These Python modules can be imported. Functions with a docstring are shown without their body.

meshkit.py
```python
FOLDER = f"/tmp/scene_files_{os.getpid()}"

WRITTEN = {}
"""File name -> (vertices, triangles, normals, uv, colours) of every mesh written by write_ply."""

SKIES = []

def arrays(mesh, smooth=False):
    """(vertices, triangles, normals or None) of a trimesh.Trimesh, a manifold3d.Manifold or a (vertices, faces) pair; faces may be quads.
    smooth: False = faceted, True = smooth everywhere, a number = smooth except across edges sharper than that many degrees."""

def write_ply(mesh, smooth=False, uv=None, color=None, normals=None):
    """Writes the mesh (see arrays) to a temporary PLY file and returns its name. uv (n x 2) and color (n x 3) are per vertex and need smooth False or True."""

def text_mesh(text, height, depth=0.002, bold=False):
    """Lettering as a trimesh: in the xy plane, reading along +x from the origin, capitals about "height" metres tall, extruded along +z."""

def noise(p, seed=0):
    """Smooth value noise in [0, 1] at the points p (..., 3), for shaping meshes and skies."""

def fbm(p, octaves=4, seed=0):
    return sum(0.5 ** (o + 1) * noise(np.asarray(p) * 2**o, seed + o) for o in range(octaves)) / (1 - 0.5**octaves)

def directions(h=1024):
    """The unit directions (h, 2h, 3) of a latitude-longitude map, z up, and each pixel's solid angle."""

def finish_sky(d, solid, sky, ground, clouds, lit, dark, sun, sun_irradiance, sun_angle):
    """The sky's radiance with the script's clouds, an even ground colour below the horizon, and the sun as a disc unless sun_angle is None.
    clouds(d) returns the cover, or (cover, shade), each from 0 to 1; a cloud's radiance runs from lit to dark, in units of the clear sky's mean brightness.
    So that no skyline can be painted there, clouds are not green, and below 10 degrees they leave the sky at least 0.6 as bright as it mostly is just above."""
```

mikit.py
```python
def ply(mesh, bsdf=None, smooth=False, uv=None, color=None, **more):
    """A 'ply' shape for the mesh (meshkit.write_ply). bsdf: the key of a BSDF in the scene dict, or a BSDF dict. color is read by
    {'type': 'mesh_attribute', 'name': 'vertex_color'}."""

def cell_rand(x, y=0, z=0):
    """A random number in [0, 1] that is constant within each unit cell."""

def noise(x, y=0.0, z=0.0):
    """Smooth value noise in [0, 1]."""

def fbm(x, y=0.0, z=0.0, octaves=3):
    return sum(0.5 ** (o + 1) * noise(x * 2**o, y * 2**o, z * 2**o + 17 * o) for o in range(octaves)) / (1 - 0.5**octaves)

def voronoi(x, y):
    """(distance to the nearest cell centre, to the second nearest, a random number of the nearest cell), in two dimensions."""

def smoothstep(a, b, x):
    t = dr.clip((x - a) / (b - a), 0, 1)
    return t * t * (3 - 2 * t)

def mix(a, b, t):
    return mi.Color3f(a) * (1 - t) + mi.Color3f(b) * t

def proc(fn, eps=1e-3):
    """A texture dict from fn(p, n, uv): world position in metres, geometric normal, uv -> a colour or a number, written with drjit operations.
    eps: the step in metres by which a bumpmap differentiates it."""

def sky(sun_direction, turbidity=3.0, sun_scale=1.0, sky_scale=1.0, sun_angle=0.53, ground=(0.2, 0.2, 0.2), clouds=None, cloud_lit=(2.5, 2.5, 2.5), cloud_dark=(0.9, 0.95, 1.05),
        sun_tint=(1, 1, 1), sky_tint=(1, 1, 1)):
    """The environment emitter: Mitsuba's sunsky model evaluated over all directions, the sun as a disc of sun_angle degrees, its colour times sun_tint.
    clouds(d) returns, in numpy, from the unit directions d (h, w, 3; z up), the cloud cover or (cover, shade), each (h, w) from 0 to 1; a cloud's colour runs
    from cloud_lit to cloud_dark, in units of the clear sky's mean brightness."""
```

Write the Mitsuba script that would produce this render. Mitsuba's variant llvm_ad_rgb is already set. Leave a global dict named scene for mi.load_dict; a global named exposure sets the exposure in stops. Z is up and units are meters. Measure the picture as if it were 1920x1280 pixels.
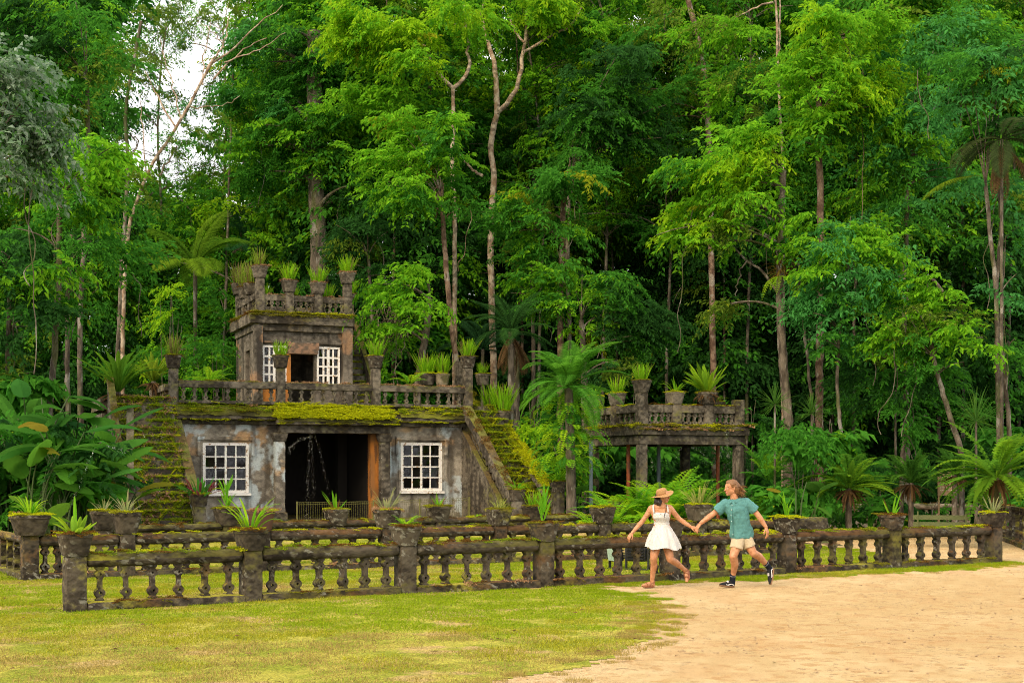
import math, random
import numpy as np, trimesh, drjit as dr, mitsuba as mi, mikit, meshkit
import manifold3d as m3
from shapely.geometry import Polygon, Point, LineString
from shapely import affinity
from shapely.ops import unary_union
from mikit import noise, fbm, smoothstep, mix, cell_rand, proc

T = mi.ScalarTransform4f
scene, labels = {}, {}
# ------------------------------------------------------------------ camera, sky, exposure
F, CAM_H, YH = 2600.0, 1.8, 885.0          # focal length and horizon row, in pixels of the 1920-wide photograph
scene['camera'] = {'type': 'perspective', 'fov': 2 * math.degrees(math.atan(960 / F)), 'fov_axis': 'x',
                   'principal_point_offset_y': -(YH - 640) / 1280, 'near_clip': 0.1, 'far_clip': 800.0,
                   'to_world': T().look_at(origin=[0, 0, CAM_H], target=[0, 10, CAM_H], up=[0, 0, 1])}
scene['sky'] = mikit.sky((-0.45, -0.72, 0.66), turbidity=3, sun_scale=0.50, sun_angle=40, sun_tint=(1.0, 0.97, 0.93),
                         clouds=lambda d: 1.0, cloud_lit=(3.15, 3.15, 3.15))
exposure = 2.5
RNG = np.random.default_rng(7)
random.seed(7)


def P(px, py, D):
    return np.array([(px - 960) / F * D, D, CAM_H - (py - YH) / F * D])


def G(px, py):
    return P(px, py, F * CAM_H / (py - YH))


# ------------------------------------------------------------------ bookkeeping
def num(key):
    if key not in used:
        used.add(key)
        return key
    k = 1
    while f'{key}_{k:03d}' in used:
        k += 1
    used.add(f'{key}_{k:03d}')
    return f'{key}_{k:03d}'


used = set()


def thing(name, label, cat, group=None):
    key = num(name)
    labels[key] = {'label': label, 'category': cat}
    if group:
        labels[key]['group'] = group
    return key


def put(key, shape, M=None, **tag):
    if M is not None:
        shape = {**shape, 'to_world': T(np.asarray(M, float))}
    scene[key] = shape
    if tag:
        labels.setdefault(key, {}).update(tag)
    return key


def part(parent, name, mesh, bsdf, smooth=False, M=None, color=None, **tag):
    return put(num(parent + '__' + name), mesh if isinstance(mesh, dict) else mikit.ply(mesh, bsdf, smooth=smooth, color=color), M, **tag)


def whole(name, label, cat, mesh, bsdf, smooth=False, M=None, color=None, group=None):
    key = thing(name, label, cat, group)
    put(key, mesh if isinstance(mesh, dict) else mikit.ply(mesh, bsdf, smooth=smooth, color=color), M)
    return key


def inst(key, group, M):
    scene[key] = {'type': 'instance', 'g': {'type': 'ref', 'id': group}, 'to_world': T(np.asarray(M, float))}


def mat(pos=(0, 0, 0), rz=0.0, s=1.0, rx=0.0, ry=0.0, sz=None):
    cz, sn = math.cos(rz), math.sin(rz)
    Rz = np.array([[cz, -sn, 0], [sn, cz, 0], [0, 0, 1]])
    cx, sx = math.cos(rx), math.sin(rx)
    Rx = np.array([[1, 0, 0], [0, cx, -sx], [0, sx, cx]])
    cy, sy = math.cos(ry), math.sin(ry)
    Ry = np.array([[cy, 0, sy], [0, 1, 0], [-sy, 0, cy]])
    M = np.eye(4)
    M[:3, :3] = Rz @ Ry @ Rx @ np.diag([s, s, s if sz is None else sz])
    M[:3, 3] = pos
    return M


def frame(O, th):
    """local x along the facade, y into the depth, z up"""
    return mat(O, th)


# ------------------------------------------------------------------ materials
def rgb(*c):
    return {'type': 'rgb', 'value': list(c)}


VC = {'type': 'mesh_attribute', 'name': 'vertex_color'}


def plain(key, c, rough=0.7, spec=0.3, **more):
    scene[key] = {'type': 'twosided', 'b': {'type': 'principled', 'base_color': c if isinstance(c, dict) else rgb(*c), 'roughness': rough, 'specular': spec, **more}}


def bumped(key, fn, bump, scale, rough=0.85, spec=0.25, eps=4e-3):
    scene[key] = {'type': 'twosided', 'b': {'type': 'bumpmap', 't': proc(bump, eps), 'scale': scale,
                  'b': {'type': 'principled', 'base_color': proc(fn), 'roughness': rough, 'specular': spec}}}


scene['leaf'] = {'type': 'principledthin', 'base_color': VC, 'roughness': 0.36, 'spec_trans': 0.0, 'diff_trans': 1.2, 'eta': 1.55}
scene['matte_leaf'] = {'type': 'principledthin', 'base_color': VC, 'roughness': 0.8, 'spec_trans': 0.0, 'diff_trans': 0.7}
plain('vcol', VC, 0.75, 0.25)


def stone_bump(p, n, uv):
    return fbm(p.x * 22, p.y * 22, p.z * 22, 3)


def stone_fn(p, n, uv):
    a = fbm(p.x * 2.3, p.y * 2.3, p.z * 2.3, 3)
    b = fbm(p.x * 14 + 7, p.y * 14, p.z * 14, 3)
    c = mix((0.020, 0.015, 0.010), (0.095, 0.078, 0.054), smoothstep(0.34, 0.74, a * 0.55 + b * 0.5))
    lich = smoothstep(0.58, 0.68, fbm(p.x * 19 + p.z * 7, p.y * 19 - p.x * 6, p.z * 19 + p.y * 5, 3)) * smoothstep(0.40, 0.66, fbm(p.x * 2.4 + 9, p.y * 2.4, p.z * 2.4, 2))
    c = mix(c, (0.25, 0.24, 0.19), lich * 0.75)
    m = fbm(p.x * 1.7 + 31, p.y * 1.7, p.z * 1.7, 3)
    moss = smoothstep(0.35, 0.95, n.z * 0.85 + m * 1.25 - 0.22 + (b - 0.5) * 0.8)
    mc = mix(mix((0.095, 0.048, 0.016), (0.085, 0.078, 0.016), smoothstep(0.40, 0.55, noise(p.x * 0.9, p.y * 0.9 + 5, p.z * 3))), (0.23, 0.21, 0.02),
             smoothstep(0.62, 0.80, noise(p.x * 1.1 + 50, p.y * 1.1, p.z * 2)))
    mc = mc * (0.45 + 1.1 * b)
    return mix(c, mc, moss * 0.9)


bumped('stone', stone_fn, stone_bump, 0.020)


def ruin_stone_fn(p, n, uv):
    a = fbm(p.x * 2.1 + 5, p.y * 2.1, p.z * 1.6, 3)
    b = fbm(p.x * 13 + 7, p.y * 13, p.z * 13, 3)
    st = fbm(p.x * 6, p.y * 6, p.z * 0.8, 3)
    c = mix((0.038, 0.032, 0.023), (0.185, 0.160, 0.120), smoothstep(0.34, 0.70, a * 0.5 + b * 0.5))
    c = mix(c, (0.030, 0.024, 0.016), smoothstep(0.50, 0.66, st) * 0.75)
    m = fbm(p.x * 1.7 + 31, p.y * 1.7, p.z * 1.7, 3)
    moss = smoothstep(0.40, 0.95, n.z * 0.85 + m * 1.2 - 0.24 + (b - 0.5) * 0.8)
    mc = mix((0.105, 0.070, 0.018), (0.115, 0.115, 0.016), smoothstep(0.38, 0.55, noise(p.x * 0.9, p.y * 0.9 + 5, p.z * 3)))
    return mix(c, mc * (0.45 + 1.1 * b), moss * 0.85)


bumped('ruin_stone', ruin_stone_fn, stone_bump, 0.016)


def wall_fn(p, n, uv):
    a = fbm(p.x * 1.3 + 3, p.y * 1.3, p.z * 1.1, 4)
    b = fbm(p.x * 9 + 7, p.y * 9, p.z * 9, 3)
    st = fbm(p.x * 4.5, p.y * 4.5, p.z * 0.55, 3)
    c = mix((0.105, 0.090, 0.068), (0.31, 0.275, 0.215), smoothstep(0.32, 0.68, a * 0.6 + b * 0.4))
    och = smoothstep(0.51, 0.61, fbm(p.x * 1.1 + 40, p.y * 1.1, p.z * 1.5, 4) + (b - 0.5) * 0.18)
    c = mix(c, mix((0.30, 0.155, 0.055), (0.40, 0.27, 0.14), b), och * 0.8)
    blu = smoothstep(0.51, 0.59, fbm(p.x * 1.6 + 80, p.y * 1.6, p.z * 0.9, 4) + (b - 0.5) * 0.15)
    c = mix(c, (0.37, 0.42, 0.42), blu * 0.85)
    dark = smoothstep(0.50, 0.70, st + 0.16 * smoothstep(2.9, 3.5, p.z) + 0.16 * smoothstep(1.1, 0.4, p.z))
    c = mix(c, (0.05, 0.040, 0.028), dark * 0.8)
    return c * (0.95 + 0.6 * noise(p.x * 45, p.y * 45, p.z * 45))


bumped('plaster', wall_fn, stone_bump, 0.012)


def tower_fn(p, n, uv):
    a = fbm(p.x * 1.6 + 13, p.y * 1.6, p.z * 1.3, 4)
    b = fbm(p.x * 11 + 7, p.y * 11, p.z * 11, 3)
    st = fbm(p.x * 5, p.y * 5, p.z * 0.6, 3)
    c = mix((0.050, 0.042, 0.030), (0.19, 0.165, 0.130), smoothstep(0.30, 0.70, a * 0.55 + b * 0.45))
    c = mix(c, (0.33, 0.19, 0.10), smoothstep(0.60, 0.68, fbm(p.x * 1.4 + 21, p.y * 1.4, p.z * 1.4, 3)) * 0.7)
    c = mix(c, (0.03, 0.025, 0.02), smoothstep(0.5, 0.68, st) * 0.8)
    return c * (0.75 + 0.5 * noise(p.x * 45, p.y * 45, p.z * 45))


bumped('tower_stone', tower_fn, stone_bump, 0.014)


def ochre_fn(p, n, uv):
    b = fbm(p.x * 6, p.y * 6, p.z * 2.0, 3)
    c = mix((0.46, 0.17, 0.03), (0.30, 0.13, 0.04), smoothstep(0.35, 0.65, b))
    return mix(c, (0.08, 0.05, 0.03), smoothstep(0.62, 0.72, fbm(p.x * 9 + 4, p.y * 9, p.z * 1.3, 3)) * 0.7)


bumped('ochre_plaster', ochre_fn, stone_bump, 0.006)


def paint_fn(p, n, uv):
    b = fbm(p.x * 16, p.y * 16, p.z * 16, 3)
    return mix((0.78, 0.75, 0.68), (0.40, 0.24, 0.12), smoothstep(0.66, 0.78, b + 0.06 * noise(p.x * 90, p.y * 90, p.z * 30)))


scene['white_paint'] = {'type': 'twosided', 'b': {'type': 'principled', 'base_color': proc(paint_fn), 'roughness': 0.6, 'specular': 0.3}}


def bark_fn(p, n, uv):
    b = fbm(p.x * 9, p.y * 9, p.z * 3.0, 3)
    big = noise(p.x * 0.13 + 2, p.y * 0.13, 0)
    a = mix((0.060, 0.047, 0.034), (0.165, 0.135, 0.100), smoothstep(0.3, 0.7, b))
    lich = smoothstep(0.60, 0.68, fbm(p.x * 7 + 9, p.y * 7, p.z * 2.2, 3))
    a = mix(a, (0.27, 0.25, 0.21), lich * 0.8)
    moss = smoothstep(0.55, 0.70, fbm(p.x * 3 + 60, p.y * 3, p.z * 0.8, 3))
    return mix(a, (0.075, 0.085, 0.022), moss * 0.75)


def bark_bump(p, n, uv):
    return fbm(p.x * 16, p.y * 16, p.z * 5, 3)


bumped('bark', bark_fn, bark_bump, 0.03)


def pale_bark_fn(p, n, uv):
    b = fbm(p.x * 7, p.y * 7, p.z * 4.0, 3)
    a = mix((0.24, 0.155, 0.095), (0.42, 0.335, 0.24), smoothstep(0.35, 0.62, b))
    return mix(a, (0.11, 0.085, 0.06), smoothstep(0.58, 0.70, noise(p.x * 6 + 9, p.y * 6, p.z * 9)) * 0.7)


bumped('pale_bark', pale_bark_fn, bark_bump, 0.02)


def red_bark_fn(p, n, uv):
    b = fbm(p.x * 9, p.y * 9, p.z * 5.0, 3)
    a = mix((0.095, 0.055, 0.036), (0.215, 0.145, 0.098), smoothstep(0.35, 0.65, b))
    return mix(a, (0.34, 0.30, 0.24), smoothstep(0.60, 0.68, fbm(p.x * 5 + 9, p.y * 5, p.z * 3, 3)) * 0.7)


bumped('red_bark', red_bark_fn, bark_bump, 0.02)
# ------------------------------------------------------------------ mesh kit
def cat(ms):
    return trimesh.util.concatenate(ms) if len(ms) > 1 else ms[0]


def tm(v, f):
    return trimesh.Trimesh(np.asarray(v, float), np.asarray(f, int), process=False)


def box(sx, sy, sz, c=(0, 0, 0)):
    b = trimesh.creation.box((sx, sy, sz))
    b.apply_translation(c)
    return b


def grid_box(sx, sy, sz, seg):
    """closed box with a grid on each face, welded"""
    n = [max(1, int(round(s / seg))) for s in (sx, sy, sz)]
    vs, fs, at = [], [], 0
    half = np.array([sx, sy, sz]) / 2
    for ax in range(3):
        u, v = (ax + 1) % 3, (ax + 2) % 3
        for sg in (-1, 1):
            a, b = np.meshgrid(np.linspace(-1, 1, n[u] + 1), np.linspace(-1, 1, n[v] + 1), indexing='ij')
            p = np.zeros(a.shape + (3,))
            p[..., ax], p[..., u], p[..., v] = sg, a, b
            i = np.arange(a.size).reshape(a.shape) + at
            q = np.stack([i[:-1, :-1], i[1:, :-1], i[1:, 1:], i[:-1, 1:]], -1).reshape(-1, 4)
            if sg < 0:
                q = q[:, ::-1]
            vs.append(p.reshape(-1, 3) * half)
            fs.append(q)
            at += a.size
    v, q = np.vstack(vs), np.vstack(fs)
    m = trimesh.Trimesh(v, np.vstack([q[:, [0, 1, 2]], q[:, [0, 2, 3]]]), process=False)
    m.merge_vertices(digits_vertex=6)
    return m


def rbox(sx, sy, sz, c=(0, 0, 0), r=0.02, amp=0.006, seg=0.09, seed=0, taper=None, freq=7.0):
    """weathered block: rounded edges, uneven faces. taper = scale of the bottom against the top"""
    m = grid_box(sx, sy, sz, seg)
    v = np.array(m.vertices)
    half = np.array([sx, sy, sz]) / 2
    r = min(r, half.min() * 0.98)
    core = np.clip(v, -(half - r), half - r)
    d = v - core
    L = np.linalg.norm(d, axis=1, keepdims=True)
    n = d / np.maximum(L, 1e-9)
    v = core + n * r
    k = meshkit.fbm(v * freq + seed * 3.17 + 50, 3, seed) - 0.5
    v = v + n * (k * 2 * amp)[:, None]
    if taper is not None:
        t = (v[:, 2] / half[2] + 1) / 2
        s = taper + (1 - taper) * t
        v[:, 0] *= s
        v[:, 1] *= s
    m.vertices = v + np.asarray(c, float)
    return m


def tube(pts, radii, sides=8, wob=0.0, seed=0, cap=True):
    p = np.asarray(pts, float)
    radii = np.broadcast_to(radii, (len(p),)).astype(float)
    t = np.gradient(p, axis=0)
    t /= np.linalg.norm(t, axis=1, keepdims=True) + 1e-12
    ref = np.array([1.0, 0.13, 0.07]) if abs(t[0, 0]) < 0.8 else np.array([0.0, 0.2, 1.0])
    a = ref - t * (t @ ref)[:, None]
    a /= np.linalg.norm(a, axis=1, keepdims=True) + 1e-12
    b = np.cross(t, a)
    ang = np.arange(sides) * 2 * np.pi / sides
    v = p[:, None] + radii[:, None, None] * (np.cos(ang)[None, :, None] * a[:, None] + np.sin(ang)[None, :, None] * b[:, None])
    if wob:
        k = meshkit.fbm(v * 3.0 + seed, 3, seed) - 0.5
        v = p[:, None] + (v - p[:, None]) * (1 + wob * 2 * k)[..., None]
    i, j = np.meshgrid(np.arange(len(p) - 1), np.arange(sides), indexing='ij')
    q = np.stack([i * sides + j, i * sides + (j + 1) % sides, (i + 1) * sides + (j + 1) % sides, (i + 1) * sides + j], -1).reshape(-1, 4)
    f = np.vstack([q[:, [0, 1, 2]], q[:, [0, 2, 3]]])
    v = v.reshape(-1, 3)
    if cap:
        n0 = len(v)
        v = np.vstack([v, p[:1], p[-1:]])
        jj = np.arange(sides)
        e = (len(p) - 1) * sides
        f = np.vstack([f, np.stack([jj * 0 + n0, (jj + 1) % sides, jj], 1), np.stack([jj * 0 + n0 + 1, e + jj, e + (jj + 1) % sides], 1)])
    return tm(v, f)


def smooth_path(pts, n):
    p = np.asarray(pts, float)
    if len(p) < 3:
        return p[0] + (p[-1] - p[0]) * np.linspace(0, 1, n)[:, None]
    from scipy.interpolate import PchipInterpolator
    s = np.r_[0, np.cumsum(np.linalg.norm(np.diff(p, axis=0), axis=1))]
    return PchipInterpolator(s, p)(np.linspace(0, s[-1], n))


def extrude(poly, h, c=(0, 0, 0)):
    ms = []
    for g in getattr(poly, 'geoms', [poly]):
        ms.append(trimesh.creation.extrude_polygon(g, h, engine='earcut'))
    m = cat(ms)
    m.apply_translation(c)
    return m


def upright(m, y0=0.0):
    """shape drawn in (x, z), extruded along +y from y0"""
    v = np.array(m.vertices)
    m2 = m.copy()
    m2.vertices = np.stack([v[:, 0], y0 + v[:, 2], v[:, 1]], 1)
    m2.invert()
    return m2


def moved(m, M):
    m = m.copy()
    m.apply_transform(np.asarray(M, float))
    return m


# ------------------------------------------------------------------ leaves (vertices, faces, colours)
class Leaves:
    def __init__(self, seed=0):
        self.v, self.f, self.c, self.n = [], [], [], 0
        self.r = np.random.default_rng(seed)

    def add(self, v, f, c):
        v = np.asarray(v, float).reshape(-1, 3)
        self.v.append(v)
        self.f.append(np.asarray(f, int) + self.n)
        self.c.append(np.broadcast_to(np.asarray(c, float), (len(v), 3)))
        self.n += len(v)

    def tone(self, pal, spread=0.35):
        a, b = np.array(pal[0]), np.array(pal[1])
        t = self.r.random()
        return np.clip((a * (1 - t) + b * t) * (1 + spread * (self.r.random() * 2 - 1)), 0.004, 0.9)

    def leaf(self, base, d, up, L, W, c, droop=0.25, fold=0.18):
        """one leaf blade of four triangles with a folded midrib"""
        d = d / (np.linalg.norm(d) + 1e-9)
        s = np.cross(d, up)
        s /= np.linalg.norm(s) + 1e-9
        u = np.cross(s, d)
        if getattr(self, 'cheap', False):
            m1 = base + d * L * 0.5
            self.add([base, m1 + s * W / 2 + u * W * fold, base + d * L - u * L * droop, m1 - s * W / 2 + u * W * fold], [[0, 2, 1], [0, 3, 2]], c)
            return
        m1 = base + d * L * 0.45
        tip = base + d * L - u * L * droop
        l = m1 + s * W / 2 + u * W * fold
        r = m1 - s * W / 2 + u * W * fold
        self.add([base, l, m1, r, tip], [[0, 2, 1], [0, 3, 2], [1, 2, 4], [2, 3, 4]], c)

    def blade(self, base, az, elev, L, W, c, bend=1.0, n=6, fold=0.25, ctip=None, wave=0.0, prof=None, roll=0.0):
        """strap-shaped blade that starts at elevation elev and bends over by bend radians"""
        e = elev - bend * np.linspace(0, 1, n + 1) ** 1.4
        st = L / n
        x = np.r_[0, np.cumsum(np.cos(e[:-1]) * st)]
        z = np.r_[0, np.cumsum(np.sin(e[:-1]) * st)]
        h = np.array([math.cos(az), math.sin(az), 0])
        s = np.array([-math.sin(az), math.cos(az), 0])
        t = np.linspace(0, 1, n + 1)
        w = W * (np.interp(t, *prof) if prof else np.sin(np.pi * (0.12 + 0.85 * t)) ** 0.6)
        w = w * (1 + wave * np.sin(t * 40 + self.r.random() * 6))
        mid = np.asarray(base)[None] + x[:, None] * h + z[:, None] * np.array([0, 0, 1.0])
        nn = -np.sin(e)[:, None] * h + np.cos(e)[:, None] * np.array([0, 0, 1.0])
        sd = s[None] * math.cos(roll) + nn * math.sin(roll)
        nr = np.cross(np.cos(e)[:, None] * h + np.sin(e)[:, None] * np.array([0, 0, 1.0]), sd)
        l = mid + sd * w[:, None] / 2 + nr * (w * fold)[:, None] * -1
        r = mid - sd * w[:, None] / 2 + nr * (w * fold)[:, None] * -1
        v = np.stack([l, mid, r], 1).reshape(-1, 3)
        i = np.arange(n)[:, None] * 3
        f = np.vstack([i + np.array([[0, 1, 4]]), i + np.array([[0, 4, 3]]), i + np.array([[1, 2, 5]]), i + np.array([[1, 5, 4]])])
        col = np.asarray(c)[None] if ctip is None else np.asarray(c)[None] * (1 - t[:, None]) + np.asarray(ctip)[None] * t[:, None]
        col = np.repeat(np.broadcast_to(col, (n + 1, 3)), 3, axis=0)
        self.add(v, f, col)
        return mid

    def frond(self, base, az, elev, L, leafL, leafW, pal, bend=1.2, n=22, vee=0.35, droop=0.3, t0=0.1, rachis=0.008, sweep=0.55, rc=None, prof=None):
        e = elev - bend * np.linspace(0, 1, n + 1) ** 1.3
        st = L / n
        x = np.r_[0, np.cumsum(np.cos(e[:-1]) * st)]
        z = np.r_[0, np.cumsum(np.sin(e[:-1]) * st)]
        h = np.array([math.cos(az), math.sin(az), 0])
        s = np.array([-math.sin(az), math.cos(az), 0])
        mid = np.asarray(base)[None] + x[:, None] * h + z[:, None] * np.array([0, 0, 1.0])
        rt = tube(mid[::2] if n > 8 else mid, np.linspace(rachis, rachis * 0.3, len(mid[::2] if n > 8 else mid)), 3, cap=False)
        c0 = self.tone(pal, 0.15)
        self.add(rt.vertices, rt.faces, c0 * 0.8 if rc is None else rc)
        for k in range(n + 1):
            t = k / n
            if t < t0:
                continue
            sc = np.interp(t, *prof) if prof else math.sin(math.pi * (0.12 + 0.86 * (t - t0) / (1 - t0))) ** 0.7
            tan = math.cos(e[k]) * h + math.sin(e[k]) * np.array([0, 0, 1.0])
            nn = -math.sin(e[k]) * h + math.cos(e[k]) * np.array([0, 0, 1.0])
            for sg in (-1, 1):
                d = tan * sweep + sg * s + nn * vee * (1 + 0.3 * (self.r.random() - 0.5))
                self.leaf(mid[k], d, nn, leafL * sc * (0.9 + 0.2 * self.r.random()), leafW * (0.6 + 0.4 * sc), self.tone((c0, c0), 0.22), droop, 0.1)

    def mesh(self):
        return tm(np.vstack(self.v), np.vstack(self.f)), np.vstack(self.c)

    def ply(self, bsdf='leaf'):
        m, c = self.mesh()
        return mikit.ply(m, bsdf, color=c)


# palettes (linear albedo)
BRIGHT = ((0.260, 0.535, 0.022), (0.135, 0.400, 0.024))
LIME = ((0.395, 0.605, 0.018), (0.255, 0.525, 0.020))
MID = ((0.105, 0.345, 0.032), (0.060, 0.235, 0.028))
DARK = ((0.052, 0.170, 0.032), (0.032, 0.105, 0.026))
BLUE = ((0.110, 0.390, 0.085), (0.064, 0.255, 0.058))
OLIVE = ((0.210, 0.315, 0.030), (0.108, 0.205, 0.026))
SILVER = ((0.34, 0.43, 0.33), (0.07, 0.19, 0.035))
STRAW = ((0.30, 0.24, 0.10), (0.20, 0.14, 0.05))
YELLOW = ((0.42, 0.45, 0.025), (0.32, 0.42, 0.025))
GRASSY = ((0.36, 0.60, 0.020), (0.20, 0.46, 0.020))
DEAD = ((0.20, 0.12, 0.055), (0.12, 0.07, 0.035))


def spray(seed, pal, n=70, R=0.62, L=0.17, W=0.075, accent=None, droop=0.35, flat=0.30, cheap=False):
    """the leafy end of a branch: twigs that fan out from the origin along +x, leaves on both sides"""
    lv = Leaves(seed)
    lv.cheap = cheap
    r = lv.r
    tw = 7
    per = n // tw
    tip_pal = pal
    for k in range(tw):
        az = (k / (tw - 1) - 0.5) * 2.5 + r.normal() * 0.15
        ln = R * (0.75 + 0.5 * r.random()) * (1.15 - 0.3 * abs(az))
        el = r.normal() * 0.22
        d = np.array([math.cos(az) * math.cos(el), math.sin(az) * math.cos(el), math.sin(el)])
        b0 = np.array([-0.25 * R, 0, 0]) + r.normal(size=3) * 0.05 * R
        for j in range(per):
            t = 0.15 + 0.9 * (j + r.random()) / per
            p = b0 + d * ln * t * 1.25 + np.array([0, 0, -flat * ln * t * t]) + r.normal(size=3) * 0.025
            a2 = az + (1 if j % 2 else -1) * (0.5 + 0.6 * r.random())
            dd = np.array([math.cos(a2), math.sin(a2), -droop * (0.4 + r.random())])
            up = np.array([r.normal() * 0.35, r.normal() * 0.35, 1.0])
            c = lv.tone(pal, 0.32)
            if accent is not None and r.random() < 0.008:
                c = lv.tone(accent, 0.2)
            lv.leaf(p, dd, up, L * (0.7 + 0.6 * r.random()), W * (0.75 + 0.5 * r.random()), c, 0.25, 0.16)
    return lv


SPR = {}


def make_sprays():
    spec = {'bright': (BRIGHT, 0.150, 0.068), 'lime': (LIME, 0.150, 0.064), 'mid': (MID, 0.145, 0.064), 'dark': (DARK, 0.150, 0.066), 'blue': (BLUE, 0.165, 0.066),
            'olive': (OLIVE, 0.12, 0.05), 'silver': (SILVER, 0.15, 0.080), 'fine': (MID, 0.095, 0.045), 'finebright': (BRIGHT, 0.095, 0.045), 'big': (MID, 0.32, 0.15), 'yellow': (YELLOW, 0.15, 0.06)}
    for i, (k, (pal, L, W)) in enumerate(spec.items()):
        SPR[k] = []
        for j in range(2 if k in ('yellow', 'silver', 'big') else 3):
            g = f'spray_{k}_{"abc"[j]}'
            scene[g] = {'type': 'shapegroup', 'leaves': spray(100 + 7 * i + j, pal, n=77 if k in ('big', 'blue') else 119, L=L, W=W, cheap=k not in ('big', 'blue', 'silver'), accent=YELLOW if k in ('mid', 'bright', 'olive') else None).ply()}
            SPR[k].append(g)
    for i, k in enumerate(('bright', 'mid', 'dark', 'olive')):
        pal = {'bright': BRIGHT, 'mid': MID, 'dark': DARK, 'olive': OLIVE}[k]
        SPR['far_' + k] = []
        for j in range(3):
            g = f'spray_far_{k}_{"abc"[j]}'
            scene[g] = {'type': 'shapegroup', 'leaves': spray(900 + 7 * i + j, pal, n=84, R=0.92, L=0.20, W=0.105, cheap=True).ply()}
            SPR['far_' + k].append(g)


make_sprays()


def moss_patch(seed, pal, n=230, lx=0.16, ly=0.09, s=0.015, h=0.02):
    lv = Leaves(seed)
    for _ in range(n):
        p = np.array([lv.r.uniform(-lx, lx), lv.r.uniform(-ly, ly), 0])
        p[2] = (1 - (p[0] / lx) ** 2 * 0.8) * (1 - (p[1] / ly) ** 2 * 0.8) * h * (0.3 + lv.r.random())
        d = lv.r.normal(size=3)
        d[2] = abs(d[2]) * 0.9
        q = lv.r.normal(size=3)
        k = s * (0.6 + lv.r.random())
        c = lv.tone(pal, 0.45)
        d /= np.linalg.norm(d)
        q = np.cross(d, q)
        q /= np.linalg.norm(q) + 1e-9
        lv.add([p + q * k * 0.4, p - q * k * 0.4, p + d * k * 1.3], [[0, 1, 2]], c)
    return lv


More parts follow.
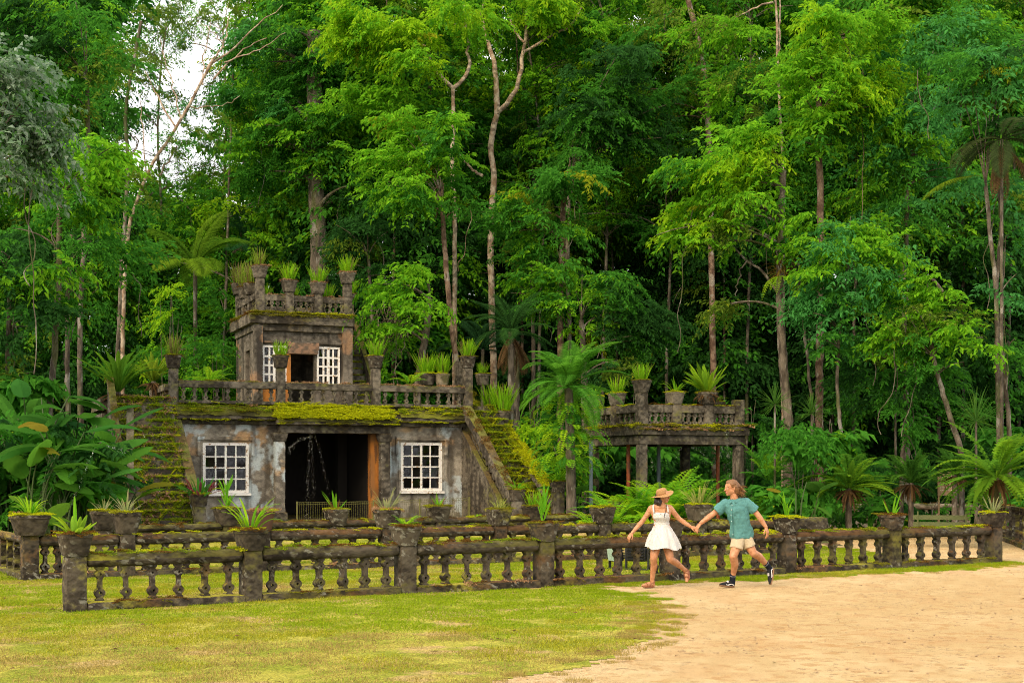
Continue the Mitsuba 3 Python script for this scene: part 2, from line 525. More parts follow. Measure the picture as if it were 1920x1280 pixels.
MOSS_PAL = {'lime': ((0.52, 0.52, 0.008), (0.34, 0.40, 0.012)), 'olive': ((0.27, 0.25, 0.016), (0.12, 0.125, 0.016)), 'rust': ((0.20, 0.090, 0.018), (0.10, 0.065, 0.018)),
            'green': ((0.27, 0.36, 0.012), (0.13, 0.20, 0.012)), 'litter': ((0.30, 0.16, 0.085), (0.42, 0.27, 0.15))}
MOSS = {}
for i_, (k_, pal_) in enumerate(MOSS_PAL.items()):
    MOSS[k_] = []
    for j_ in range(2):
        g_ = f'moss_{k_}_{"ab"[j_]}'
        scene[g_] = {'type': 'shapegroup', 'tufts': moss_patch(300 + i_ * 5 + j_, pal_, n=45 if k_ == 'litter' else 230, s=0.035 if k_ == 'litter' else 0.015).ply('matte_leaf')}
        MOSS[k_].append(g_)


def moss_on(parent, M, x0, x1, y0, y1, z, kinds, density=22, name='moss', size=1.0, edge=0.0):
    """moss cushions as one stuff part over the rectangle of the local plane z (M local -> world)"""
    key = num(parent + '__' + name)
    n = int(abs((x1 - x0) * (y1 - y0)) * density) + 1
    k = 0
    ks = list(kinds)
    for i in range(n):
        x, y = RNG.uniform(x0, x1), RNG.uniform(y0, y1)
        zz = z(x, y) if callable(z) else z
        if zz is None:
            continue
        w = (M @ np.array([x, y, zz, 1]))
        nz = meshkit.noise(w[None, :3] * 0.9 + 11)[0]
        kind = ks[min(len(ks) - 1, int(np.clip(nz + RNG.normal() * 0.15, 0, 0.999) * len(ks)))]
        k += 1
        inst(f'{key}__{k:04d}', MOSS[kind][RNG.integers(2)], M @ mat((x, y, zz + 0.012), RNG.uniform(0, 6.28), size * 1.25 * RNG.uniform(0.6, 1.3), RNG.normal() * 0.15, RNG.normal() * 0.15))
    labels.setdefault(key, {})['kind'] = 'stuff'
    return key
# ------------------------------------------------------------------ terrain
TH_R = math.atan2(31.2 - 23.0, 6.66 + 8.06)


def sstep(a, b, x):
    t = np.clip((np.asarray(x, float) - a) / (b - a), 0, 1)
    return t * t * (3 - 2 * t)


def ground_z(x, y):
    x, y = np.asarray(x, float), np.asarray(y, float)
    s = -(x + 8.06) * math.sin(TH_R) + (y - 23.0) * math.cos(TH_R)
    z = 0.46 * sstep(0.25, 4.6, s) * sstep(8.2, 6.0, x) * sstep(-17, -12, x)
    hill = np.clip(y - 51, 0, None)
    z = z + 15.0 * (1 - np.exp(-0.36 * hill * sstep(0, 12, hill) / 15.0)) * (1 - 0.45 * sstep(-8, -14, x))
    side = np.clip(np.abs(x - 1) - 17, 0, None)
    z = z + 3.0 * (1 - np.exp(-0.12 * side / 3.0)) * sstep(22, 34, y)
    return z + (meshkit.fbm(np.stack([x * 0.35, y * 0.35, x * 0], -1), 3, 4) - 0.5) * (0.05 + 0.9 * sstep(47, 60, y))


def gz(x, y):
    return float(ground_z(np.array([x]), np.array([y]))[0])


def onto(x, y, dz=0.0):
    return np.array([x, y, gz(x, y) + dz])


def soil_fn(p, n, uv):
    b = fbm(p.x * 5, p.y * 5, p.z * 5, 3)
    c = mix((0.035, 0.024, 0.014), (0.10, 0.066, 0.036), smoothstep(0.3, 0.7, b))
    c = mix(c, (0.20, 0.12, 0.06), smoothstep(0.70, 0.75, noise(p.x * 16, p.y * 16, p.z * 16)) * 0.7)
    return mix(c, (0.055, 0.075, 0.018), smoothstep(0.5, 0.62, fbm(p.x * 0.8, p.y * 0.8, p.z * 0.8, 3)) * 0.8)


bumped('soil', soil_fn, lambda p, n, uv: fbm(p.x * 8, p.y * 8, p.z * 8, 3), 0.06)


def sand_fn(p, n, uv):
    a = fbm(p.x * 0.35, p.y * 0.35, 0.3, 4)
    b = fbm(p.x * 5, p.y * 5, 0.0, 4)
    g = noise(p.x * 130, p.y * 130, 0)
    c = mix((0.325, 0.229, 0.108), (0.390, 0.292, 0.156), smoothstep(0.35, 0.65, a * 0.65 + b * 0.35))
    c = mix(c, (0.310, 0.185, 0.080), smoothstep(0.52, 0.70, fbm(p.x * 1.9 + 9, p.y * 2.2, 0.0, 4)) * 0.40)
    c = mix(c, (0.26, 0.145, 0.050), smoothstep(0.58, 0.68, fbm(p.x * 9 + 3, p.y * 12, 1.0, 4)) * 0.55)
    c = mix(c, (0.15, 0.095, 0.045), smoothstep(0.74, 0.80, noise(p.x * 22, p.y * 30, 3)) * smoothstep(0.45, 0.6, noise(p.x * 3, p.y * 3, 5)) * 0.6)
    return c * (0.86 + 0.28 * g)


bumped('sand', sand_fn, lambda p, n, uv: fbm(p.x * 4, p.y * 4, 0.0, 5) + 0.2 * noise(p.x * 60, p.y * 60, 0), 0.06, rough=0.9)


def turf_fn(p, n, uv):
    b = fbm(p.x * 3, p.y * 3, 0, 3)
    c = mix((0.17, 0.19, 0.014), (0.27, 0.25, 0.035), smoothstep(0.35, 0.65, b))
    return mix(c, (0.32, 0.22, 0.09), smoothstep(0.58, 0.68, fbm(p.x * 1.3 + 3, p.y * 1.3 + 8, 0, 4)) * 0.8) * (0.7 + 0.6 * noise(p.x * 60, p.y * 60, 0))


bumped('turf', turf_fn, lambda p, n, uv: noise(p.x * 45, p.y * 45, 0), 0.03)


def sheet(xs, ys, off=0.0, keep=None):
    X, Y = np.meshgrid(xs, ys, indexing='ij')
    v = np.stack([X, Y, ground_z(X, Y) + off], -1).reshape(-1, 3)
    i = np.arange(X.size).reshape(X.shape)
    q = np.stack([i[:-1, :-1], i[1:, :-1], i[1:, 1:], i[:-1, 1:]], -1).reshape(-1, 4)
    if keep is not None:
        cx = (X[:-1, :-1] + X[1:, 1:]).ravel() / 2
        cy = (Y[:-1, :-1] + Y[1:, 1:]).ravel() / 2
        q = q[keep(cx, cy)]
    m = tm(v, np.vstack([q[:, [0, 1, 2]], q[:, [0, 2, 3]]]))
    m.remove_unreferenced_vertices()
    return m


gx = np.unique(np.r_[-260:-30:12, -30:30:0.75, 30:261:12].astype(float))
gy = np.unique(np.r_[-60:6:6, 6:62:0.75, 62:130:3, 130:420:15].astype(float))
put('ground', mikit.ply(sheet(gx, gy), 'soil', smooth=True), kind='structure', label='dark leaf-strewn forest floor rising behind the ruins')


def inside(poly):
    import shapely
    return lambda x, y: shapely.contains_xy(poly, x, y)


def gpoly(pts):
    return Polygon([tuple(G(a, b)[:2]) for a, b in pts])


SAND = Polygon([(-16, 7), (-16, 21.5), (-10, 22.2), (-8, 23), (6.6, 31.4), (7.5, 36), (8.2, 44.2), (13.5, 45), (14.5, 37), (13.8, 33.5), (22, 31), (22, 7)])
put('sand_path', mikit.ply(sheet(np.arange(-16, 22.1, 0.2), np.arange(7, 45.1, 0.2), 0.004, inside(SAND)), 'sand', smooth=True), kind='structure', label='pale orange sandy path curving round the lawn')

LAWN = gpoly([(-400, 1420), (870, 1300), (985, 1283), (1090, 1262), (1180, 1226), (1252, 1206), (1225, 1180), (1268, 1150), (1215, 1122), (1135, 1101), (1190, 1094), (1300, 1091), (1420, 1090), (1560, 1082), (1700, 1074),
              (1800, 1068), (1895, 1060), (1870, 1051), (1700, 1051), (1655, 1042), (1600, 1031), (1515, 1026), (1200, 1042), (700, 1058), (49, 1082), (20, 1072), (-60, 1040), (-500, 1042)])
INNER = Polygon([(-8.3, 23.1), (6.6, 31.3), (6.0, 36.0), (-1, 34.5), (-9.4, 29.5), (-12.5, 27.5)])
LAWN_ALL = unary_union([LAWN.buffer(0.02), INNER.buffer(0.02)])


def ragged(poly, amp=0.35, step=0.12, seed=0):
    out = []
    for g in getattr(poly, 'geoms', [poly]):
        n = int(g.exterior.length / step)
        q = np.array([g.exterior.interpolate(i * step).coords[0] for i in range(n)])
        d = np.stack([meshkit.fbm(np.c_[q * 1.4, q[:, :1] * 0 + seed + k], 4, k) - 0.5 for k in range(2)], 1)
        out.append(Polygon(q + 2 * amp * d).buffer(0))
    return unary_union(out)


LAWN_SHEET = ragged(LAWN_ALL.buffer(-0.16), 0.30)
put('lawn', mikit.ply(sheet(np.arange(-17, 12, 0.09), np.arange(8.5, 37, 0.09), 0.008, inside(LAWN_SHEET)), 'turf', smooth=True), kind='structure', label='mown yellow-green lawn on both sides of the long balustrade')

# grass blades: one stuff object, patches of blades
GRASS = {}
for i_, (k_, pal_) in enumerate({'green': ((0.29, 0.37, 0.012), (0.19, 0.29, 0.014)), 'yellow': ((0.37, 0.35, 0.030), (0.27, 0.29, 0.020)), 'dry': ((0.42, 0.32, 0.115), (0.33, 0.265, 0.060))}.items()):
    GRASS[k_] = []
    for j_ in range(3):
        lv_ = Leaves(500 + i_ * 7 + j_)
        nb = 420 if k_ != 'dry' else 300
        for _ in range(nb):
            x_, y_ = lv_.r.uniform(-0.3, 0.3, 2)
            h_ = lv_.r.uniform(0.014, 0.034)
            a_ = lv_.r.uniform(0, 6.28)
            b_ = np.array([x_, y_, -0.004])
            s_ = np.array([math.cos(a_), math.sin(a_), 0]) * lv_.r.uniform(0.003, 0.006)
            t_ = b_ + np.array([lv_.r.normal() * 0.016, lv_.r.normal() * 0.016, h_])
            lv_.add([b_ - s_, b_ + s_, t_], [[0, 1, 2]], lv_.tone(pal_, 0.35))
        g_ = f'grass_{k_}_{"abc"[j_]}'
        scene[g_] = {'type': 'shapegroup', 'blades': lv_.ply('matte_leaf')}
        GRASS[k_].append(g_)


def lay_grass():
    k = 0
    step = 0.44
    inn, cor = inside(LAWN_ALL.buffer(0.55)), inside(LAWN_ALL.buffer(-0.42))
    import shapely
    for x in np.arange(-14, 12, step):
        for y in np.arange(9.5, 36, step):
            if abs(x) > y * 0.40 + 0.5 or not inn(np.array([x]), np.array([y]))[0]:
                continue
            full = cor(np.array([x]), np.array([y]))[0]
            for _ in range(1 if full else 9):        # the edge thins out in small tufts
                px, py = x + RNG.uniform(-.22, .22), y + RNG.uniform(-.22, .22)
                s = 1.0
                if not full:
                    q = Point(px, py)
                    e = LAWN_ALL.exterior.distance(q) * (1 if LAWN_ALL.contains(q) else -1) if hasattr(LAWN_ALL, 'exterior') else 0.1
                    wob = (meshkit.fbm(np.array([[px * 1.4, py * 1.4, 0.5]]), 4, 0)[0] - 0.5) * 1.1
                    if RNG.random() > sstep(-0.40, 0.42, e + wob):
                        continue
                    s = RNG.uniform(0.22, 0.5)
                n1 = meshkit.fbm(np.array([[px * 0.55, py * 0.55, 3]]), 3, 2)[0]
                dry = n1 + 0.55 * float(sstep(18.5, 12.5, py)) * (0.55 + 0.45 * float(sstep(1.5, -3, px))) + RNG.normal() * 0.10 + (0.0 if full else 0.06)
                kind = 'green' if dry < 0.56 else 'yellow' if dry < 0.76 else 'dry'
                if dry > 0.86 and RNG.random() < 0.65:
                    continue
                k += 1
                inst(f'grass__{k:04d}', GRASS[kind][RNG.integers(3)], mat((px, py, gz(px, py) + 0.010), RNG.uniform(0, 6.28), s, sz=RNG.uniform(0.8, 1.4)))
    labels['grass'] = {'kind': 'stuff', 'label': 'short mown grass blades covering the lawn', 'category': 'grass'}


lay_grass()


def scatter_stuff():
    lv = Leaves(61)
    for _ in range(300):
        y = RNG.uniform(11.5, 27)
        x = RNG.uniform(-0.38, 0.38) * y
        if not LAWN_ALL.contains(Point(x, y)) and RNG.random() < 0.85:
            continue
        a = RNG.uniform(0, 6.28)
        lv.leaf(np.array([x, y, gz(x, y) + 0.030]), np.array([math.cos(a), math.sin(a), 0.1]), np.array([RNG.normal() * .3, RNG.normal() * .3, 1.0]), RNG.uniform(0.04, 0.10), RNG.uniform(0.02, 0.045), lv.tone(DEAD if RNG.random() < 0.7 else STRAW, 0.4), 0.1, 0.2)
    put('leaf_litter', lv.ply('matte_leaf'), kind='stuff', label='fallen brown leaves scattered over grass and sand', category='leaf litter')
    ms = []
    base = trimesh.creation.icosphere(1, 1.0)
    for _ in range(500):
        y = RNG.uniform(11.5, 26)
        x = RNG.uniform(0.02, 0.40) * y
        if LAWN_ALL.contains(Point(x, y)):
            continue
        r = RNG.uniform(0.004, 0.013)
        b = base.copy()
        b.vertices = b.vertices * np.array([r * RNG.uniform(0.8, 1.5), r, r * 0.6]) + np.array([x, y, 0.006])
        ms.append(b)
    put('pebbles', mikit.ply(cat(ms), 'pebble', smooth=True), kind='stuff', label='small pebbles lying on the sandy path', category='pebbles')


plain('pebble', (0.32, 0.22, 0.13), 0.8, 0.2)
scatter_stuff()
# ------------------------------------------------------------------ balustrades
def baluster_mesh(h, w, d=0.10):
    """cast baluster: square blocks, two pierced bulbs, waisted shaft"""
    prof = [(0.0, .50), (.055, .50), (.07, .36), (.10, .30), (.13, .40), (.18, .60), (.235, .66), (.29, .60), (.335, .40), (.37, .26), (.50, .235),
            (.64, .26), (.68, .40), (.72, .58), (.765, .63), (.81, .58), (.855, .40), (.89, .33), (.92, .44), (.945, .55), (1.0, .55)]
    R = [(a * h, b * w) for a, b in prof]
    poly = Polygon([(b, a) for a, b in R] + [(-b, a) for a, b in R[::-1]])
    poly = poly.difference(Point(0, .235 * h).buffer(.19 * w, 6)).difference(Point(0, .765 * h).buffer(.15 * w, 6))
    front = upright(extrude(poly, d), -d / 2)
    return front


def jitter(m, amp, seed, freq=9.0):
    v = np.array(m.vertices)
    k = np.stack([meshkit.fbm(v * freq + seed + 31 * i, 2, seed + i) - 0.5 for i in range(3)], -1)
    m.vertices = v + k * 2 * amp
    return m


BAL = {}


def baluster(h, w, d, bsdf='stone', v=0):
    k = (round(h, 3), w, d, bsdf, v)
    if k not in BAL:
        BAL[k] = mikit.ply(jitter(baluster_mesh(h, w, d), 0.010, v), bsdf, smooth=35)
    return BAL[k]


def along(a, b):
    a, b = np.asarray(a, float), np.asarray(b, float)
    d = b - a
    L = np.linalg.norm(d[:2])
    M = mat(a, math.atan2(d[1], d[0]))
    M[:3, 0] = d / np.linalg.norm(d) if L < 1e-6 else np.array([d[0], d[1], d[2]]) / L
    return M, L


def balustrade(key, pts, post_h=0.72, post_w=0.27, rail=(0.56, 0.745), rail_w=0.25, plinth=0.12, nbal=6, bw=0.105, mossk=('rust', 'olive', 'green', 'rust', 'lime'), bsdf='stone', skip_posts=(), seed=0, solid=False,
               density=26, rail_r=0.085, post_fn=None):
    for i, p in enumerate(pts):
        if i in skip_posts:
            continue
        q = pts[min(i + 1, len(pts) - 1)] - pts[max(i - 1, 0)]
        h = post_fn(i) if post_fn else post_h
        part(key, 'post', rbox(post_w, post_w, h + 0.10, (0, 0, h / 2 - 0.05), r=0.035, amp=0.014, seg=0.075, seed=seed + i, taper=1.0), bsdf, smooth=50, M=mat(p, math.atan2(q[1], q[0])))
    for i in range(len(pts) - 1):
        M, L = along(pts[i], pts[i + 1])
        e = post_w / 2 - 0.012
        rl = L - 2 * e
        part(key, 'rail', rbox(rl, rail_w, rail[1] - rail[0], (L / 2, 0, (rail[0] + rail[1]) / 2), r=rail_r, amp=0.013, seg=0.075, seed=seed + 20 + i), bsdf, smooth=60, M=M)
        if solid:
            part(key, 'wall_panel', rbox(rl, 0.16, rail[0] + 0.1, (L / 2, 0, rail[0] / 2 - 0.05), r=0.02, amp=0.012, seg=0.12, seed=seed + 40 + i), bsdf, smooth=60, M=M)
        else:
            part(key, 'plinth', rbox(rl, rail_w * 1.25, plinth + 0.08, (L / 2, 0, plinth / 2 - 0.04), r=0.04, amp=0.02, seg=0.085, seed=seed + 60 + i), bsdf, smooth=60, M=M)
            for k in range(nbal):
                x = post_w / 2 + (L - post_w) * (k + 0.5) / nbal
                part(key, 'baluster', baluster(rail[0] - plinth + 0.012, bw, 0.11, bsdf, (i * 7 + k * 3) % 8), bsdf, M=M @ mat((x + RNG.normal() * 0.008, RNG.normal() * 0.006, plinth - 0.004), RNG.normal() * 0.12, ry=RNG.normal() * 0.02))
        rw = rail_w / 2
        moss_on(key, M, post_w / 2, L - post_w / 2, -rw * 0.85, rw * 0.7, lambda x, y: rail[1] - 0.008 - (0.0 if abs(y) < rw - rail_r else rail_r - math.sqrt(max(1e-6, rail_r ** 2 - (abs(y) - rw + rail_r) ** 2))), mossk, density * 3.2, size=0.55)
        if not solid:
            moss_on(key, M, post_w / 2, L - post_w / 2, -rail_w * 0.75, -rail_w * 0.2, plinth - 0.03, ('olive', 'rust', 'litter'), density, size=0.6)


def line_on(pxy, D0, D1):
    pass


fx = [140, 470, 760, 1019, 1256, 1475, 1672, 1862]
front_pts = [np.r_[G(x, 1145 - (x - 140) * 90 / 1722)[:2], 0.0] for x in fx]
FB = thing('balustrade', 'long dark stone balustrade crossing the lawn nearest the viewer, with rusty moss along its rail', 'balustrade')
balustrade(FB, front_pts, seed=1)


def rear_D(px):
    return 1.0 / np.interp(px, [49, 1515], [1 / 23.0, 1 / 31.2])


rx = [56, 237, 490, 725, 935, 1130, 1310, 1475]
rear_pts = [np.r_[P(x, 0, rear_D(x))[:2], 0.0] for x in rx]
RB = thing('balustrade', 'second mossy balustrade standing on the grass between the long front one and the ruined house', 'balustrade')
rear_all = [np.array([-9.25, 24.9, 0.1])] + rear_pts + [np.r_[P(1516, 0, 31.0)[:2], 0.0]]
balustrade(RB, rear_pts, seed=40, post_h=0.76, mossk=('olive', 'olive', 'lime', 'rust'), density=14)
# the end that turns back towards the house on the left
M_, L_ = along(rear_pts[0], np.array([-9.6, 25.3, 0.05]))
part(RB, 'rail', rbox(L_, 0.2, 0.14, (L_ / 2, 0, 0.67), r=0.05, amp=0.013, seed=9), 'stone', smooth=60, M=M_)
part(RB, 'plinth', rbox(L_, 0.26, 0.2, (L_ / 2, 0, 0.02), r=0.04, amp=0.02, seed=10), 'stone', smooth=60, M=M_)
for k_ in range(6):
    part(RB, 'baluster', baluster(0.512, 0.105, 0.11, 'stone', k_ % 4), 'stone', M=M_ @ mat((L_ * (k_ + 0.8) / 6.6, 0, 0.116)))
part(RB, 'end_block', rbox(0.95, 0.32, 0.34, (0.62, 0, 0.62), r=0.05, amp=0.02, seed=19), 'stone', smooth=60, M=along(rear_pts[-1], rear_pts[-1] + (rear_pts[-1] - rear_pts[-2]))[0])

tx_ = [195, 425, 630, 822, 1000, 1163, 1330]


def third_D(px):
    return 1.0 / np.interp(px, [195, 1163], [1 / 26.9, 1 / 35.0])


third_pts = [np.array([*P(x, 0, third_D(x))[:2], gz(*P(x, 0, third_D(x))[:2])]) for x in tx_]
TB = thing('garden_wall', 'low solid mossy wall with posts right before the house and its metal fence', 'wall')
for p_ in third_pts:
    p_[2] = 0.32
balustrade(TB, third_pts, post_h=0.48, rail=(0.30, 0.44), rail_w=0.26, solid=True, seed=80, mossk=('olive', 'rust', 'lime'), density=14)
for i_ in range(len(third_pts) - 1):
    M_, L_ = along(third_pts[i_], third_pts[i_ + 1])
    part(TB, 'footing', rbox(L_, 0.34, 0.5, (L_ / 2, 0, -0.26), r=0.03, amp=0.015, seed=95 + i_, seg=0.14), 'stone', smooth=60, M=M_)

# pale balustrade far right, behind the sand
bx = [(1396, 991), (1506, 990), (1601, 989), (1700, 988), (1835, 990)]
far_pts = [np.r_[G(*b)[:2], 0.0] for b in bx]


def pale_stone_fn(p, n, uv):
    b = fbm(p.x * 5, p.y * 5, p.z * 5, 4)
    c = mix((0.11, 0.085, 0.055), (0.34, 0.28, 0.20), smoothstep(0.3, 0.65, b))
    return mix(c, (0.10, 0.105, 0.03), smoothstep(0.55, 0.7, fbm(p.x * 2 + 4, p.y * 2, p.z * 2, 3) + 0.1 * n.z) * 0.7)


bumped('pale_stone', pale_stone_fn, stone_bump, 0.015)
XB = thing('balustrade', 'pale weathered balustrade at the forest edge behind the sandy path', 'balustrade')
balustrade(XB, far_pts, seed=120, bsdf='pale_stone', nbal=6, post_h=0.80, rail=(0.58, 0.78), plinth=0.14, mossk=('rust', 'olive'), density=6)
# balustrade at the right edge
ex = [(1880, 1012), (1935, 1034)]
edge_pts = [np.r_[G(*b)[:2], 0.0] for b in ex]
EB = thing('balustrade', 'narrow-railed dark balustrade at the right edge of the picture beyond the last planter post', 'balustrade')
balustrade(EB, edge_pts, seed=140, nbal=8, post_w=0.2, rail=(0.86, 0.96), rail_w=0.14, bw=0.07, post_h=1.0, density=6)
# low retaining wall far left
low = [np.array([-14.5, 27.2, 0.0]), np.array([-9.7, 27.6, 0.0])]
LW = thing('garden_wall', 'low dark stone edging wall under the broad-leaved plants at the far left', 'wall')
M_, L_ = along(*low)
for k_ in range(6):
    part(LW, 'stone_block', rbox(L_ / 6 - 0.02, 0.35, 0.42, (L_ * (k_ + 0.5) / 6, 0, 0.12), r=0.04, amp=0.02, seed=160 + k_), 'stone', smooth=60, M=M_)


# ------------------------------------------------------------------ the ruined house
TH = math.radians(22)
U, N = np.array([math.cos(TH), math.sin(TH), 0]), np.array([-math.sin(TH), math.cos(TH), 0])
HO = np.array([(330 - 960) / F * 37.5, 37.5, 0.0])
HM = frame(HO, TH)


def ft(px, s=0.0):
    """distance along the facade plane (set back by s) of an image column"""
    k = (px - 960) / F
    o = HO + N * s
    return (k * o[1] - o[0]) / (U[0] - k * U[1])


def fz(px, py, s=0.0):
    w = HO + N * s + U * ft(px, s)
    return CAM_H - (py - YH) / F * w[1]


HOUSE = thing('ruined_house', 'mossy two-storey concrete ruin with white lattice windows and outside stairs', 'house')
FLOOR, DECK = 0.46, fz(420, 753)
EAVE0 = DECK - 0.34
W = ft(868)


def hp(name, mesh, bsdf, smooth=False, color=None, **tag):
    return part(HOUSE, name, mesh, bsdf, smooth, HM, color, **tag)


def wall_with(t0, t1, z0, z1, holes, th=0.25, y0=0.0):
    poly = Polygon([(t0, z0), (t1, z0), (t1, z1), (t0, z1)])
    for a, b, c, d in holes:
        poly = poly.difference(Polygon([(a, c), (b, c), (b, d), (a, d)]))
    return upright(extrude(poly, th), y0)


scene['pane'] = {'type': 'thindielectric', 'int_ior': 1.3}
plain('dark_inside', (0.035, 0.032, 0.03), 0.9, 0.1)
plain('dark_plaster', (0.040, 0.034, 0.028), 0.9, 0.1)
t_l0, t_l1 = ft(336), ft(519)
t_r0, t_r1 = ft(728), ft(866)
wl = (ft(380), ft(466), fz(420, 924), fz(420, 830))
wr = (ft(751), ft(828), fz(790, 920), fz(790, 830))
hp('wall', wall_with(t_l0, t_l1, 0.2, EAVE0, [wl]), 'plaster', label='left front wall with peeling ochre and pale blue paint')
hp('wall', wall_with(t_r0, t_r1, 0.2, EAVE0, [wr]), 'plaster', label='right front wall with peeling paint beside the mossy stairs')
DEP = 5.2
slit = (ft(652, DEP), ft(662, DEP), fz(656, 915, DEP), fz(656, 838, DEP))
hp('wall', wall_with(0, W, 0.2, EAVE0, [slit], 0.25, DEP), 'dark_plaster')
for t in (0.0, W - 0.25):
    hp('wall', box(0.25, DEP - 0.25, EAVE0 - 0.2, (t + 0.125, DEP / 2 + 0.125, (EAVE0 + 0.2) / 2)), 'plaster')
# porch side returns and floor
tj0, tj1 = ft(536), ft(694)
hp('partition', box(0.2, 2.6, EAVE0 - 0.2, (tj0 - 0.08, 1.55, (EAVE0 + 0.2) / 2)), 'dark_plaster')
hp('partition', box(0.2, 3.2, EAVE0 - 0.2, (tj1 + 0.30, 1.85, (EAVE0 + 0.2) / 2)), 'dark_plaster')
hp('door_jamb', rbox(ft(710) - tj1, 0.30, EAVE0 - 0.5, (tj1 + (ft(710) - tj1) / 2, 0.10, (EAVE0 + 0.1) / 2), r=0.015, amp=0.006, seed=3), 'ochre_plaster', smooth=40, label='bright ochre painted door jamb')
hp('floor_slab', box(W + 0.3, DEP + 0.9, 0.5, (W / 2, DEP / 2 - 0.35, FLOOR - 0.25)), 'ruin_stone')
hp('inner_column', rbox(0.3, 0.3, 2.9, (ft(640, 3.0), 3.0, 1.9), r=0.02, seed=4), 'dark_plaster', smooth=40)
# deck
hp('deck', box(W + 0.16, DEP + 0.35, DECK - EAVE0 + 0.02, (W / 2, DEP / 2 + 0.2, (EAVE0 + DECK) / 2 + 0.006)), 'ruin_stone')


def window(parent, M, t0, t1, z0, z1, cols, rows, y=0.02, fw=0.075, mw=0.035, bsdf='white_paint', mid=True, pane='pane'):
    wk = num(parent + '__window')
    poly = Polygon([(t0, z0), (t1, z0), (t1, z1), (t0, z1)])
    i0, i1, k0, k1 = t0 + fw, t1 - fw, z0 + fw, z1 - fw
    holes = []
    cw, rh = (i1 - i0) / cols, (k1 - k0) / rows
    cells = []
    for a in range(cols):
        for b in range(rows):
            w0 = mw * (1.6 if mid and a == cols // 2 else 1) / 2 if a else 0
            w1 = mw * (1.6 if mid and a + 1 == cols // 2 else 1) / 2 if a < cols - 1 else 0
            cells.append((i0 + a * cw + w0, i0 + (a + 1) * cw - w1, k0 + b * rh + (mw / 2 if b else 0), k0 + (b + 1) * rh - (mw / 2 if b < rows - 1 else 0)))
    outer = poly.difference(Polygon([(i0, k0), (i1, k0), (i1, k1), (i0, k1)]))
    bars = Polygon([(i0, k0), (i1, k0), (i1, k1), (i0, k1)])
    for c in cells:
        bars = bars.difference(Polygon([(c[0], c[2]), (c[1], c[2]), (c[1], c[3]), (c[0], c[3])]))
    put(num(wk + '__frame'), mikit.ply(upright(extrude(outer, 0.09), y), bsdf), M)
    put(num(wk + '__glazing_bars'), mikit.ply(upright(extrude(bars, 0.05), y + 0.02), bsdf), M)
    for c in cells:
        v = [[c[0] - .004, y + 0.045, c[2] - .004], [c[1] + .004, y + 0.045, c[2] - .004], [c[1] + .004, y + 0.045, c[3] + .004], [c[0] - .004, y + 0.045, c[3] + .004]]
        a, b = RNG.normal(size=2) * 0.006
        v = [[p[0], p[1] + a * (i in (1, 2)) + b * (i in (2, 3)), p[2]] for i, p in enumerate(v)]
        put(num(wk + '__pane'), mikit.ply((v, [[0, 1, 2, 3]]), pane), M)
    return wk


window(HOUSE, HM, *wl, 4, 4, y=-0.035)
window(HOUSE, HM, *wr, 4, 4, y=-0.035)
for (a, b, c, d) in (wl, wr):      # hood mould, drips and sill
    hp('hood_mould', rbox(b - a + 0.32, 0.13, 0.11, ((a + b) / 2, -0.055, d + 0.12), r=0.02, amp=0.006, seed=5), 'plaster', smooth=40)
    for x in (a - 0.11, b + 0.11):
        hp('hood_drip', rbox(0.09, 0.11, 0.42, (x, -0.045, d - 0.145), r=0.015, amp=0.006, seed=6), 'plaster', smooth=40)
    hp('sill', rbox(b - a + 0.12, 0.14, 0.07, ((a + b) / 2, -0.05, c - 0.045), r=0.015, amp=0.005, seed=7), 'white_paint', smooth=40)
    hp('surround', wall_with(a - 0.06, b + 0.06, c - 0.07, d + 0.06, [(a, b, c, d)], 0.10, -0.03), 'plaster')
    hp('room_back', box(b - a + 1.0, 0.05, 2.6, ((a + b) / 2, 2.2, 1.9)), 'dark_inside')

# cornices
cl0, cl1 = ft(326), ft(521)
cm0, cm1 = ft(512), ft(738, -0.4)
cr0, cr1 = ft(726), ft(872)


def cornice(t0, t1, y0, z0, z1, seed):
    hp('cornice', rbox(t1 - t0, 0.55, z1 - z0, ((t0 + t1) / 2, y0 + 0.275, (z0 + z1) / 2), r=0.04, amp=0.016, seg=0.085, seed=seed), 'ruin_stone', smooth=50)
    hp('cornice', rbox(t1 - t0 - 0.06, 0.50, 0.13, ((t0 + t1) / 2, y0 + 0.40, z0 - 0.06), r=0.03, amp=0.012, seg=0.09, seed=seed + 1), 'ruin_stone', smooth=50)


zc0, zc1 = fz(420, 786, -0.3), fz(420, 774, -0.3)
cornice(cl0, cl1, -0.30, zc0, zc1, 11)
cornice(cr0, cr1, -0.30, zc0, zc1, 13)
zm0 = fz(620, 797, -0.6)
zm1 = fz(620, 787, -0.6)
hp('cornice', rbox(cm1 - cm0, 0.80, zm1 - zm0, ((cm0 + cm1) / 2, -0.25, (zm0 + zm1) / 2), r=0.04, amp=0.018, seg=0.085, seed=15), 'ruin_stone', smooth=50)
hp('beam', rbox(cm1 - cm0 - 0.22, 0.50, 0.22, ((cm0 + cm1) / 2, -0.20, zm0 - 0.11), r=0.02, amp=0.01, seg=0.09, seed=16), 'ruin_stone', smooth=50)


def slope_moss(name, t0, t1, y0, y1, z0, z1, kinds, dens, size=1.0):
    """a bank of moss lying from the cornice edge up to the foot of the balusters"""
    k = hp(name, bank_mesh(t0, t1, y0, y1, z0, z1), 'moss_bed', smooth=True)
    moss_on(k, HM, t0 + 0.05, t1 - 0.05, y0, y1, lambda x, y: z0 + (z1 - z0) * (y - y0) / (y1 - y0) + 0.035, kinds, dens, name='tufts', size=size)


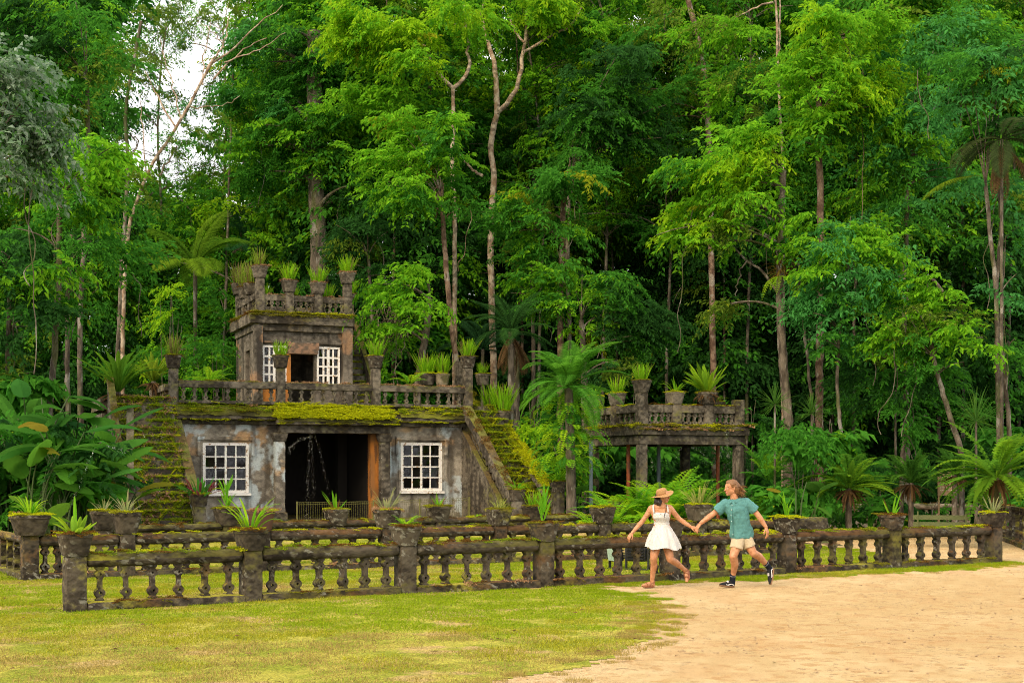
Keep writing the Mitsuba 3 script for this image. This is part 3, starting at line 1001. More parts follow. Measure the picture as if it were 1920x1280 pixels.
def bank_mesh(t0, t1, y0, y1, z0, z1, seed=3):
    nx, ny = max(6, int((t1 - t0) / 0.06)), 7
    X, Y = np.meshgrid(np.linspace(t0, t1, nx), np.linspace(y0, y1, ny), indexing='ij')
    s = (Y - y0) / (y1 - y0)
    Z = z0 + (z1 - z0) * s
    w = np.stack([X * 5, Y * 5, X * 0 + seed], -1)
    Z = Z + 0.05 * np.sin(np.pi * np.clip(s, 0, 1)) + (meshkit.fbm(w, 3, seed) - 0.4) * 0.10
    e = (s == 0)
    Z[e] -= 0.05
    Y = Y - np.where(e, 0.02 + 0.05 * meshkit.fbm(w * 2, 2, seed), 0)
    i = np.arange(X.size).reshape(X.shape)
    q = np.stack([i[:-1, :-1], i[1:, :-1], i[1:, 1:], i[:-1, 1:]], -1).reshape(-1, 4)
    return tm(np.stack([X, Y, Z], -1).reshape(-1, 3), np.vstack([q[:, [0, 1, 2]], q[:, [0, 2, 3]]]))


def moss_bed_fn(p, n, uv):
    b = fbm(p.x * 2.2, p.y * 2.2, p.z * 2.2, 3)
    c = mix((0.13, 0.135, 0.012), (0.055, 0.050, 0.014), smoothstep(0.38, 0.6, b))
    return c * (0.6 + 0.8 * noise(p.x * 50, p.y * 50, p.z * 50))


bumped('moss_bed', moss_bed_fn, lambda p, n, uv: fbm(p.x * 35, p.y * 35, p.z * 35, 3), 0.03)
slope_moss('moss_bank', cl0, cl1 - 0.05, -0.31, -0.02, zc1 - 0.02, DECK - 0.09, ('litter', 'olive', 'green', 'lime'), 100, 0.9)
slope_moss('moss_bank', cr0 + 0.3, cr1, -0.31, -0.02, zc1 - 0.02, DECK - 0.09, ('olive', 'green', 'lime', 'lime'), 110, 0.9)
slope_moss('moss_bank', cm0, cm1, -0.66, -0.02, zm1 - 0.02, DECK - 0.09, ('lime', 'lime', 'lime', 'lime', 'green'), 230, 1.1)
for t0_, t1_, y_, z_ in ((cl0, cl1, -0.31, zc0 - 0.02), (cm0, cm1, -0.66, zm0 + 0.02), (cr0, cr1, -0.31, zc0 - 0.02)):
    moss_on(HOUSE, HM, t0_, t1_, y_ - 0.02, y_ + 0.02, z_, ('olive', 'lime'), 260, size=0.7)

# porch columns with capitals
for px in (524, 721):
    t = ft(px, -0.32)
    zt = zm0 - 0.22
    hp('column', rbox(0.30, 0.30, zt - FLOOR - 0.22, (t, -0.30, (zt - 0.22 + FLOOR) / 2), r=0.06, amp=0.012, seg=0.09, seed=px), 'ruin_stone' if px > 600 else 'plaster', smooth=50)
    hp('capital', rbox(0.44, 0.44, 0.24, (t, -0.30, zt - 0.12), r=0.03, amp=0.01, seg=0.09, seed=px + 1, taper=0.72), 'ruin_stone', smooth=50)
    hp('column_base', rbox(0.40, 0.40, 0.24, (t, -0.30, FLOOR + 0.12), r=0.03, amp=0.01, seg=0.09, seed=px + 2), 'ruin_stone', smooth=50)

# roof-terrace balustrade
RAIL0, RAIL1 = fz(600, 732), fz(600, 719)
DK = DECK + 0.03
ys = 0.0
posts_px = [325, 526, 704, 877]
for i, px in enumerate(posts_px):
    t = ft(px, ys)
    h = fz(px, 690 if 0 < i else 690, ys)
    if i in (0, 3):
        z0 = fz(px, 800, ys) if i == 0 else 0.3
        z0 = 0.3
    else:
        z0 = DECK - 0.05
    hp('post', rbox(0.25, 0.25, h - z0, (t, ys, (h + z0) / 2), r=0.03, amp=0.012, seg=0.09, seed=200 + px), 'ruin_stone', smooth=50)
for i in range(3):
    a, b = ft(posts_px[i], ys) + 0.115, ft(posts_px[i + 1], ys) - 0.115
    hp('rail', rbox(b - a, 0.22, RAIL1 - RAIL0, ((a + b) / 2, ys, (RAIL0 + RAIL1) / 2), r=0.035, amp=0.012, seg=0.085, seed=210 + i), 'ruin_stone', smooth=50)
    nb = (9, 8, 8)[i]
    for k in range(nb):
        x = a + (b - a) * (k + 0.5) / nb
        part(HOUSE, 'baluster', baluster(RAIL0 - DK + 0.01, 0.10, 0.10, 'ruin_stone', k % 4), 'ruin_stone', M=HM @ mat((x, ys, DK - 0.005), RNG.normal() * 0.05))
    hp('balustrade_plinth', rbox(b - a, 0.26, DK - DECK + 0.06, ((a + b) / 2, ys, (DK + DECK) / 2 - 0.03), r=0.02, amp=0.01, seed=220 + i), 'ruin_stone', smooth=50)
    moss_on(HOUSE, HM, a, b, -0.09, 0.07, RAIL1 - 0.01, ('rust', 'olive', 'litter'), 60, size=0.6)
# left side rail of the terrace
for k in range(7):
    part(HOUSE, 'baluster', baluster(RAIL0 - DK + 0.01, 0.10, 0.10, 'ruin_stone', k % 4), 'ruin_stone', M=HM @ mat((0.02, 1.9 + 0.45 * k, DK - 0.005), 1.57))
hp('rail', rbox(0.2, 3.4, RAIL1 - RAIL0, (0.02, 3.3, (RAIL0 + RAIL1) / 2), r=0.035, amp=0.012, seed=230), 'ruin_stone', smooth=50)

# ---- tower
SB = 2.5
TZ0 = DECK
w0, w1 = ft(480, SB), ft(656, SB)
TD = 2.9
zt_c0, zt_c1 = fz(570, 612, SB), fz(570, 592, SB)


def tp(name, mesh, bsdf, smooth=False, **tag):
    return hp('tower__' + name, moved(mesh, mat((0, SB, 0))), bsdf, smooth, **tag)


scene_w = (ft(492, SB), ft(537, SB), fz(515, 762, SB), fz(515, 648, SB))
scene_e = (ft(594, SB), ft(637, SB), fz(615, 762, SB), fz(615, 651, SB))
scene_w = (scene_w[0], scene_w[1], fz(515, 722, SB), scene_w[3])
scene_e = (scene_e[0], scene_e[1], fz(615, 724, SB), scene_e[3])
door = (ft(545, SB), ft(590, SB), TZ0 - 0.1, fz(567, 664, SB))
tp('wall', wall_with(w0, w1, TZ0 - 0.1, zt_c0, [scene_w, scene_e, door], 0.22), 'tower_stone')
sd = wall_with(0.25, TD, TZ0 - 0.1, zt_c0, [(0.9, 1.6, TZ0 - 0.1, TZ0 + 1.75)], 0.22)
sd.apply_transform(mat((w0 + 0.0, 0, 0), math.pi / 2))
sd.apply_translation((0.22, 0, 0))
tp('wall', sd, 'tower_stone')
sd = wall_with(0.22, TD, TZ0 - 0.1, zt_c0, [], 0.22)
sd.apply_transform(mat((w1, 0, 0), math.pi / 2))
tp('wall', sd, 'tower_stone')
tp('wall', box(w1 - w0, 0.2, zt_c0 - TZ0, ((w0 + w1) / 2, TD + 0.1, (zt_c0 + TZ0) / 2)), 'tower_stone')
tp('roof_slab', box(w1 - w0 + 0.1, TD + 0.1, 0.16, ((w0 + w1) / 2, TD / 2 + 0.1, zt_c0 + 0.083)), 'ruin_stone')
for x, wd in ((w0 + 0.05, 0.26), (w1 - 0.1, 0.30)):
    tp('corner_pier', rbox(wd, 0.26, zt_c0 - TZ0 - 0.02, (x, -0.04, (zt_c0 + TZ0) / 2), r=0.03, amp=0.012, seg=0.09, seed=int(x * 10)), 'tower_stone', smooth=50)
tp('band', rbox(w1 - w0 + 0.06, 0.10, 0.05, ((w0 + w1) / 2, -0.045, scene_w[3] + 0.10), r=0.01, amp=0.004, seed=3), 'tower_stone', smooth=50)
tp('lintel', rbox(door[1] - door[0] + 0.16, 0.14, 0.34, ((door[0] + door[1]) / 2, -0.06, door[3] + 0.16), r=0.03, amp=0.012, seed=4), 'ochre_brown', smooth=50)
tp('lintel_scroll', rbox(0.11, 0.16, 0.24, (door[1] + 0.06, -0.075, door[3] + 0.23), r=0.04, amp=0.01, seed=5), 'ochre_brown', smooth=50)
tp('lintel_scroll', rbox(0.11, 0.16, 0.20, (door[0] - 0.06, -0.075, door[3] + 0.27), r=0.04, amp=0.01, seed=6), 'ochre_brown', smooth=50)
tp('apron', box(scene_w[1] - scene_w[0] + 0.1, 0.03, scene_w[2] - TZ0, ((scene_w[0] + scene_w[1]) / 2, -0.013, (scene_w[2] + TZ0) / 2)), 'ochre_plaster', label='orange painted panel under the left lattice window')
tp('apron', box(0.13, 0.05, door[3] - TZ0, (door[0] - 0.066, -0.02, (door[3] + TZ0) / 2)), 'ochre_plaster')


def ochre_brown_fn(p, n, uv):
    return mix((0.26, 0.155, 0.095), (0.11, 0.08, 0.055), smoothstep(0.4, 0.65, fbm(p.x * 8, p.y * 8, p.z * 8, 3)))


bumped('ochre_brown', ochre_brown_fn, stone_bump, 0.014)
TM = HM @ mat((0, SB, 0))
window(HOUSE, TM, *scene_w, 4, 4, y=-0.03, fw=0.055, mw=0.05)
window(HOUSE, TM, *scene_e, 4, 4, y=-0.03, fw=0.055, mw=0.05)
tp('cornice', rbox(w1 - w0 + 0.30, TD + 0.45, zt_c1 - zt_c0, ((w0 + w1) / 2 - 0.06, TD / 2 - 0.02, (zt_c0 + zt_c1) / 2 + 0.02), r=0.04, amp=0.018, seg=0.09, seed=21), 'ruin_stone', smooth=50)
tp('cornice', rbox(w1 - w0 + 0.10, TD + 0.2, 0.24, ((w0 + w1) / 2 - 0.02, TD / 2 - 0.03, zt_c0 - 0.06), r=0.03, amp=0.012, seg=0.1, seed=22), 'ruin_stone', smooth=50)
zt1 = zt_c1 + 0.02
TW = HM @ mat((0, SB, 0))
moss_on(HOUSE, TW, w0 - 0.18, w1 + 0.08, -0.24, -0.05, zt1 + 0.0, ('olive', 'lime', 'olive'), 210, size=0.8)
moss_on(HOUSE, TW, w0 - 0.18, w1 + 0.08, -0.26, -0.23, zt1 - 0.08, ('olive', 'lime'), 600, size=0.7)
moss_on(HOUSE, TW, w0 - 0.22, w0 + 0.0, -0.2, TD, zt1 - 0.01, ('rust', 'olive'), 90, size=0.8)
tr0, tr1 = fz(570, 567, SB), fz(570, 555, SB)
tpx = [487, 542, 596, 651]
TPOST = []
for i, px in enumerate(tpx):
    t = ft(px, SB)
    zp = fz(px, (521, 548, 552, 533)[i], SB)
    tp('post', rbox(0.25, 0.25, zp - zt1 + 0.02, (t, 0.0, (zp + zt1) / 2), r=0.02, amp=0.01, seg=0.08, seed=240 + i), 'ruin_stone', smooth=50)
    TPOST.append((t, zp))
for i in range(3):
    a, b = TPOST[i][0] + 0.09, TPOST[i + 1][0] - 0.09
    tp('rail', rbox(b - a, 0.17, tr1 - tr0, ((a + b) / 2, 0, (tr0 + tr1) / 2), r=0.03, amp=0.01, seg=0.08, seed=250 + i), 'ruin_stone', smooth=50)
    for k in range(4):
        x = a + (b - a) * (k + 0.5) / 4
        part(HOUSE, 'tower__baluster', baluster(tr0 - zt1 - 0.0, 0.11, 0.10, 'ruin_stone', k), 'ruin_stone', M=TW @ mat((x, 0, zt1 + 0.004), RNG.normal() * 0.08))
    moss_on(HOUSE, TW, a, b, -0.07, 0.07, tr1 - 0.01, ('rust', 'litter', 'olive'), 60, size=0.5)
for k in range(3):
    y = TD * (k + 0.9) / 3 - 0.1
    tp('post', rbox(0.2, 0.2, (0.62, 0.62, 0.85)[k], (w0 + 0.02, y, zt1 + (0.62, 0.62, 0.85)[k] / 2), r=0.02, amp=0.01, seg=0.08, seed=260 + k), 'ruin_stone', smooth=50)
    for j in range(2):
        part(HOUSE, 'tower__baluster', baluster(tr0 - zt1, 0.085, 0.085, 'ruin_stone', j), 'ruin_stone', M=TW @ mat((w0 + 0.02, y - 0.32 - 0.25 * j, zt1 + 0.004), 1.57))
tp('rail', rbox(0.17, TD - 0.1, tr1 - tr0, (w0 + 0.02, TD / 2, (tr0 + tr1) / 2 + 0.01), r=0.03, amp=0.01, seed=266), 'ruin_stone', smooth=50)
tp('rail', rbox(w1 - w0 - 0.2, 0.17, tr1 - tr0, ((w0 + w1) / 2, TD - 0.05, (tr0 + tr1) / 2), r=0.03, amp=0.01, seed=267), 'ruin_stone', smooth=50)


# ---- stairs
def staircase(x0, x1, z_top, z_bot, run, y_top, n, seed, mossk, left=True, right=True, treads='ruin_stone'):
    st = num(HOUSE + '__staircase')
    rise, going = (z_top - z_bot) / n, run / n
    for k in range(n):
        zt = z_top - rise * k
        y = y_top - going * (k + 0.5)
        m = rbox(x1 - x0, going + 0.06, rise + 0.10, ((x0 + x1) / 2, y, zt - rise / 2 - 0.05), r=0.025, amp=0.014, seg=0.10, seed=seed + k)
        put(num(st + '__step'), mikit.ply(m, treads, smooth=50), HM)
    und = Polygon([(y_top, z_top - 0.35), (y_top - run, z_bot - 0.25), (y_top - run, z_bot - 0.6), (y_top, z_bot - 0.6)])
    und = extrude(und, x1 - x0 - 0.02)
    und.apply_transform(np.array([[0, 0, 1, x0 + 0.01], [1, 0, 0, 0], [0, 1, 0, 0], [0, 0, 0, 1.0]]))
    put(num(st + '__base'), mikit.ply(und, 'ruin_stone'), HM)

    def on_step(x, y):
        k = int((y_top - y) / going)
        return z_top - rise * k + 0.005 if 0 <= k < n else None

    ky = num(st + '__moss')
    cnt = 0
    for k in range(n):
        zt = z_top - rise * k
        for _ in range(int(44 * (x1 - x0))):
            x = RNG.uniform(x0 + 0.1, x1 - 0.05)
            lump = meshkit.noise(np.array([[x * 2.5, k * 0.6, seed]]))[0]
            if lump < 0.30:
                continue
            y = y_top - going * (k + RNG.choice([0.3, 0.7, 0.97, 1.0]))
            dz = 0.0 if RNG.random() < 0.6 else -rise * RNG.uniform(0.1, 0.8)
            if dz < 0:
                y = y_top - going * (k + 1) - 0.03
            kd = mossk[RNG.integers(len(mossk))]
            cnt += 1
            inst(f'{ky}__{cnt:04d}', MOSS[kd][RNG.integers(2)], HM @ mat((x, y, zt + dz + 0.01), RNG.uniform(0, 6.28), RNG.uniform(0.8, 1.5), rx=-0.9 if dz < 0 else RNG.normal() * 0.2))
    labels.setdefault(ky, {})['kind'] = 'stuff'
    return st


def parapet(x, y_top, z_top, y_bot, z_bot, w=0.2, h=0.16, under=None, seed=0, bsdf='ruin_stone', mossk=None, dens=60, name='parapet', size=0.7):
    d = np.array([0, y_bot - y_top, z_bot - z_top])
    L = np.linalg.norm(d)
    a = math.atan2(d[2], -d[1])
    M = HM @ mat((x, y_top, z_top), -math.pi / 2, ry=-a)
    part(HOUSE, name, rbox(L, w, h, (L / 2, 0, 0), r=0.04, amp=0.014, seg=0.09, seed=seed), bsdf, smooth=50, M=M)
    if under:
        poly = Polygon([(y_top, z_top - 0.05), (y_bot, z_bot - 0.05), (y_bot, under), (y_top, under)])
        m = extrude(poly, w * 0.7)
        m.apply_transform(np.array([[0, 0, 1, x - w * 0.35], [1, 0, 0, 0], [0, 1, 0, 0], [0, 0, 0, 1.0]]))
        part(HOUSE, name + '_wall', m, 'ruin_stone', M=HM)
    if mossk:
        moss_on(HOUSE, M, 0.05, L - 0.05, -w * 0.45, w * 0.45, h / 2 - 0.005, mossk, dens, size=size)


staircase(-1.62, -0.12, DECK + 0.05, 0.42, 3.9, 0.15, 16, 400, ('green', 'green', 'lime', 'green', 'litter'))
parapet(-0.02, 0.0, fz(322, 786), -3.85, 0.86, w=0.26, h=0.26, under=None, seed=420, mossk=None)
parapet(-0.10, 0.0, fz(322, 790) - 0.85, -3.4, 0.45, w=0.16, h=0.16, under=0.2, seed=423, bsdf='ruin_stone', mossk=('litter', 'rust'), dens=12)
parapet(-1.72, 0.0, DECK + 0.55, -3.75, 0.75, w=0.20, h=0.16, under=0.2, seed=421, mossk=('olive',), dens=15)
# landing behind the left stair and its shadowed back
hp('landing', box(2.0, 2.6, 0.3, (-0.95, 1.5, DECK - 0.1)), 'ruin_stone')
hp('landing_support', box(1.9, 2.5, DECK - 0.4, (-0.95, 1.55, (DECK - 0.3) / 2)), 'ruin_stone')

SX0, SX1 = W + 0.15, W + 1.12
staircase(SX0, SX1, DECK + 0.02, 0.42, 4.1, 0.35, 16, 440, ('green', 'lime', 'olive', 'green'))
parapet(W + 0.06, -0.1, fz(880, 768), -3.9, 1.05, w=0.28, h=0.30, under=None, seed=460, mossk=('rust', 'olive'), dens=20)
parapet(W + 0.02, 0.0, fz(880, 772) - 0.55, -3.6, 0.55, w=0.18, h=0.1, under=0.2, seed=463, bsdf='ruin_stone', mossk=None)
parapet(SX1 + 0.1, 0.1, fz(942, 795), -3.95, 0.95, w=0.26, h=0.24, under=None, seed=461, mossk=('lime', 'lime', 'lime', 'olive'), dens=150, size=1.0)
parapet(SX1 + 0.08, 0.1, DECK - 0.55, -3.95, 0.40, w=0.16, h=0.14, under=0.2, seed=465, mossk=('lime', 'olive'), dens=60)
for k in range(3):
    y = -0.9 - 1.05 * k
    zz = np.interp(y, [-3.95, 0.1], [0.95, fz(942, 795)])
    hp('parapet_pier', rbox(0.17, 0.17, 0.62, (SX1 + 0.1, y, zz - 0.36), r=0.02, amp=0.01, seed=470 + k), 'ruin_stone', smooth=50)
# upper landing and pillars with a cross-bar, right stair
hp('landing', box(2.0, 3.0, 0.3, (W + 0.9, 2.05, DECK - 0.16)), 'ruin_stone')
hp('landing_support', box(1.7, 2.8, DECK - 0.5, (W + 0.95, 2.05, (DECK - 0.4) / 2)), 'ruin_stone')
GATE = [(SX1 + 0.1, 0.9, 3.42), (SX1 + 0.1, -0.1, 3.28)]
for x_, y_, z_ in GATE:
    hp('gate_pillar', rbox(0.22, 0.22, z_ - 2.2, (x_, y_, (z_ + 2.2) / 2), r=0.02, amp=0.01, seed=480), 'ruin_stone', smooth=50)
hp('gate_bar', rbox(0.14, 0.8, 0.13, (SX1 + 0.1, 0.4, 3.05), r=0.02, amp=0.01, seed=481), 'ruin_stone', smooth=50)
parapet(SX1 - 0.25, 2.4, DECK + 0.95, 0.95, 3.45, w=0.18, h=0.16, seed=482, mossk=('lime', 'olive'), dens=60)
hp('post', rbox(0.22, 0.22, 1.2, (W + 0.45, 1.6, DECK + 0.85), r=0.02, amp=0.01, seed=484), 'ruin_stone', smooth=50)
# steep stair from the terrace to the tower roof
TS = w1 + 0.05
st_ = num(HOUSE + '__staircase')
for k in range(13):
    zz = TZ0 + 0.1 + 0.215 * k
    put(num(st_ + '__step'), mikit.ply(rbox(0.62, 0.25, 0.20, (TS + 0.36, SB + 0.3 + 0.17 * k, zz), r=0.02, amp=0.01, seed=500 + k), 'ruin_stone', smooth=50), HM)
moss_on(st_, HM, TS + 0.08, TS + 0.62, SB + 0.1, SB + 2.3, lambda x, y: TZ0 + 0.2 + 0.215 * int((y - SB - 0.18) / 0.17), ('olive', 'lime', 'litter'), 90, size=0.7)
poly_ = Polygon([(SB - 0.1, TZ0 + 0.45), (SB + 2.35, zt1 + 0.15), (SB + 2.35, zt1 - 0.05), (SB + 0.05, TZ0 - 0.1), (SB - 0.1, TZ0 - 0.1)])
m_ = extrude(poly_, 0.14)
m_.apply_transform(np.array([[0, 0, 1, TS + 0.70], [1, 0, 0, 0], [0, 1, 0, 0], [0, 0, 0, 1.0]]))
hp('parapet', m_, 'ruin_stone')
hp('post', rbox(0.2, 0.2, 0.95, (TS + 0.62, SB + 2.4, zt1 + 0.25), r=0.02, amp=0.01, seed=485), 'ruin_stone', smooth=50)

# ------------------------------------------------------------------ pavilion
PV = thing('stone_pavilion', 'raised concrete terrace on square columns with a balustrade, right of the mossy stairs', 'pavilion')
PO = P(1203, 0, 38.0)
PO[2] = 0.0
PM = frame(PO, TH)
S = 3.05
pz = lambda py: CAM_H - (py - YH) / F * 38.0
zb0, zb1, zd, zr0, zr1 = pz(833), pz(816), pz(797), pz(773), pz(758)


def pp(name, mesh, bsdf='ruin_stone', smooth=50, **tag):
    return part(PV, name, mesh, bsdf, smooth, PM, **tag)


for x, y in ((0, 0), (S, 0), (0, S), (S, S)):
    pp('column', rbox(0.25, 0.25, zb0 + 0.2, (x, y, zb0 / 2 - 0.1), r=0.03, amp=0.012, seed=int(600 + x * 3 + y)))
for a, b in (((0, 0), (S, 0)), ((0, 0), (0, S)), ((S, 0), (S, S)), ((0, S), (S, S))):
    lx, ly = abs(b[0] - a[0]), abs(b[1] - a[1])
    pp('beam', rbox(lx + 0.3 if lx else 0.27, ly - 0.3 if ly else 0.3, zb1 - zb0, ((a[0] + b[0]) / 2, (a[1] + b[1]) / 2, (zb0 + zb1) / 2), r=0.02, amp=0.01, seed=610))
pp('deck', rbox(S + 0.5, S + 0.5, zd - zb1, (S / 2, S / 2, (zd + zb1) / 2 + 0.002), r=0.05, amp=0.02, seg=0.12, seed=620))
moss_on(PV, PM, -0.25, S + 0.25, -0.27, -0.08, zd - 0.02, ('litter', 'olive', 'olive', 'lime'), 130, size=0.9)
moss_on(PV, PM, -0.25, S + 0.25, -0.29, -0.25, zd - 0.13, ('litter', 'olive'), 350, size=0.8)
moss_on(PV, PM, -0.29, -0.08, -0.2, S, zd - 0.02, ('olive', 'lime'), 90, size=0.9)
PPOST = []
for i, (x, y, py) in enumerate(((0, 0, 735), (S / 3 + 0.02, 0, 757), (2 * S / 3 + 0.02, 0, 757), (S, 0, 750), (0, S / 2, 759), (0, S, 757))):
    h = CAM_H - (py - YH) / F * (PO + U * x + N * y)[1]
    pp('post', rbox(0.28, 0.28, h - zd + 0.02, (x, y, (h + zd) / 2), r=0.03, amp=0.012, seed=630 + i))
    PPOST.append((x, y, h))
for (a, b) in ((0, 1), (1, 2), (2, 3)):
    x0, x1 = PPOST[a][0] + 0.13, PPOST[b][0] - 0.13
    pp('rail', rbox(x1 - x0, 0.23, zr1 - zr0, ((x0 + x1) / 2, 0, (zr0 + zr1) / 2), r=0.03, amp=0.012, seed=640 + a))
    for k in range(4):
        part(PV, 'baluster', baluster(zr0 - zd + 0.01, 0.125, 0.10, 'ruin_stone', k), 'ruin_stone', M=PM @ mat((x0 + (x1 - x0) * (k + 0.5) / 4, 0, zd - 0.004), RNG.normal() * 0.05))
    moss_on(PV, PM, x0, x1, -0.08, 0.08, zr1 - 0.01, ('olive', 'rust', 'lime'), 90, size=0.6)
for (a, b) in ((0, 4), (4, 5)):
    y0, y1 = PPOST[a][1] + 0.13, PPOST[b][1] - 0.13
    pp('rail', rbox(0.23, y1 - y0, zr1 - zr0, (0, (y0 + y1) / 2, (zr0 + zr1) / 2 + 0.003), r=0.03, amp=0.012, seed=650 + b))
    for k in range(4):
        part(PV, 'baluster', baluster(zr0 - zd + 0.01, 0.125, 0.10, 'ruin_stone', k), 'ruin_stone', M=PM @ mat((0, y0 + (y1 - y0) * (k + 0.5) / 4, zd - 0.004), 1.57))
    moss_on(PV, PM, -0.08, 0.08, y0, y1, zr1 - 0.01, ('olive', 'lime'), 90, size=0.6)


def rust_fn(p, n, uv):
    return mix((0.40, 0.10, 0.03), (0.20, 0.07, 0.03), smoothstep(0.4, 0.65, fbm(p.x * 9, p.y * 9, p.z * 5, 3)))


scene['red_steel'] = {'type': 'twosided', 'b': {'type': 'principled', 'base_color': proc(rust_fn), 'roughness': 0.6}}
plain('grey_steel', (0.16, 0.20, 0.22), 0.5, 0.4)
for px, yy, bs, lab in ((1178, 1.5, 'red_steel', 'rust-red steel prop nearer the left column'), (1346, 1.6, 'red_steel', 'rust-red steel prop nearer the right column'), (1235, 2.2, 'grey_steel', 'blue-grey steel prop'), (1108, 0.9, 'grey_steel', 'grey steel prop beside the left column')):
    k_ = (px - 960) / F
    o_ = PO + N * yy
    x_ = (k_ * o_[1] - o_[0]) / (U[0] - k_ * U[1])
    pp('prop', tube([[x_, yy, -0.2], [x_, yy, zb0 + 0.1]], 0.055, 10), bs, 40, label=lab)

# end pillars of the stair parapets
STAIR_END = [HM @ np.array([-0.02, -3.98, 0, 1]), HM @ np.array([W + 0.06, -4.05, 0, 1]), HM @ np.array([SX1 + 0.1, -4.1, 0, 1])]
END_H = []
for (x, y, px, py) in ((-0.02, -3.98, 402, 948), (W + 0.06, -4.05, 950, 938), (SX1 + 0.1, -4.1, 1068, 922)):
    D_ = (HM @ np.array([x, y, 0, 1]))[1]
    h = CAM_H - (py - YH) / F * D_
    END_H.append(h)
    hp('parapet_post', rbox(0.28, 0.28, h - 0.1, (x, y, (h + 0.1) / 2), r=0.03, amp=0.012, seed=490 + px), 'ruin_stone', smooth=50)
# ------------------------------------------------------------------ planters and what grows in them
def pot_mesh(w, h, taper=0.72, sq=5.0, seed=0, rim=0.03):
    n = 28
    a = np.arange(n) * 2 * np.pi / n
    cs, sn = np.cos(a), np.sin(a)
    rad = (np.abs(cs) ** sq + np.abs(sn) ** sq) ** (-1 / sq)
    ring = np.stack([cs * rad, sn * rad], 1)
    prof = [(0.0, 0.02), (taper * 0.96, 0.0), (taper, 0.02), (taper + (1 - taper) * 0.35, 0.35 * h), (0.93, 0.74 * h), (0.95, 0.80 * h), (1.0, 0.82 * h), (1.0, h), (1 - rim * 2 / w, h), (0.90, h - 0.035), (0.0, h - 0.02)]
    v = []
    for s, z in prof:
        v.append(np.c_[ring * s * w / 2, np.full(n, z)])
    v = np.array(v)
    k = meshkit.fbm(v * 11 + seed, 3, seed) - 0.5
    v = v * (1 + 0.06 * k[..., None] * np.array([1, 1, 0.5]))
    i, j = np.meshgrid(np.arange(len(prof) - 1), np.arange(n), indexing='ij')
    q = np.stack([i * n + j, i * n + (j + 1) % n, (i + 1) * n + (j + 1) % n, (i + 1) * n + j], -1).reshape(-1, 4)
    return tm(v.reshape(-1, 3), np.vstack([q[:, [0, 1, 2]], q[:, [0, 2, 3]]]))


POT = {}


def planter(M, w, h, label, group=None, bsdf='stone', moss=('olive', 'lime'), taper=0.72, dens=230, sq=5.0):
    key = thing('stone_planter', label, 'planter', group)
    k = (round(w, 2), round(h, 2), taper, bsdf, RNG.integers(3), sq)
    if k not in POT:
        POT[k] = mikit.ply(pot_mesh(w, h, taper, sq, int(k[4])), bsdf, smooth=40)
    put(key + '__pot', POT[k], M)
    used.add(key + '__pot')
    r = w * 0.44
    moss_on(key, M, -r, r, -r, r, h - 0.012, moss, dens, size=0.55)
    return key


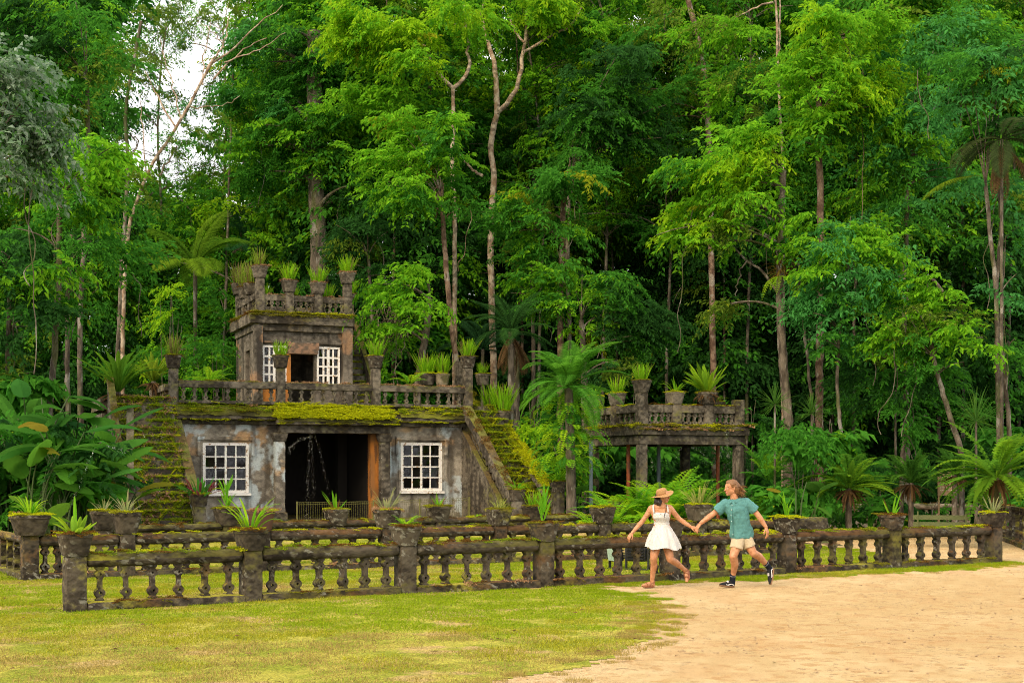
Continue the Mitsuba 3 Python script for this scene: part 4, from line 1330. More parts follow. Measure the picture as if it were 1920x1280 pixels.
def plant_mesh(kind, seed, s=1.0):
    lv = Leaves(seed)
    r = lv.r

    def ring(k):
        a = r.uniform(0, 6.28)
        q = k * math.sqrt(r.random())
        return np.array([q * math.cos(a), q * math.sin(a), -0.02]), a

    if kind == 'grass':
        for _ in range(80):
            b, a = ring(0.14 * s)
            c = lv.tone(GRASSY if r.random() < 0.95 else STRAW, 0.25)
            lv.blade(b, a + r.normal() * 0.5, r.uniform(1.05, 1.55), s * r.uniform(0.30, 0.66), 0.030 * s, c, bend=r.uniform(0.0, 0.55), n=4, ctip=lv.tone(STRAW, 0.1) if r.random() < 0.10 else None)
        for _ in range(16):
            b, a = ring(0.19 * s)
            lv.blade(b + np.array([0, 0, 0.03]), a, 0.2, s * r.uniform(0.08, 0.18), 0.012, lv.tone(STRAW, 0.2), bend=1.8, n=3)
    elif kind == 'straw':
        for _ in range(80):
            b, a = ring(0.15 * s)
            c = lv.tone(((0.25, 0.40, 0.03), (0.34, 0.42, 0.06)) if r.random() < 0.6 else STRAW, 0.25)
            lv.blade(b, a + r.normal() * 0.5, r.uniform(1.2, 1.57), s * r.uniform(0.35, 0.78), 0.022 * s, c, bend=r.uniform(0.0, 0.5), n=4)
        for _ in range(30):
            b, a = ring(0.20 * s)
            lv.blade(b + np.array([0, 0, 0.04]), a, 0.1, s * r.uniform(0.1, 0.3), 0.012, lv.tone(DEAD, 0.3), bend=1.9, n=3)
    elif kind == 'strap':
        for _ in range(20):
            b, a = ring(0.07 * s)
            lv.blade(b, a, r.uniform(0.9, 1.45), s * r.uniform(0.35, 0.72), 0.038 * s, lv.tone(LIME if r.random() < .5 else BRIGHT, 0.25), bend=r.uniform(0.6, 1.7), n=7)
    elif kind == 'arch':
        for _ in range(34):
            b, a = ring(0.08 * s)
            lv.blade(b, a, r.uniform(0.7, 1.4), s * r.uniform(0.3, 0.6), 0.036 * s, lv.tone(BRIGHT if r.random() < .6 else LIME, 0.25), bend=r.uniform(1.0, 2.2), n=7)
    elif kind == 'pale':
        for _ in range(20):
            b, a = ring(0.05 * s)
            lv.blade(b, a, r.uniform(0.75, 1.5), s * r.uniform(0.28, 0.55), 0.028 * s, lv.tone(((0.42, 0.46, 0.22), (0.20, 0.28, 0.09)), 0.25), bend=r.uniform(0.2, 1.1), n=5, ctip=lv.tone(((0.45, 0.40, 0.22), (0.3, 0.33, 0.1)), 0.2))
    elif kind == 'brom':
        for i in range(9):
            b, a = ring(0.03 * s)
            c = lv.tone(BRIGHT, 0.2) if i % 4 else np.array([0.22, 0.10, 0.03])
            lv.blade(b, a, r.uniform(0.8, 1.5), s * r.uniform(0.3, 0.58), 0.05 * s, c, bend=r.uniform(0.0, 0.6), n=5, fold=0.35, prof=([0, .3, .7, 1], [1, 1, .7, 0.02]))
    elif kind == 'broad':
        for i in range(9):
            b, a = ring(0.04 * s)
            lv.blade(b, a, r.uniform(0.5, 1.3), s * r.uniform(0.24, 0.46), 0.085 * s, lv.tone(((0.34, 0.46, 0.02), (0.22, 0.40, 0.03)), 0.2), bend=r.uniform(0.3, 1.0), n=6)
        lv.blade((0.02, 0.03, 0), 1.6, 1.5, 0.52 * s, 0.05 * s, lv.tone(BRIGHT), bend=0.1, n=6)
    elif kind == 'fern':
        for i in range(13):
            b, a = ring(0.03 * s)
            lv.frond(b, a, r.uniform(0.7, 1.35), s * r.uniform(0.35, 0.62), 0.10 * s, 0.028 * s, (LIME, BRIGHT)[i % 2], bend=r.uniform(0.9, 1.5), n=14, rachis=0.004)
    elif kind == 'bush':
        for i in range(44):
            b, a = ring(0.10 * s)
            lv.blade(b, a, r.uniform(0.7, 1.5), s * r.uniform(0.25, 0.62), 0.030 * s, lv.tone(((0.50, 0.48, 0.14), (0.25, 0.32, 0.06)), 0.25), bend=r.uniform(0.1, 0.9), n=5)
    elif kind == 'column':
        for i in range(24):
            b, a = ring(0.03 * s)
            lv.blade(b + np.array([0, 0, 0.35 * s * r.random()]), a, r.uniform(1.0, 1.5), s * r.uniform(0.15, 0.32), 0.035 * s, lv.tone(BRIGHT, 0.25), bend=0.4, n=4)
    elif kind == 'brom_red':
        for i in range(46):
            b, a = ring(0.16 * s)
            c = lv.tone(MID, 0.3) if r.random() < 0.7 else lv.tone(((0.30, 0.03, 0.05), (0.18, 0.05, 0.05)), 0.3)
            lv.blade(b + np.array([0, 0, 0.12 * r.random()]), a, r.uniform(0.2, 1.5), s * r.uniform(0.15, 0.4), 0.045 * s, c, bend=r.uniform(0.2, 1.2), n=5)
        lv.blade((0.22, 0, 0.1), 0.0, 0.5, 0.42 * s, 0.07 * s, lv.tone(YELLOW, 0.05), bend=2.2, n=6)
    elif kind == 'nest':
        for i in range(26):
            b, a = ring(0.05 * s)
            c = lv.tone(((0.30, 0.48, 0.02), (0.14, 0.30, 0.02)), 0.25)
            lv.blade(b, a + r.normal() * 0.1, r.uniform(0.75, 1.4), s * r.uniform(0.6, 1.0), 0.125 * s, c, bend=r.uniform(0.25, 0.85), n=9, wave=0.10, fold=0.22, prof=([0, .15, .5, .8, 1], [.25, .6, 1, .8, .05]))
        for i in range(30):
            b, a = ring(0.10 * s)
            lv.blade(b, a, r.uniform(-0.6, 0.3), s * r.uniform(0.2, 0.45), 0.05 * s, lv.tone(DEAD, 0.3), bend=1.2, n=4)
    return lv


def potted(M, z, kind, s, label, cat='plant', group=None, name='potted_plant'):
    m = plant_mesh(kind, int(RNG.integers(1e6)), s)
    key = thing(name, label, cat, group)
    put(key, m.ply(), M @ mat((0, 0, z - 0.015), RNG.uniform(0, 6.28)))
    return key


ORD = ['first', 'second', 'third', 'fourth', 'fifth', 'sixth', 'seventh', 'eighth']
KIND_TXT = {'grass': 'lime-green grass tuft', 'straw': 'straw-streaked grass clump', 'strap': 'arching strap-leaved plant', 'arch': 'drooping strap-leaved plant', 'pale': 'thin pale spiky plant',
            'brom': 'few stiff bromeliad blades', 'broad': 'broad lime-green leaves', 'fern': 'small bright fern', 'bush': 'bushy cream-striped spiky plant', 'column': 'narrow upright green plant',
            'brom_red': 'green and dark red bromeliads', 'nest': "large bird's nest fern"}


def pot_and_plant(M, w, h, kind, s, where, **kw):
    planter(M, w, h, kw.pop('plabel', None) or f'dark mossy planter {where}', **kw)
    if kind:
        potted(M, h - 0.02, kind, s, f'{KIND_TXT[kind]} {where}')


def at_rot(p, z, rz):
    return mat((p[0], p[1], z), rz)


rzf = TH_R + 0.03
for i_, (kind, s) in enumerate((('broad', 1.0), ('strap', 0.95), ('fern', 0.55), ('column', 1.1), (None, 1), ('column', 0.9), ('brom', 0.95), ('pale', 0.9))):
    where = f'on the front balustrade\'s {ORD[i_]} post from the left'
    pot_and_plant(at_rot(front_pts[i_], 0.715, rzf + RNG.normal() * 0.08), 0.42, 0.29, kind, s, where, moss=('olive', 'rust', 'lime') if i_ not in (5,) else ('lime', 'lime'))
for i_, (kind, s, w, h) in enumerate((('strap', 0.75, 0.62, 0.34), ('pale', 0.9, 0.46, 0.36), (None, 0, 0.44, 0.36), ('pale', 1.05, 0.46, 0.34), ('bush', 0.55, 0.46, 0.32), ('fern', 0.6, 0.46, 0.33), ('bush', 1.05, 0.52, 0.36), (None, 0, 0.4, 0.3))):
    if i_ == 7:
        continue
    z_ = 0.755
    where = f'on the second balustrade\'s {ORD[i_]} post from the left'
    pot_and_plant(at_rot(rear_pts[i_], z_, TH_R), w, h, kind, s, where, moss=('lime', 'lime') if i_ == 6 else ('olive', 'lime', 'litter'), bsdf='brown_pot' if i_ == 2 else 'stone',
                  plabel='smooth red-brown tapered planter on the third post from the left of the second balustrade' if i_ == 2 else None)
plain('brown_pot', (0.085, 0.040, 0.026), 0.55, 0.4)
for i_, (kind, s) in enumerate((('pale', 0.7), ('column', 1.3), ('brom', 0.95), ('brom', 0.75), ('grass', 0.7), ('fern', 0.5))):
    pz_ = CAM_H - ((992, 985, 985, 978, 976, 965)[i_] - YH) / F * third_pts[i_][1]
    part(TB, 'pedestal', rbox(0.24, 0.24, pz_ - 0.5, (0, 0, (pz_ + 0.5) / 2), r=0.03, amp=0.01, seed=700 + i_), 'stone', smooth=50, M=mat((*third_pts[i_][:2], 0), TH_R))
    pot_and_plant(at_rot(third_pts[i_], pz_, TH_R), 0.50, 0.36, kind, s, f'on the low house wall\'s {ORD[i_]} pedestal from the left', moss=('olive', 'lime'))


def house_pt(x, y, z):
    return HM @ mat((x, y, z))


for px, kind, s, wh in ((325, 'straw', 0.95, 'at the left front corner of the roof terrace'), (526, 'grass', 0.85, 'on the terrace post in front of the left upper window'),
                        (704, 'grass', 1.0, 'on the terrace post right of the upper storey'), (877, 'grass', 1.05, 'on the terrace corner post at the top of the mossy right stairs')):
    t_ = ft(px)
    pot_and_plant(house_pt(t_, 0, fz(px, 690)), 0.42, 0.34, kind, s, wh, taper=0.75)
for i_, (t_, zp_) in enumerate(TPOST):
    pot_and_plant(HM @ mat((t_, SB, zp_)), 0.46, 0.34, 'straw' if i_ == 0 else 'grass', 1.0 if i_ else 0.85, f'on the tower roof\'s {ORD[i_]} front post from the left', moss=('rust', 'litter'), bsdf='ruin_stone')
for k_ in range(3):
    y_ = SB + TD * (k_ + 0.9) / 3 - 0.1
    pot_and_plant(HM @ mat((w0 + 0.02, y_, zt1 + (0.62, 0.62, 0.85)[k_])), 0.46, 0.34, 'straw', 1.05, f"on the {('nearest', 'middle', 'farthest')[k_]} post of the tower roof's left side", moss=('rust', 'olive'), bsdf='ruin_stone')
pot_and_plant(HM @ mat((TS + 0.62, SB + 2.4, zt1 + 0.72)), 0.34, 0.3, 'grass', 0.9, 'at the top of the steep stair behind the tower')
for x_, y_, kind, s, wh in ((ft(500, SB) + 0.1, SB + 0.5, 'grass', 0.7, 'low on the tower roof behind the left posts'), (ft(622, SB), SB + 0.45, 'grass', 0.85, 'low on the tower roof between the right posts'), (ft(556, SB), SB + 0.5, 'grass', 0.7, 'low on the tower roof beside the second post')):
    pot_and_plant(HM @ mat((x_, y_, zt1 + 0.28)), 0.36, 0.3, kind, s, wh, bsdf='ruin_stone')
for px, py, yy, w, kind, s, wh in ((800, 712, 1.2, 0.5, 'grass', 1.25, 'behind the terrace rail, left of a pale tub'), (829, 712, 1.0, 0.42, 'grass', 1.1, 'forming a pale tub near the terrace right corner'), (905, 712, 1.3, 0.4, 'grass', 0.7, 'behind the top corner post of the right stairs')):
    pot_and_plant(HM @ mat((ft(px, yy), yy, fz(px, py + 10, yy))), w, 0.34, kind, s, wh, bsdf='pale_stone' if px == 829 else 'ruin_stone')
for (x_, y_, z_), s, wh in zip(GATE, (1.35, 1.45), ('on the farther pillar at the head of the right stairs', 'on the nearer pillar at the head of the right stairs')):
    pot_and_plant(HM @ mat((x_, y_, z_ - 0.01)), 0.38, 0.34, 'grass', s, wh, bsdf='ruin_stone')
for i_, (kind, s, wh) in enumerate((('brom_red', 1.5, 'on the post at the foot of the left stairs'), ('arch', 0.85, 'on the left post at the foot of the right stairs'), ('arch', 1.1, 'on the right post at the foot of the right stairs'))):
    e_ = STAIR_END[i_]
    pot_and_plant(mat((e_[0], e_[1], END_H[i_] - 0.01), TH), 0.40, 0.30, kind, s, wh, taper=0.8)
for i_, (kind, s, w, wh) in enumerate((('grass', 0.9, 0.46, 'on the tall front corner post of the pavilion'), ('strap', 0.8, 0.46, 'on the second front post of the pavilion'), ('nest', 1.1, 0.52, "on the third front post of the pavilion"))):
    x_, y_, h_ = PPOST[i_]
    pot_and_plant(PM @ mat((x_, y_, h_ - 0.01)), w, 0.33, kind, s, wh, bsdf='ruin_stone')
for (x_, y_), kind, s, wh in (((0.0, S / 2), 'grass', 0.95, "on the middle post of the pavilion's left side"), ((0.0, S), 'strap', 0.8, "on the back post of the pavilion's left side"), ((2.55, 0.45), 'fern', 0.8, 'on the pavilion deck behind the right rail')):
    pot_and_plant(PM @ mat((x_, y_, PPOST[4][2] - 0.01 if x_ == 0 else zr1 - 0.2)), 0.46, 0.34, kind, s, wh, bsdf='ruin_stone')

# ------------------------------------------------------------------ metal fence before the house
plain('olive_metal', (0.14, 0.135, 0.035), 0.5, 0.4)
MF = thing('metal_fence', 'thin olive wire pool fence with slim posts before the doorway and stairs', 'fence')
FY = -1.5


def fence_pt(px, py):
    return np.array([ft(px, FY), FY, fz(px, py, FY)])


fposts = [(268, 923, 988), (378, 923, 988), (557, 942, 985), (700, 940, 984), (787, 937, 981), (880, 933, 980)]
for px, y0, y1 in fposts:
    a, b = fence_pt(px, y0), fence_pt(px, y1)
    b[2] = 0.30
    part(MF, 'post', tube([b, a + np.array([0, 0, 0.03])], 0.026, 8), 'olive_metal', 40, M=HM)
for i_ in range(len(fposts) - 1):
    a, b = fence_pt(*fposts[i_][:2]), fence_pt(*fposts[i_ + 1][:2])
    if i_ == 1:
        continue
    ms = []
    n_ = int((b[0] - a[0]) / 0.062)
    for k_ in range(1, n_):
        p_ = a + (b - a) * k_ / n_
        ms.append(tube([[p_[0], FY, 0.36], [p_[0], FY, p_[2]]], 0.0045, 4, cap=False))
    for dz in (0.0, -0.055, None):
        e0, e1 = a.copy(), b.copy()
        if dz is None:
            e0[2] = e1[2] = 0.40
        else:
            e0[2] += dz
            e1[2] += dz
        ms.append(tube([e0, e1], 0.006, 4, cap=False))
    part(MF, 'wire_panel', cat(ms), 'olive_metal', M=HM, kind='stuff')

# ------------------------------------------------------------------ park bench, sign, floodlights
plain('bench_green', (0.075, 0.088, 0.020), 0.55, 0.35)
BE = thing('park_bench', 'green slatted park bench facing the sandy path', 'bench')
BM = mat((*P(1767, 0, 33.0)[:2], 0.0), math.radians(-14))
for k_ in range(2):
    part(BE, 'back_slat', rbox(1.32, 0.03, 0.115, (0, 0.28 + 0.03 * k_, 0.59 + 0.17 * k_), r=0.008, amp=0.001, seg=0.2), 'bench_green', 30, M=BM @ mat((0, 0, 0), 0, rx=-0.14))
for k_ in range(3):
    part(BE, 'seat_slat', rbox(1.42, 0.115, 0.03, (0.02, -0.20 + 0.14 * k_, 0.43), r=0.008, amp=0.001, seg=0.2), 'bench_green', 30, M=BM)
for sx in (-0.55, 0.55):
    for (y0, y1, zt) in ((-0.20, -0.22, 0.42), (0.14, 0.24, 0.42)):
        part(BE, 'leg', tube([[sx, y1, -0.02], [sx, y0, zt]], 0.022, 8), 'bench_green', 40, M=BM)
    part(BE, 'back_support', tube([[sx, 0.14, 0.40], [sx, 0.235, 0.86]], 0.018, 8), 'bench_green', 40, M=BM)
    part(BE, 'seat_bearer', tube([[sx, -0.24, 0.405], [sx, 0.17, 0.405]], 0.014, 8), 'bench_green', 40, M=BM)

plain('sign_board', (0.30, 0.21, 0.12), 0.7, 0.2)
plain('sign_white', (0.50, 0.46, 0.36), 0.7, 0.2)
SG = thing('sign', 'brown wooden notice board with faded pale lettering under the fern fronds', 'sign')
sp_ = P(1774, 0, 38.5)
SM = mat((sp_[0], sp_[1], 0), -0.1)
sz0, sz1 = CAM_H - (929 - YH) / F * 38.5, CAM_H - (884 - YH) / F * 38.5
part(SG, 'board', rbox(0.46, 0.03, sz1 - sz0, (0, 0, (sz0 + sz1) / 2), r=0.006, amp=0.002), 'sign_board', 30, M=SM)
for sx in (-0.19, 0.19):
    part(SG, 'post', box(0.05, 0.05, sz0 + 0.5, (sx, 0.045, sz0 / 2 + 0.2)), 'sign_board', M=SM)
for k_ in range(6):     # illegible worn lettering
    x_ = -0.17
    ms_ = []
    while x_ < 0.14:
        w_ = RNG.uniform(0.015, 0.05)
        ms_.append(box(w_, 0.002, 0.022, (x_ + w_ / 2, -0.0165, sz1 - 0.14 - 0.075 * k_)))
        x_ += w_ + RNG.uniform(0.015, 0.035)
    part(SG, 'lettering', cat(ms_), 'sign_white', M=SM)

plain('black_metal', (0.018, 0.018, 0.02), 0.4, 0.5)
plain('lamp_glass', (0.30, 0.42, 0.36), 0.15, 0.7)


def floodlight(px, D, rz, tilt, label, s=1.0):
    key = thing('floodlight', label, 'floodlight')
    M = mat((*P(px, 0, D)[:2], 0.0), rz, s)
    A = M @ mat((0, 0, 0.30), 0, rx=tilt)
    part(key, 'housing', rbox(0.34, 0.14, 0.30, (0, 0.02, 0), r=0.02, amp=0.001, seg=0.08), 'black_metal', 40, M=A)
    part(key, 'glass', box(0.29, 0.012, 0.25, (0, -0.057, 0)), 'lamp_glass', M=A)
    for k in range(5):
        part(key, 'cooling_fin', box(0.30, 0.05, 0.012, (0, 0.112, -0.10 + 0.05 * k)), 'black_metal', M=A)
    for sx in (-0.195, 0.195):
        part(key, 'bracket', box(0.02, 0.05, 0.36, (sx, 0.02, 0.17)), 'black_metal', M=M)
    part(key, 'base', box(0.44, 0.18, 0.03, (0, 0.02, 0.012)), 'black_metal', M=M)


floodlight(1152, 25.6, -1.1, 0.15, 'black floodlight on the lawn whose pale glass faces left, behind the front balustrade', 1.0)
floodlight(1196, 25.4, 2.6, -0.1, 'black floodlight on the lawn turned away from the viewer, beside the running woman', 1.15)

# ------------------------------------------------------------------ water jets
scene['water'] = {'type': 'dielectric', 'int_ior': 1.33}
DROP = trimesh.creation.icosphere(1, 1.0)


def jet(paths, D, label, dr_=0.008, spread=0.05, n=60):
    vs, fs, at = [], [], 0
    for path, k in paths:
        w = smooth_path([P(a, b, D) for a, b in path], 60)
        for _ in range(int(n * k)):
            t = RNG.random()
            p = w[int(t * 59)] + RNG.normal(size=3) * spread * (0.4 + t)
            r = dr_ * RNG.uniform(0.5, 1.3)
            vs.append(DROP.vertices * r * np.array([1, 1, 1.5]) + p)
            fs.append(DROP.faces + at)
            at += len(DROP.vertices)
    key = thing('water_jet', label, 'water jet')
    labels[key]['kind'] = 'stuff'
    put(key, mikit.ply(tm(np.vstack(vs), np.vstack(fs)), 'water', smooth=True))


jet([([(583, 806), (579, 840), (577, 900), (575, 985)], 2.6), ([(585, 806), (600, 850), (612, 905), (618, 930)], 1.2), ([(582, 820), (566, 822), (552, 832), (538, 852)], 1.2), ([(584, 812), (585, 850), (588, 940)], 1.4)], 36.3, 'sparkling fountain jet falling in front of the dark doorway', spread=0.03)
jet([([(289, 815), (294, 850), (297, 985)], 1.3), ([(255, 822), (285, 812), (318, 830)], 0.7)], 33.0, 'thin fountain jet falling in front of the left stairs')
jet([([(178, 840), (160, 880), (120, 985)], 1.2), ([(200, 835), (230, 845)], 0.5)], 27.2, 'thin arching fountain jet among the broad leaves at the left', spread=0.02)
jet([([(1147, 828), (1140, 850), (1133, 890)], 0.6)], 36.8, 'thin stream of drops under the left corner of the pavilion', spread=0.015)
jet([([(1211, 828), (1218, 850), (1226, 885)], 0.6)], 36.8, 'thin stream of drops just right of the pavilion corner column', spread=0.015)
jet([([(1279, 836), (1268, 860), (1263, 890)], 0.7), ([(1290, 838), (1315, 845), (1332, 905)], 1.2)], 36.9, 'spray of drops under the middle of the pavilion beam', spread=0.05)
jet([([(1361, 802), (1364, 840), (1372, 905)], 2.4), ([(1366, 802), (1361, 905)], 1.2), ([(1356, 830), (1345, 870)], 0.7)], 36.6, 'strongest fountain jet falling at the right column of the pavilion', spread=0.035)
jet([([(716, 822), (716, 930)], 0.7)], 36.8, 'thin trickle of drops beside the right porch column', spread=0.02)
# ------------------------------------------------------------------ trees
def crown(key, blobs, D, axis, dens=1.0, dz=0.0):
    ck = num(key + '__crown')
    k = 0
    for (px, py, rx, ry, pal, f, *dd) in blobs:
        d = D + (dd[0] if dd else 0.0)
        c = P(px, py, d)
        a, b = rx / F * d, ry / F * d
        n = max(4, int(29 * a * b * f * dens))
        m = max(3, n // 8)
        subs = []
        for _ in range(m):
            v = RNG.normal(size=3)
            v /= np.linalg.norm(v)
            v[1] -= 0.25
            subs.append(v * np.array([a, min(a, 2.2), b]) * RNG.uniform(0.35, 0.98))
        pals = pal if isinstance(pal, (list, tuple)) else (pal,)
        for i in range(n):
            s = subs[RNG.integers(m)]
            p = c + s + RNG.normal(size=3) * np.array([0.44, 0.44, 0.22]) * min(1.0, 0.4 + a / 2)
            out = p - np.array([axis[0], axis[1], p[2]])
            az = math.atan2(out[1], out[0]) + RNG.normal() * 0.7
            kind = pals[RNG.integers(len(pals))]
            if kind in ('bright', 'mid', 'lime', 'olive') and RNG.random() < 0.006:
                kind = 'yellow'
            g = SPR[kind]
            k += 1
            inst(f'{ck}__{k:04d}', g[RNG.integers(len(g))], mat(p, az, RNG.uniform(0.75, 1.3), rx=RNG.normal() * 0.38, ry=RNG.uniform(-0.15, 0.75)))
    return ck


def tree(name, label, trunk, D, w, blobs, bark='bark', group=None, forks=(), dens=1.0, limbs=True, lean=0.0, cat_='tree', lw=0.35):
    key = thing(name, label, cat_, group)
    pts = [P(a, b, D + lean * i) for i, (a, b) in enumerate(trunk)]
    if trunk[0][1] > 560:          # foot on the ground
        base = pts[0].copy()
        base[2] = min(gz(base[0], base[1]) - 0.2, base[2] - 0.05)
        pts = [base] + pts
    else:
        base = np.array([pts[0][0] + RNG.normal() * 0.15, pts[0][1], gz(pts[0][0], pts[0][1]) - 0.2])
        pts = [base] + pts
    n = max(10, int(6 + len(pts) * 5))
    path = smooth_path(pts, n)
    path[1:-1, :2] += RNG.normal(size=(n - 2, 2)) * 0.010
    r0, r1 = w[0] / F * D / 2 * 0.82, w[1] / F * D / 2 * 0.82
    rad = np.linspace(r0, r1, n)
    rad[0] *= 1.5
    rad[1] *= 1.15
    part(key, 'trunk', tube(path, rad, 12, wob=0.10, seed=len(used)), bark, 60)
    top = path[-1]
    for fk in forks:
        fp = [P(a, b, D + (0.0 if i == 0 else 0.15 * i)) for i, (a, b) in enumerate(fk[0])]
        fpath = smooth_path(fp, 12)
        fpath[2:-1] += RNG.normal(size=(9, 3)) * 0.03
        part(key, 'branch', tube(fpath, np.linspace(fk[1][0] / F * D / 2, fk[1][1] / F * D / 2, 12), 8, wob=0.12, seed=len(used)), bark, 60)
    if limbs:
        for (px, py, rx, ry, pal, f, *dd) in blobs:
            c = P(px, py, D + (dd[0] if dd else 0))
            j = int(np.clip(np.argmin(np.linalg.norm(path - (c - np.array([0, 0, ry / F * D * 0.8])), axis=1)), 3, n - 1))
            for _ in range(2):
                e = c + RNG.normal(size=3) * np.array([rx, rx, ry]) / F * D * 0.45
                mid = (path[j] + e) / 2 + np.array([0, 0, 0.12 * np.linalg.norm(e - path[j])])
                part(key, 'branch', tube(smooth_path([path[j], mid, e], 8), np.linspace(max(0.02, rad[j] * lw), 0.012, 8), 6, wob=0.15, seed=len(used)), bark, 60)
    if blobs:
        crown(key, blobs, D, path[n // 2], dens)
        if limbs:
            for _ in range(2):          # lianas hanging out of the crown
                b = blobs[RNG.integers(len(blobs))]
                a0 = P(b[0] + RNG.normal() * b[2] * 0.4, b[1], D - 0.2)
                ln = RNG.uniform(1.5, 4.5)
                q = a0 + np.stack([np.cumsum(RNG.normal(size=9) * 0.10), np.cumsum(RNG.normal(size=9) * 0.06), -np.linspace(0, ln, 9)], 1)
                part(key, 'vine', tube(smooth_path(q, 24), 0.011, 5, wob=0.2, seed=len(used)), bark, 60)
    return key


# --- named trees of the near forest edge
tree('forked_tree', 'slender reddish tree with a pale crown of bright leaves, rising right of the terrace corner', [(857, 700), (848, 620), (838, 520), (832, 430), (829, 380)], 44, (15, 11),
     [(760, 235, 55, 26, 'bright', 1.2), (815, 265, 48, 30, ('bright', 'mid'), 1.1), (775, 320, 62, 30, 'bright', 1.1), (840, 330, 45, 28, ('bright', 'mid'), 1), (720, 300, 45, 22, 'bright', 1), (800, 375, 55, 24, ('bright', 'mid'), 1), (855, 395, 34, 18, 'mid', 1),
      (690, 345, 30, 16, 'bright', .9), (745, 365, 36, 18, 'mid', 0.9)], 'red_bark')
tree('forked_tree', 'tall pale orange-barked tree that forks twice below a thin bright crown, tallest in the middle', [(925, 720), (922, 560), (920, 430), (926, 330), (921, 285), (932, 215)], 50, (17, 13),
     [(985, 18, 60, 30, ('lime', 'bright'), 1.0), (1060, 10, 60, 24, ('lime', 'bright'), 1.0), (905, 10, 40, 20, 'bright', 0.8), (1100, 45, 40, 18, 'bright', 0.7)], 'pale_bark',
     forks=[(((932, 215), (928, 130), (915, 75), (903, 45), (908, 5)), (12, 5)), (((934, 210), (962, 180), (978, 130), (984, 75), (988, 20)), (10, 5)), (((982, 98), (1012, 82), (1045, 62), (1072, 45), (1090, 15)), (6, 3)), (((983, 80), (965, 58), (955, 30)), (5, 3)),
            (((905, 330), (880, 312), (862, 290)), (6, 3))], limbs=False)
tree('forked_tree', 'pale forked tree with two curved arms under a lime-yellow crown, left of the tallest one', [(853, 420), (848, 300), (850, 210), (849, 163)], 47, (12, 9),
     [(700, 40, 62, 34, ('lime', 'bright'), 1.2), (760, 70, 62, 34, 'lime', 1.2), (690, 105, 60, 34, ('lime', 'bright'), 1.15), (830, 28, 60, 30, ('lime', 'bright'), 1.1), (770, 130, 52, 28, ('bright', 'lime'), 1), (665, 165, 50, 26, 'bright', 1),
      (730, 190, 40, 20, 'bright', 1.0), (640, 60, 40, 30, 'lime', 0.9), (880, 60, 40, 20, 'bright', 0.7)], 'pale_bark',
     forks=[(((849, 165), (822, 138), (803, 110), (798, 85), (784, 80)), (8, 3)), (((851, 165), (878, 130), (879, 95), (870, 62), (850, 45)), (8, 3)), (((870, 64), (872, 30), (868, 5)), (5, 3))], limbs=False)
tree('tall_tree', 'straight dark red-brown trunk with a dense mid-green crown, centre of the forest edge', [(1051, 680), (1050, 590), (1054, 480), (1057, 370)], 45, (17, 13),
     [(990, 430, 70, 34, ('mid', 'bright'), 1.1), (1010, 500, 60, 30, ('mid', 'bright'), 1.0), (940, 395, 50, 28, 'mid', 1.0), (1090, 320, 66, 36, 'mid', 1.1), (1030, 350, 54, 28, 'mid', 1.0), (980, 565, 56, 26, ('mid', 'bright'), 0.9), (1050, 410, 40, 24, ('mid', 'olive'), 1.0)], 'red_bark')
tree('tall_tree', 'thin grey trunk with lichen between the palm and the red-brown trunk', [(1000, 660), (999, 580), (997, 500)], 47, (10, 8), [(985, 480, 42, 22, ('mid', 'olive'), 1.0), (1020, 520, 40, 18, 'mid', 0.8)])
tree('tall_tree', 'grey twin of the red-brown trunk, standing just to its right', [(1068, 640), (1064, 500), (1066, 380), (1070, 330)], 48, (11, 9), [(1120, 230, 78, 46, ('mid', 'dark'), 1.1), (1185, 190, 66, 44, ('mid', 'dark'), 1.1), (1090, 270, 60, 36, 'mid', 1.0), (1150, 130, 66, 40, ('mid', 'dark'), 1.0), (1200, 265, 60, 36, ('dark', 'mid'), 1.1)])
tree('tall_tree', 'mossy thick trunk with a rusty epiphyte cluster halfway up, right of the pavilion', [(1477, 775), (1470, 700), (1464, 600), (1462, 520), (1465, 400), (1468, 320)], 40, (25, 15),
     [(1355, 330, 66, 32, ('bright', 'lime'), 1.2), (1300, 385, 58, 30, ('bright', 'lime'), 1.1), (1400, 400, 56, 28, ('bright', 'olive'), 1.0), (1340, 445, 60, 24, ('bright', 'olive'), 0.9), (1285, 320, 50, 30, ('bright', 'mid'), 1.0), (1430, 300, 52, 30, ('bright', 'lime'), 1.0), (1255, 430, 40, 22, 'bright', 0.8),
      (1350, 575, 26, 10, 'olive', 0.9), (1455, 410, 30, 34, 'mid', 0.9), (1400, 250, 52, 28, ('lime', 'bright'), 1.0)],
     forks=[(((1464, 560), (1420, 500), (1380, 470), (1352, 440), (1340, 415)), (6, 2)), (((1400, 490), (1385, 520), (1380, 555)), (3, 1.5)), (((1466, 440), (1495, 480), (1500, 540)), (6, 3))])
tree('tall_tree', 'straight reddish trunk spotted with pale lichen, thickest on the right half', [(1536, 800), (1536, 720), (1537, 640), (1540, 480), (1538, 380), (1536, 250), (1537, 100)], 41, (19, 14),
     [(1560, 70, 82, 40, ('bright', 'lime'), 1.15), (1620, 130, 76, 40, ('bright', 'lime'), 1.15), (1520, 140, 66, 38, 'bright', 1.1), (1580, 190, 74, 36, ('lime', 'bright'), 1.15), (1650, 60, 60, 34, 'bright', 1.0), (1500, 215, 62, 32, 'bright', 1.0), (1560, 255, 70, 32, ('bright', 'mid'), 1.0), (1640, 215, 56, 30, ('bright', 'mid'), 1.0)], 'red_bark')
tree('sapling', 'thin pale leaning stem just left of the lichen-spotted red trunk', [(1524, 800), (1516, 700), (1508, 620), (1490, 500)], 40.4, (9, 5), [(1478, 470, 32, 30, 'mid', 1.0)])
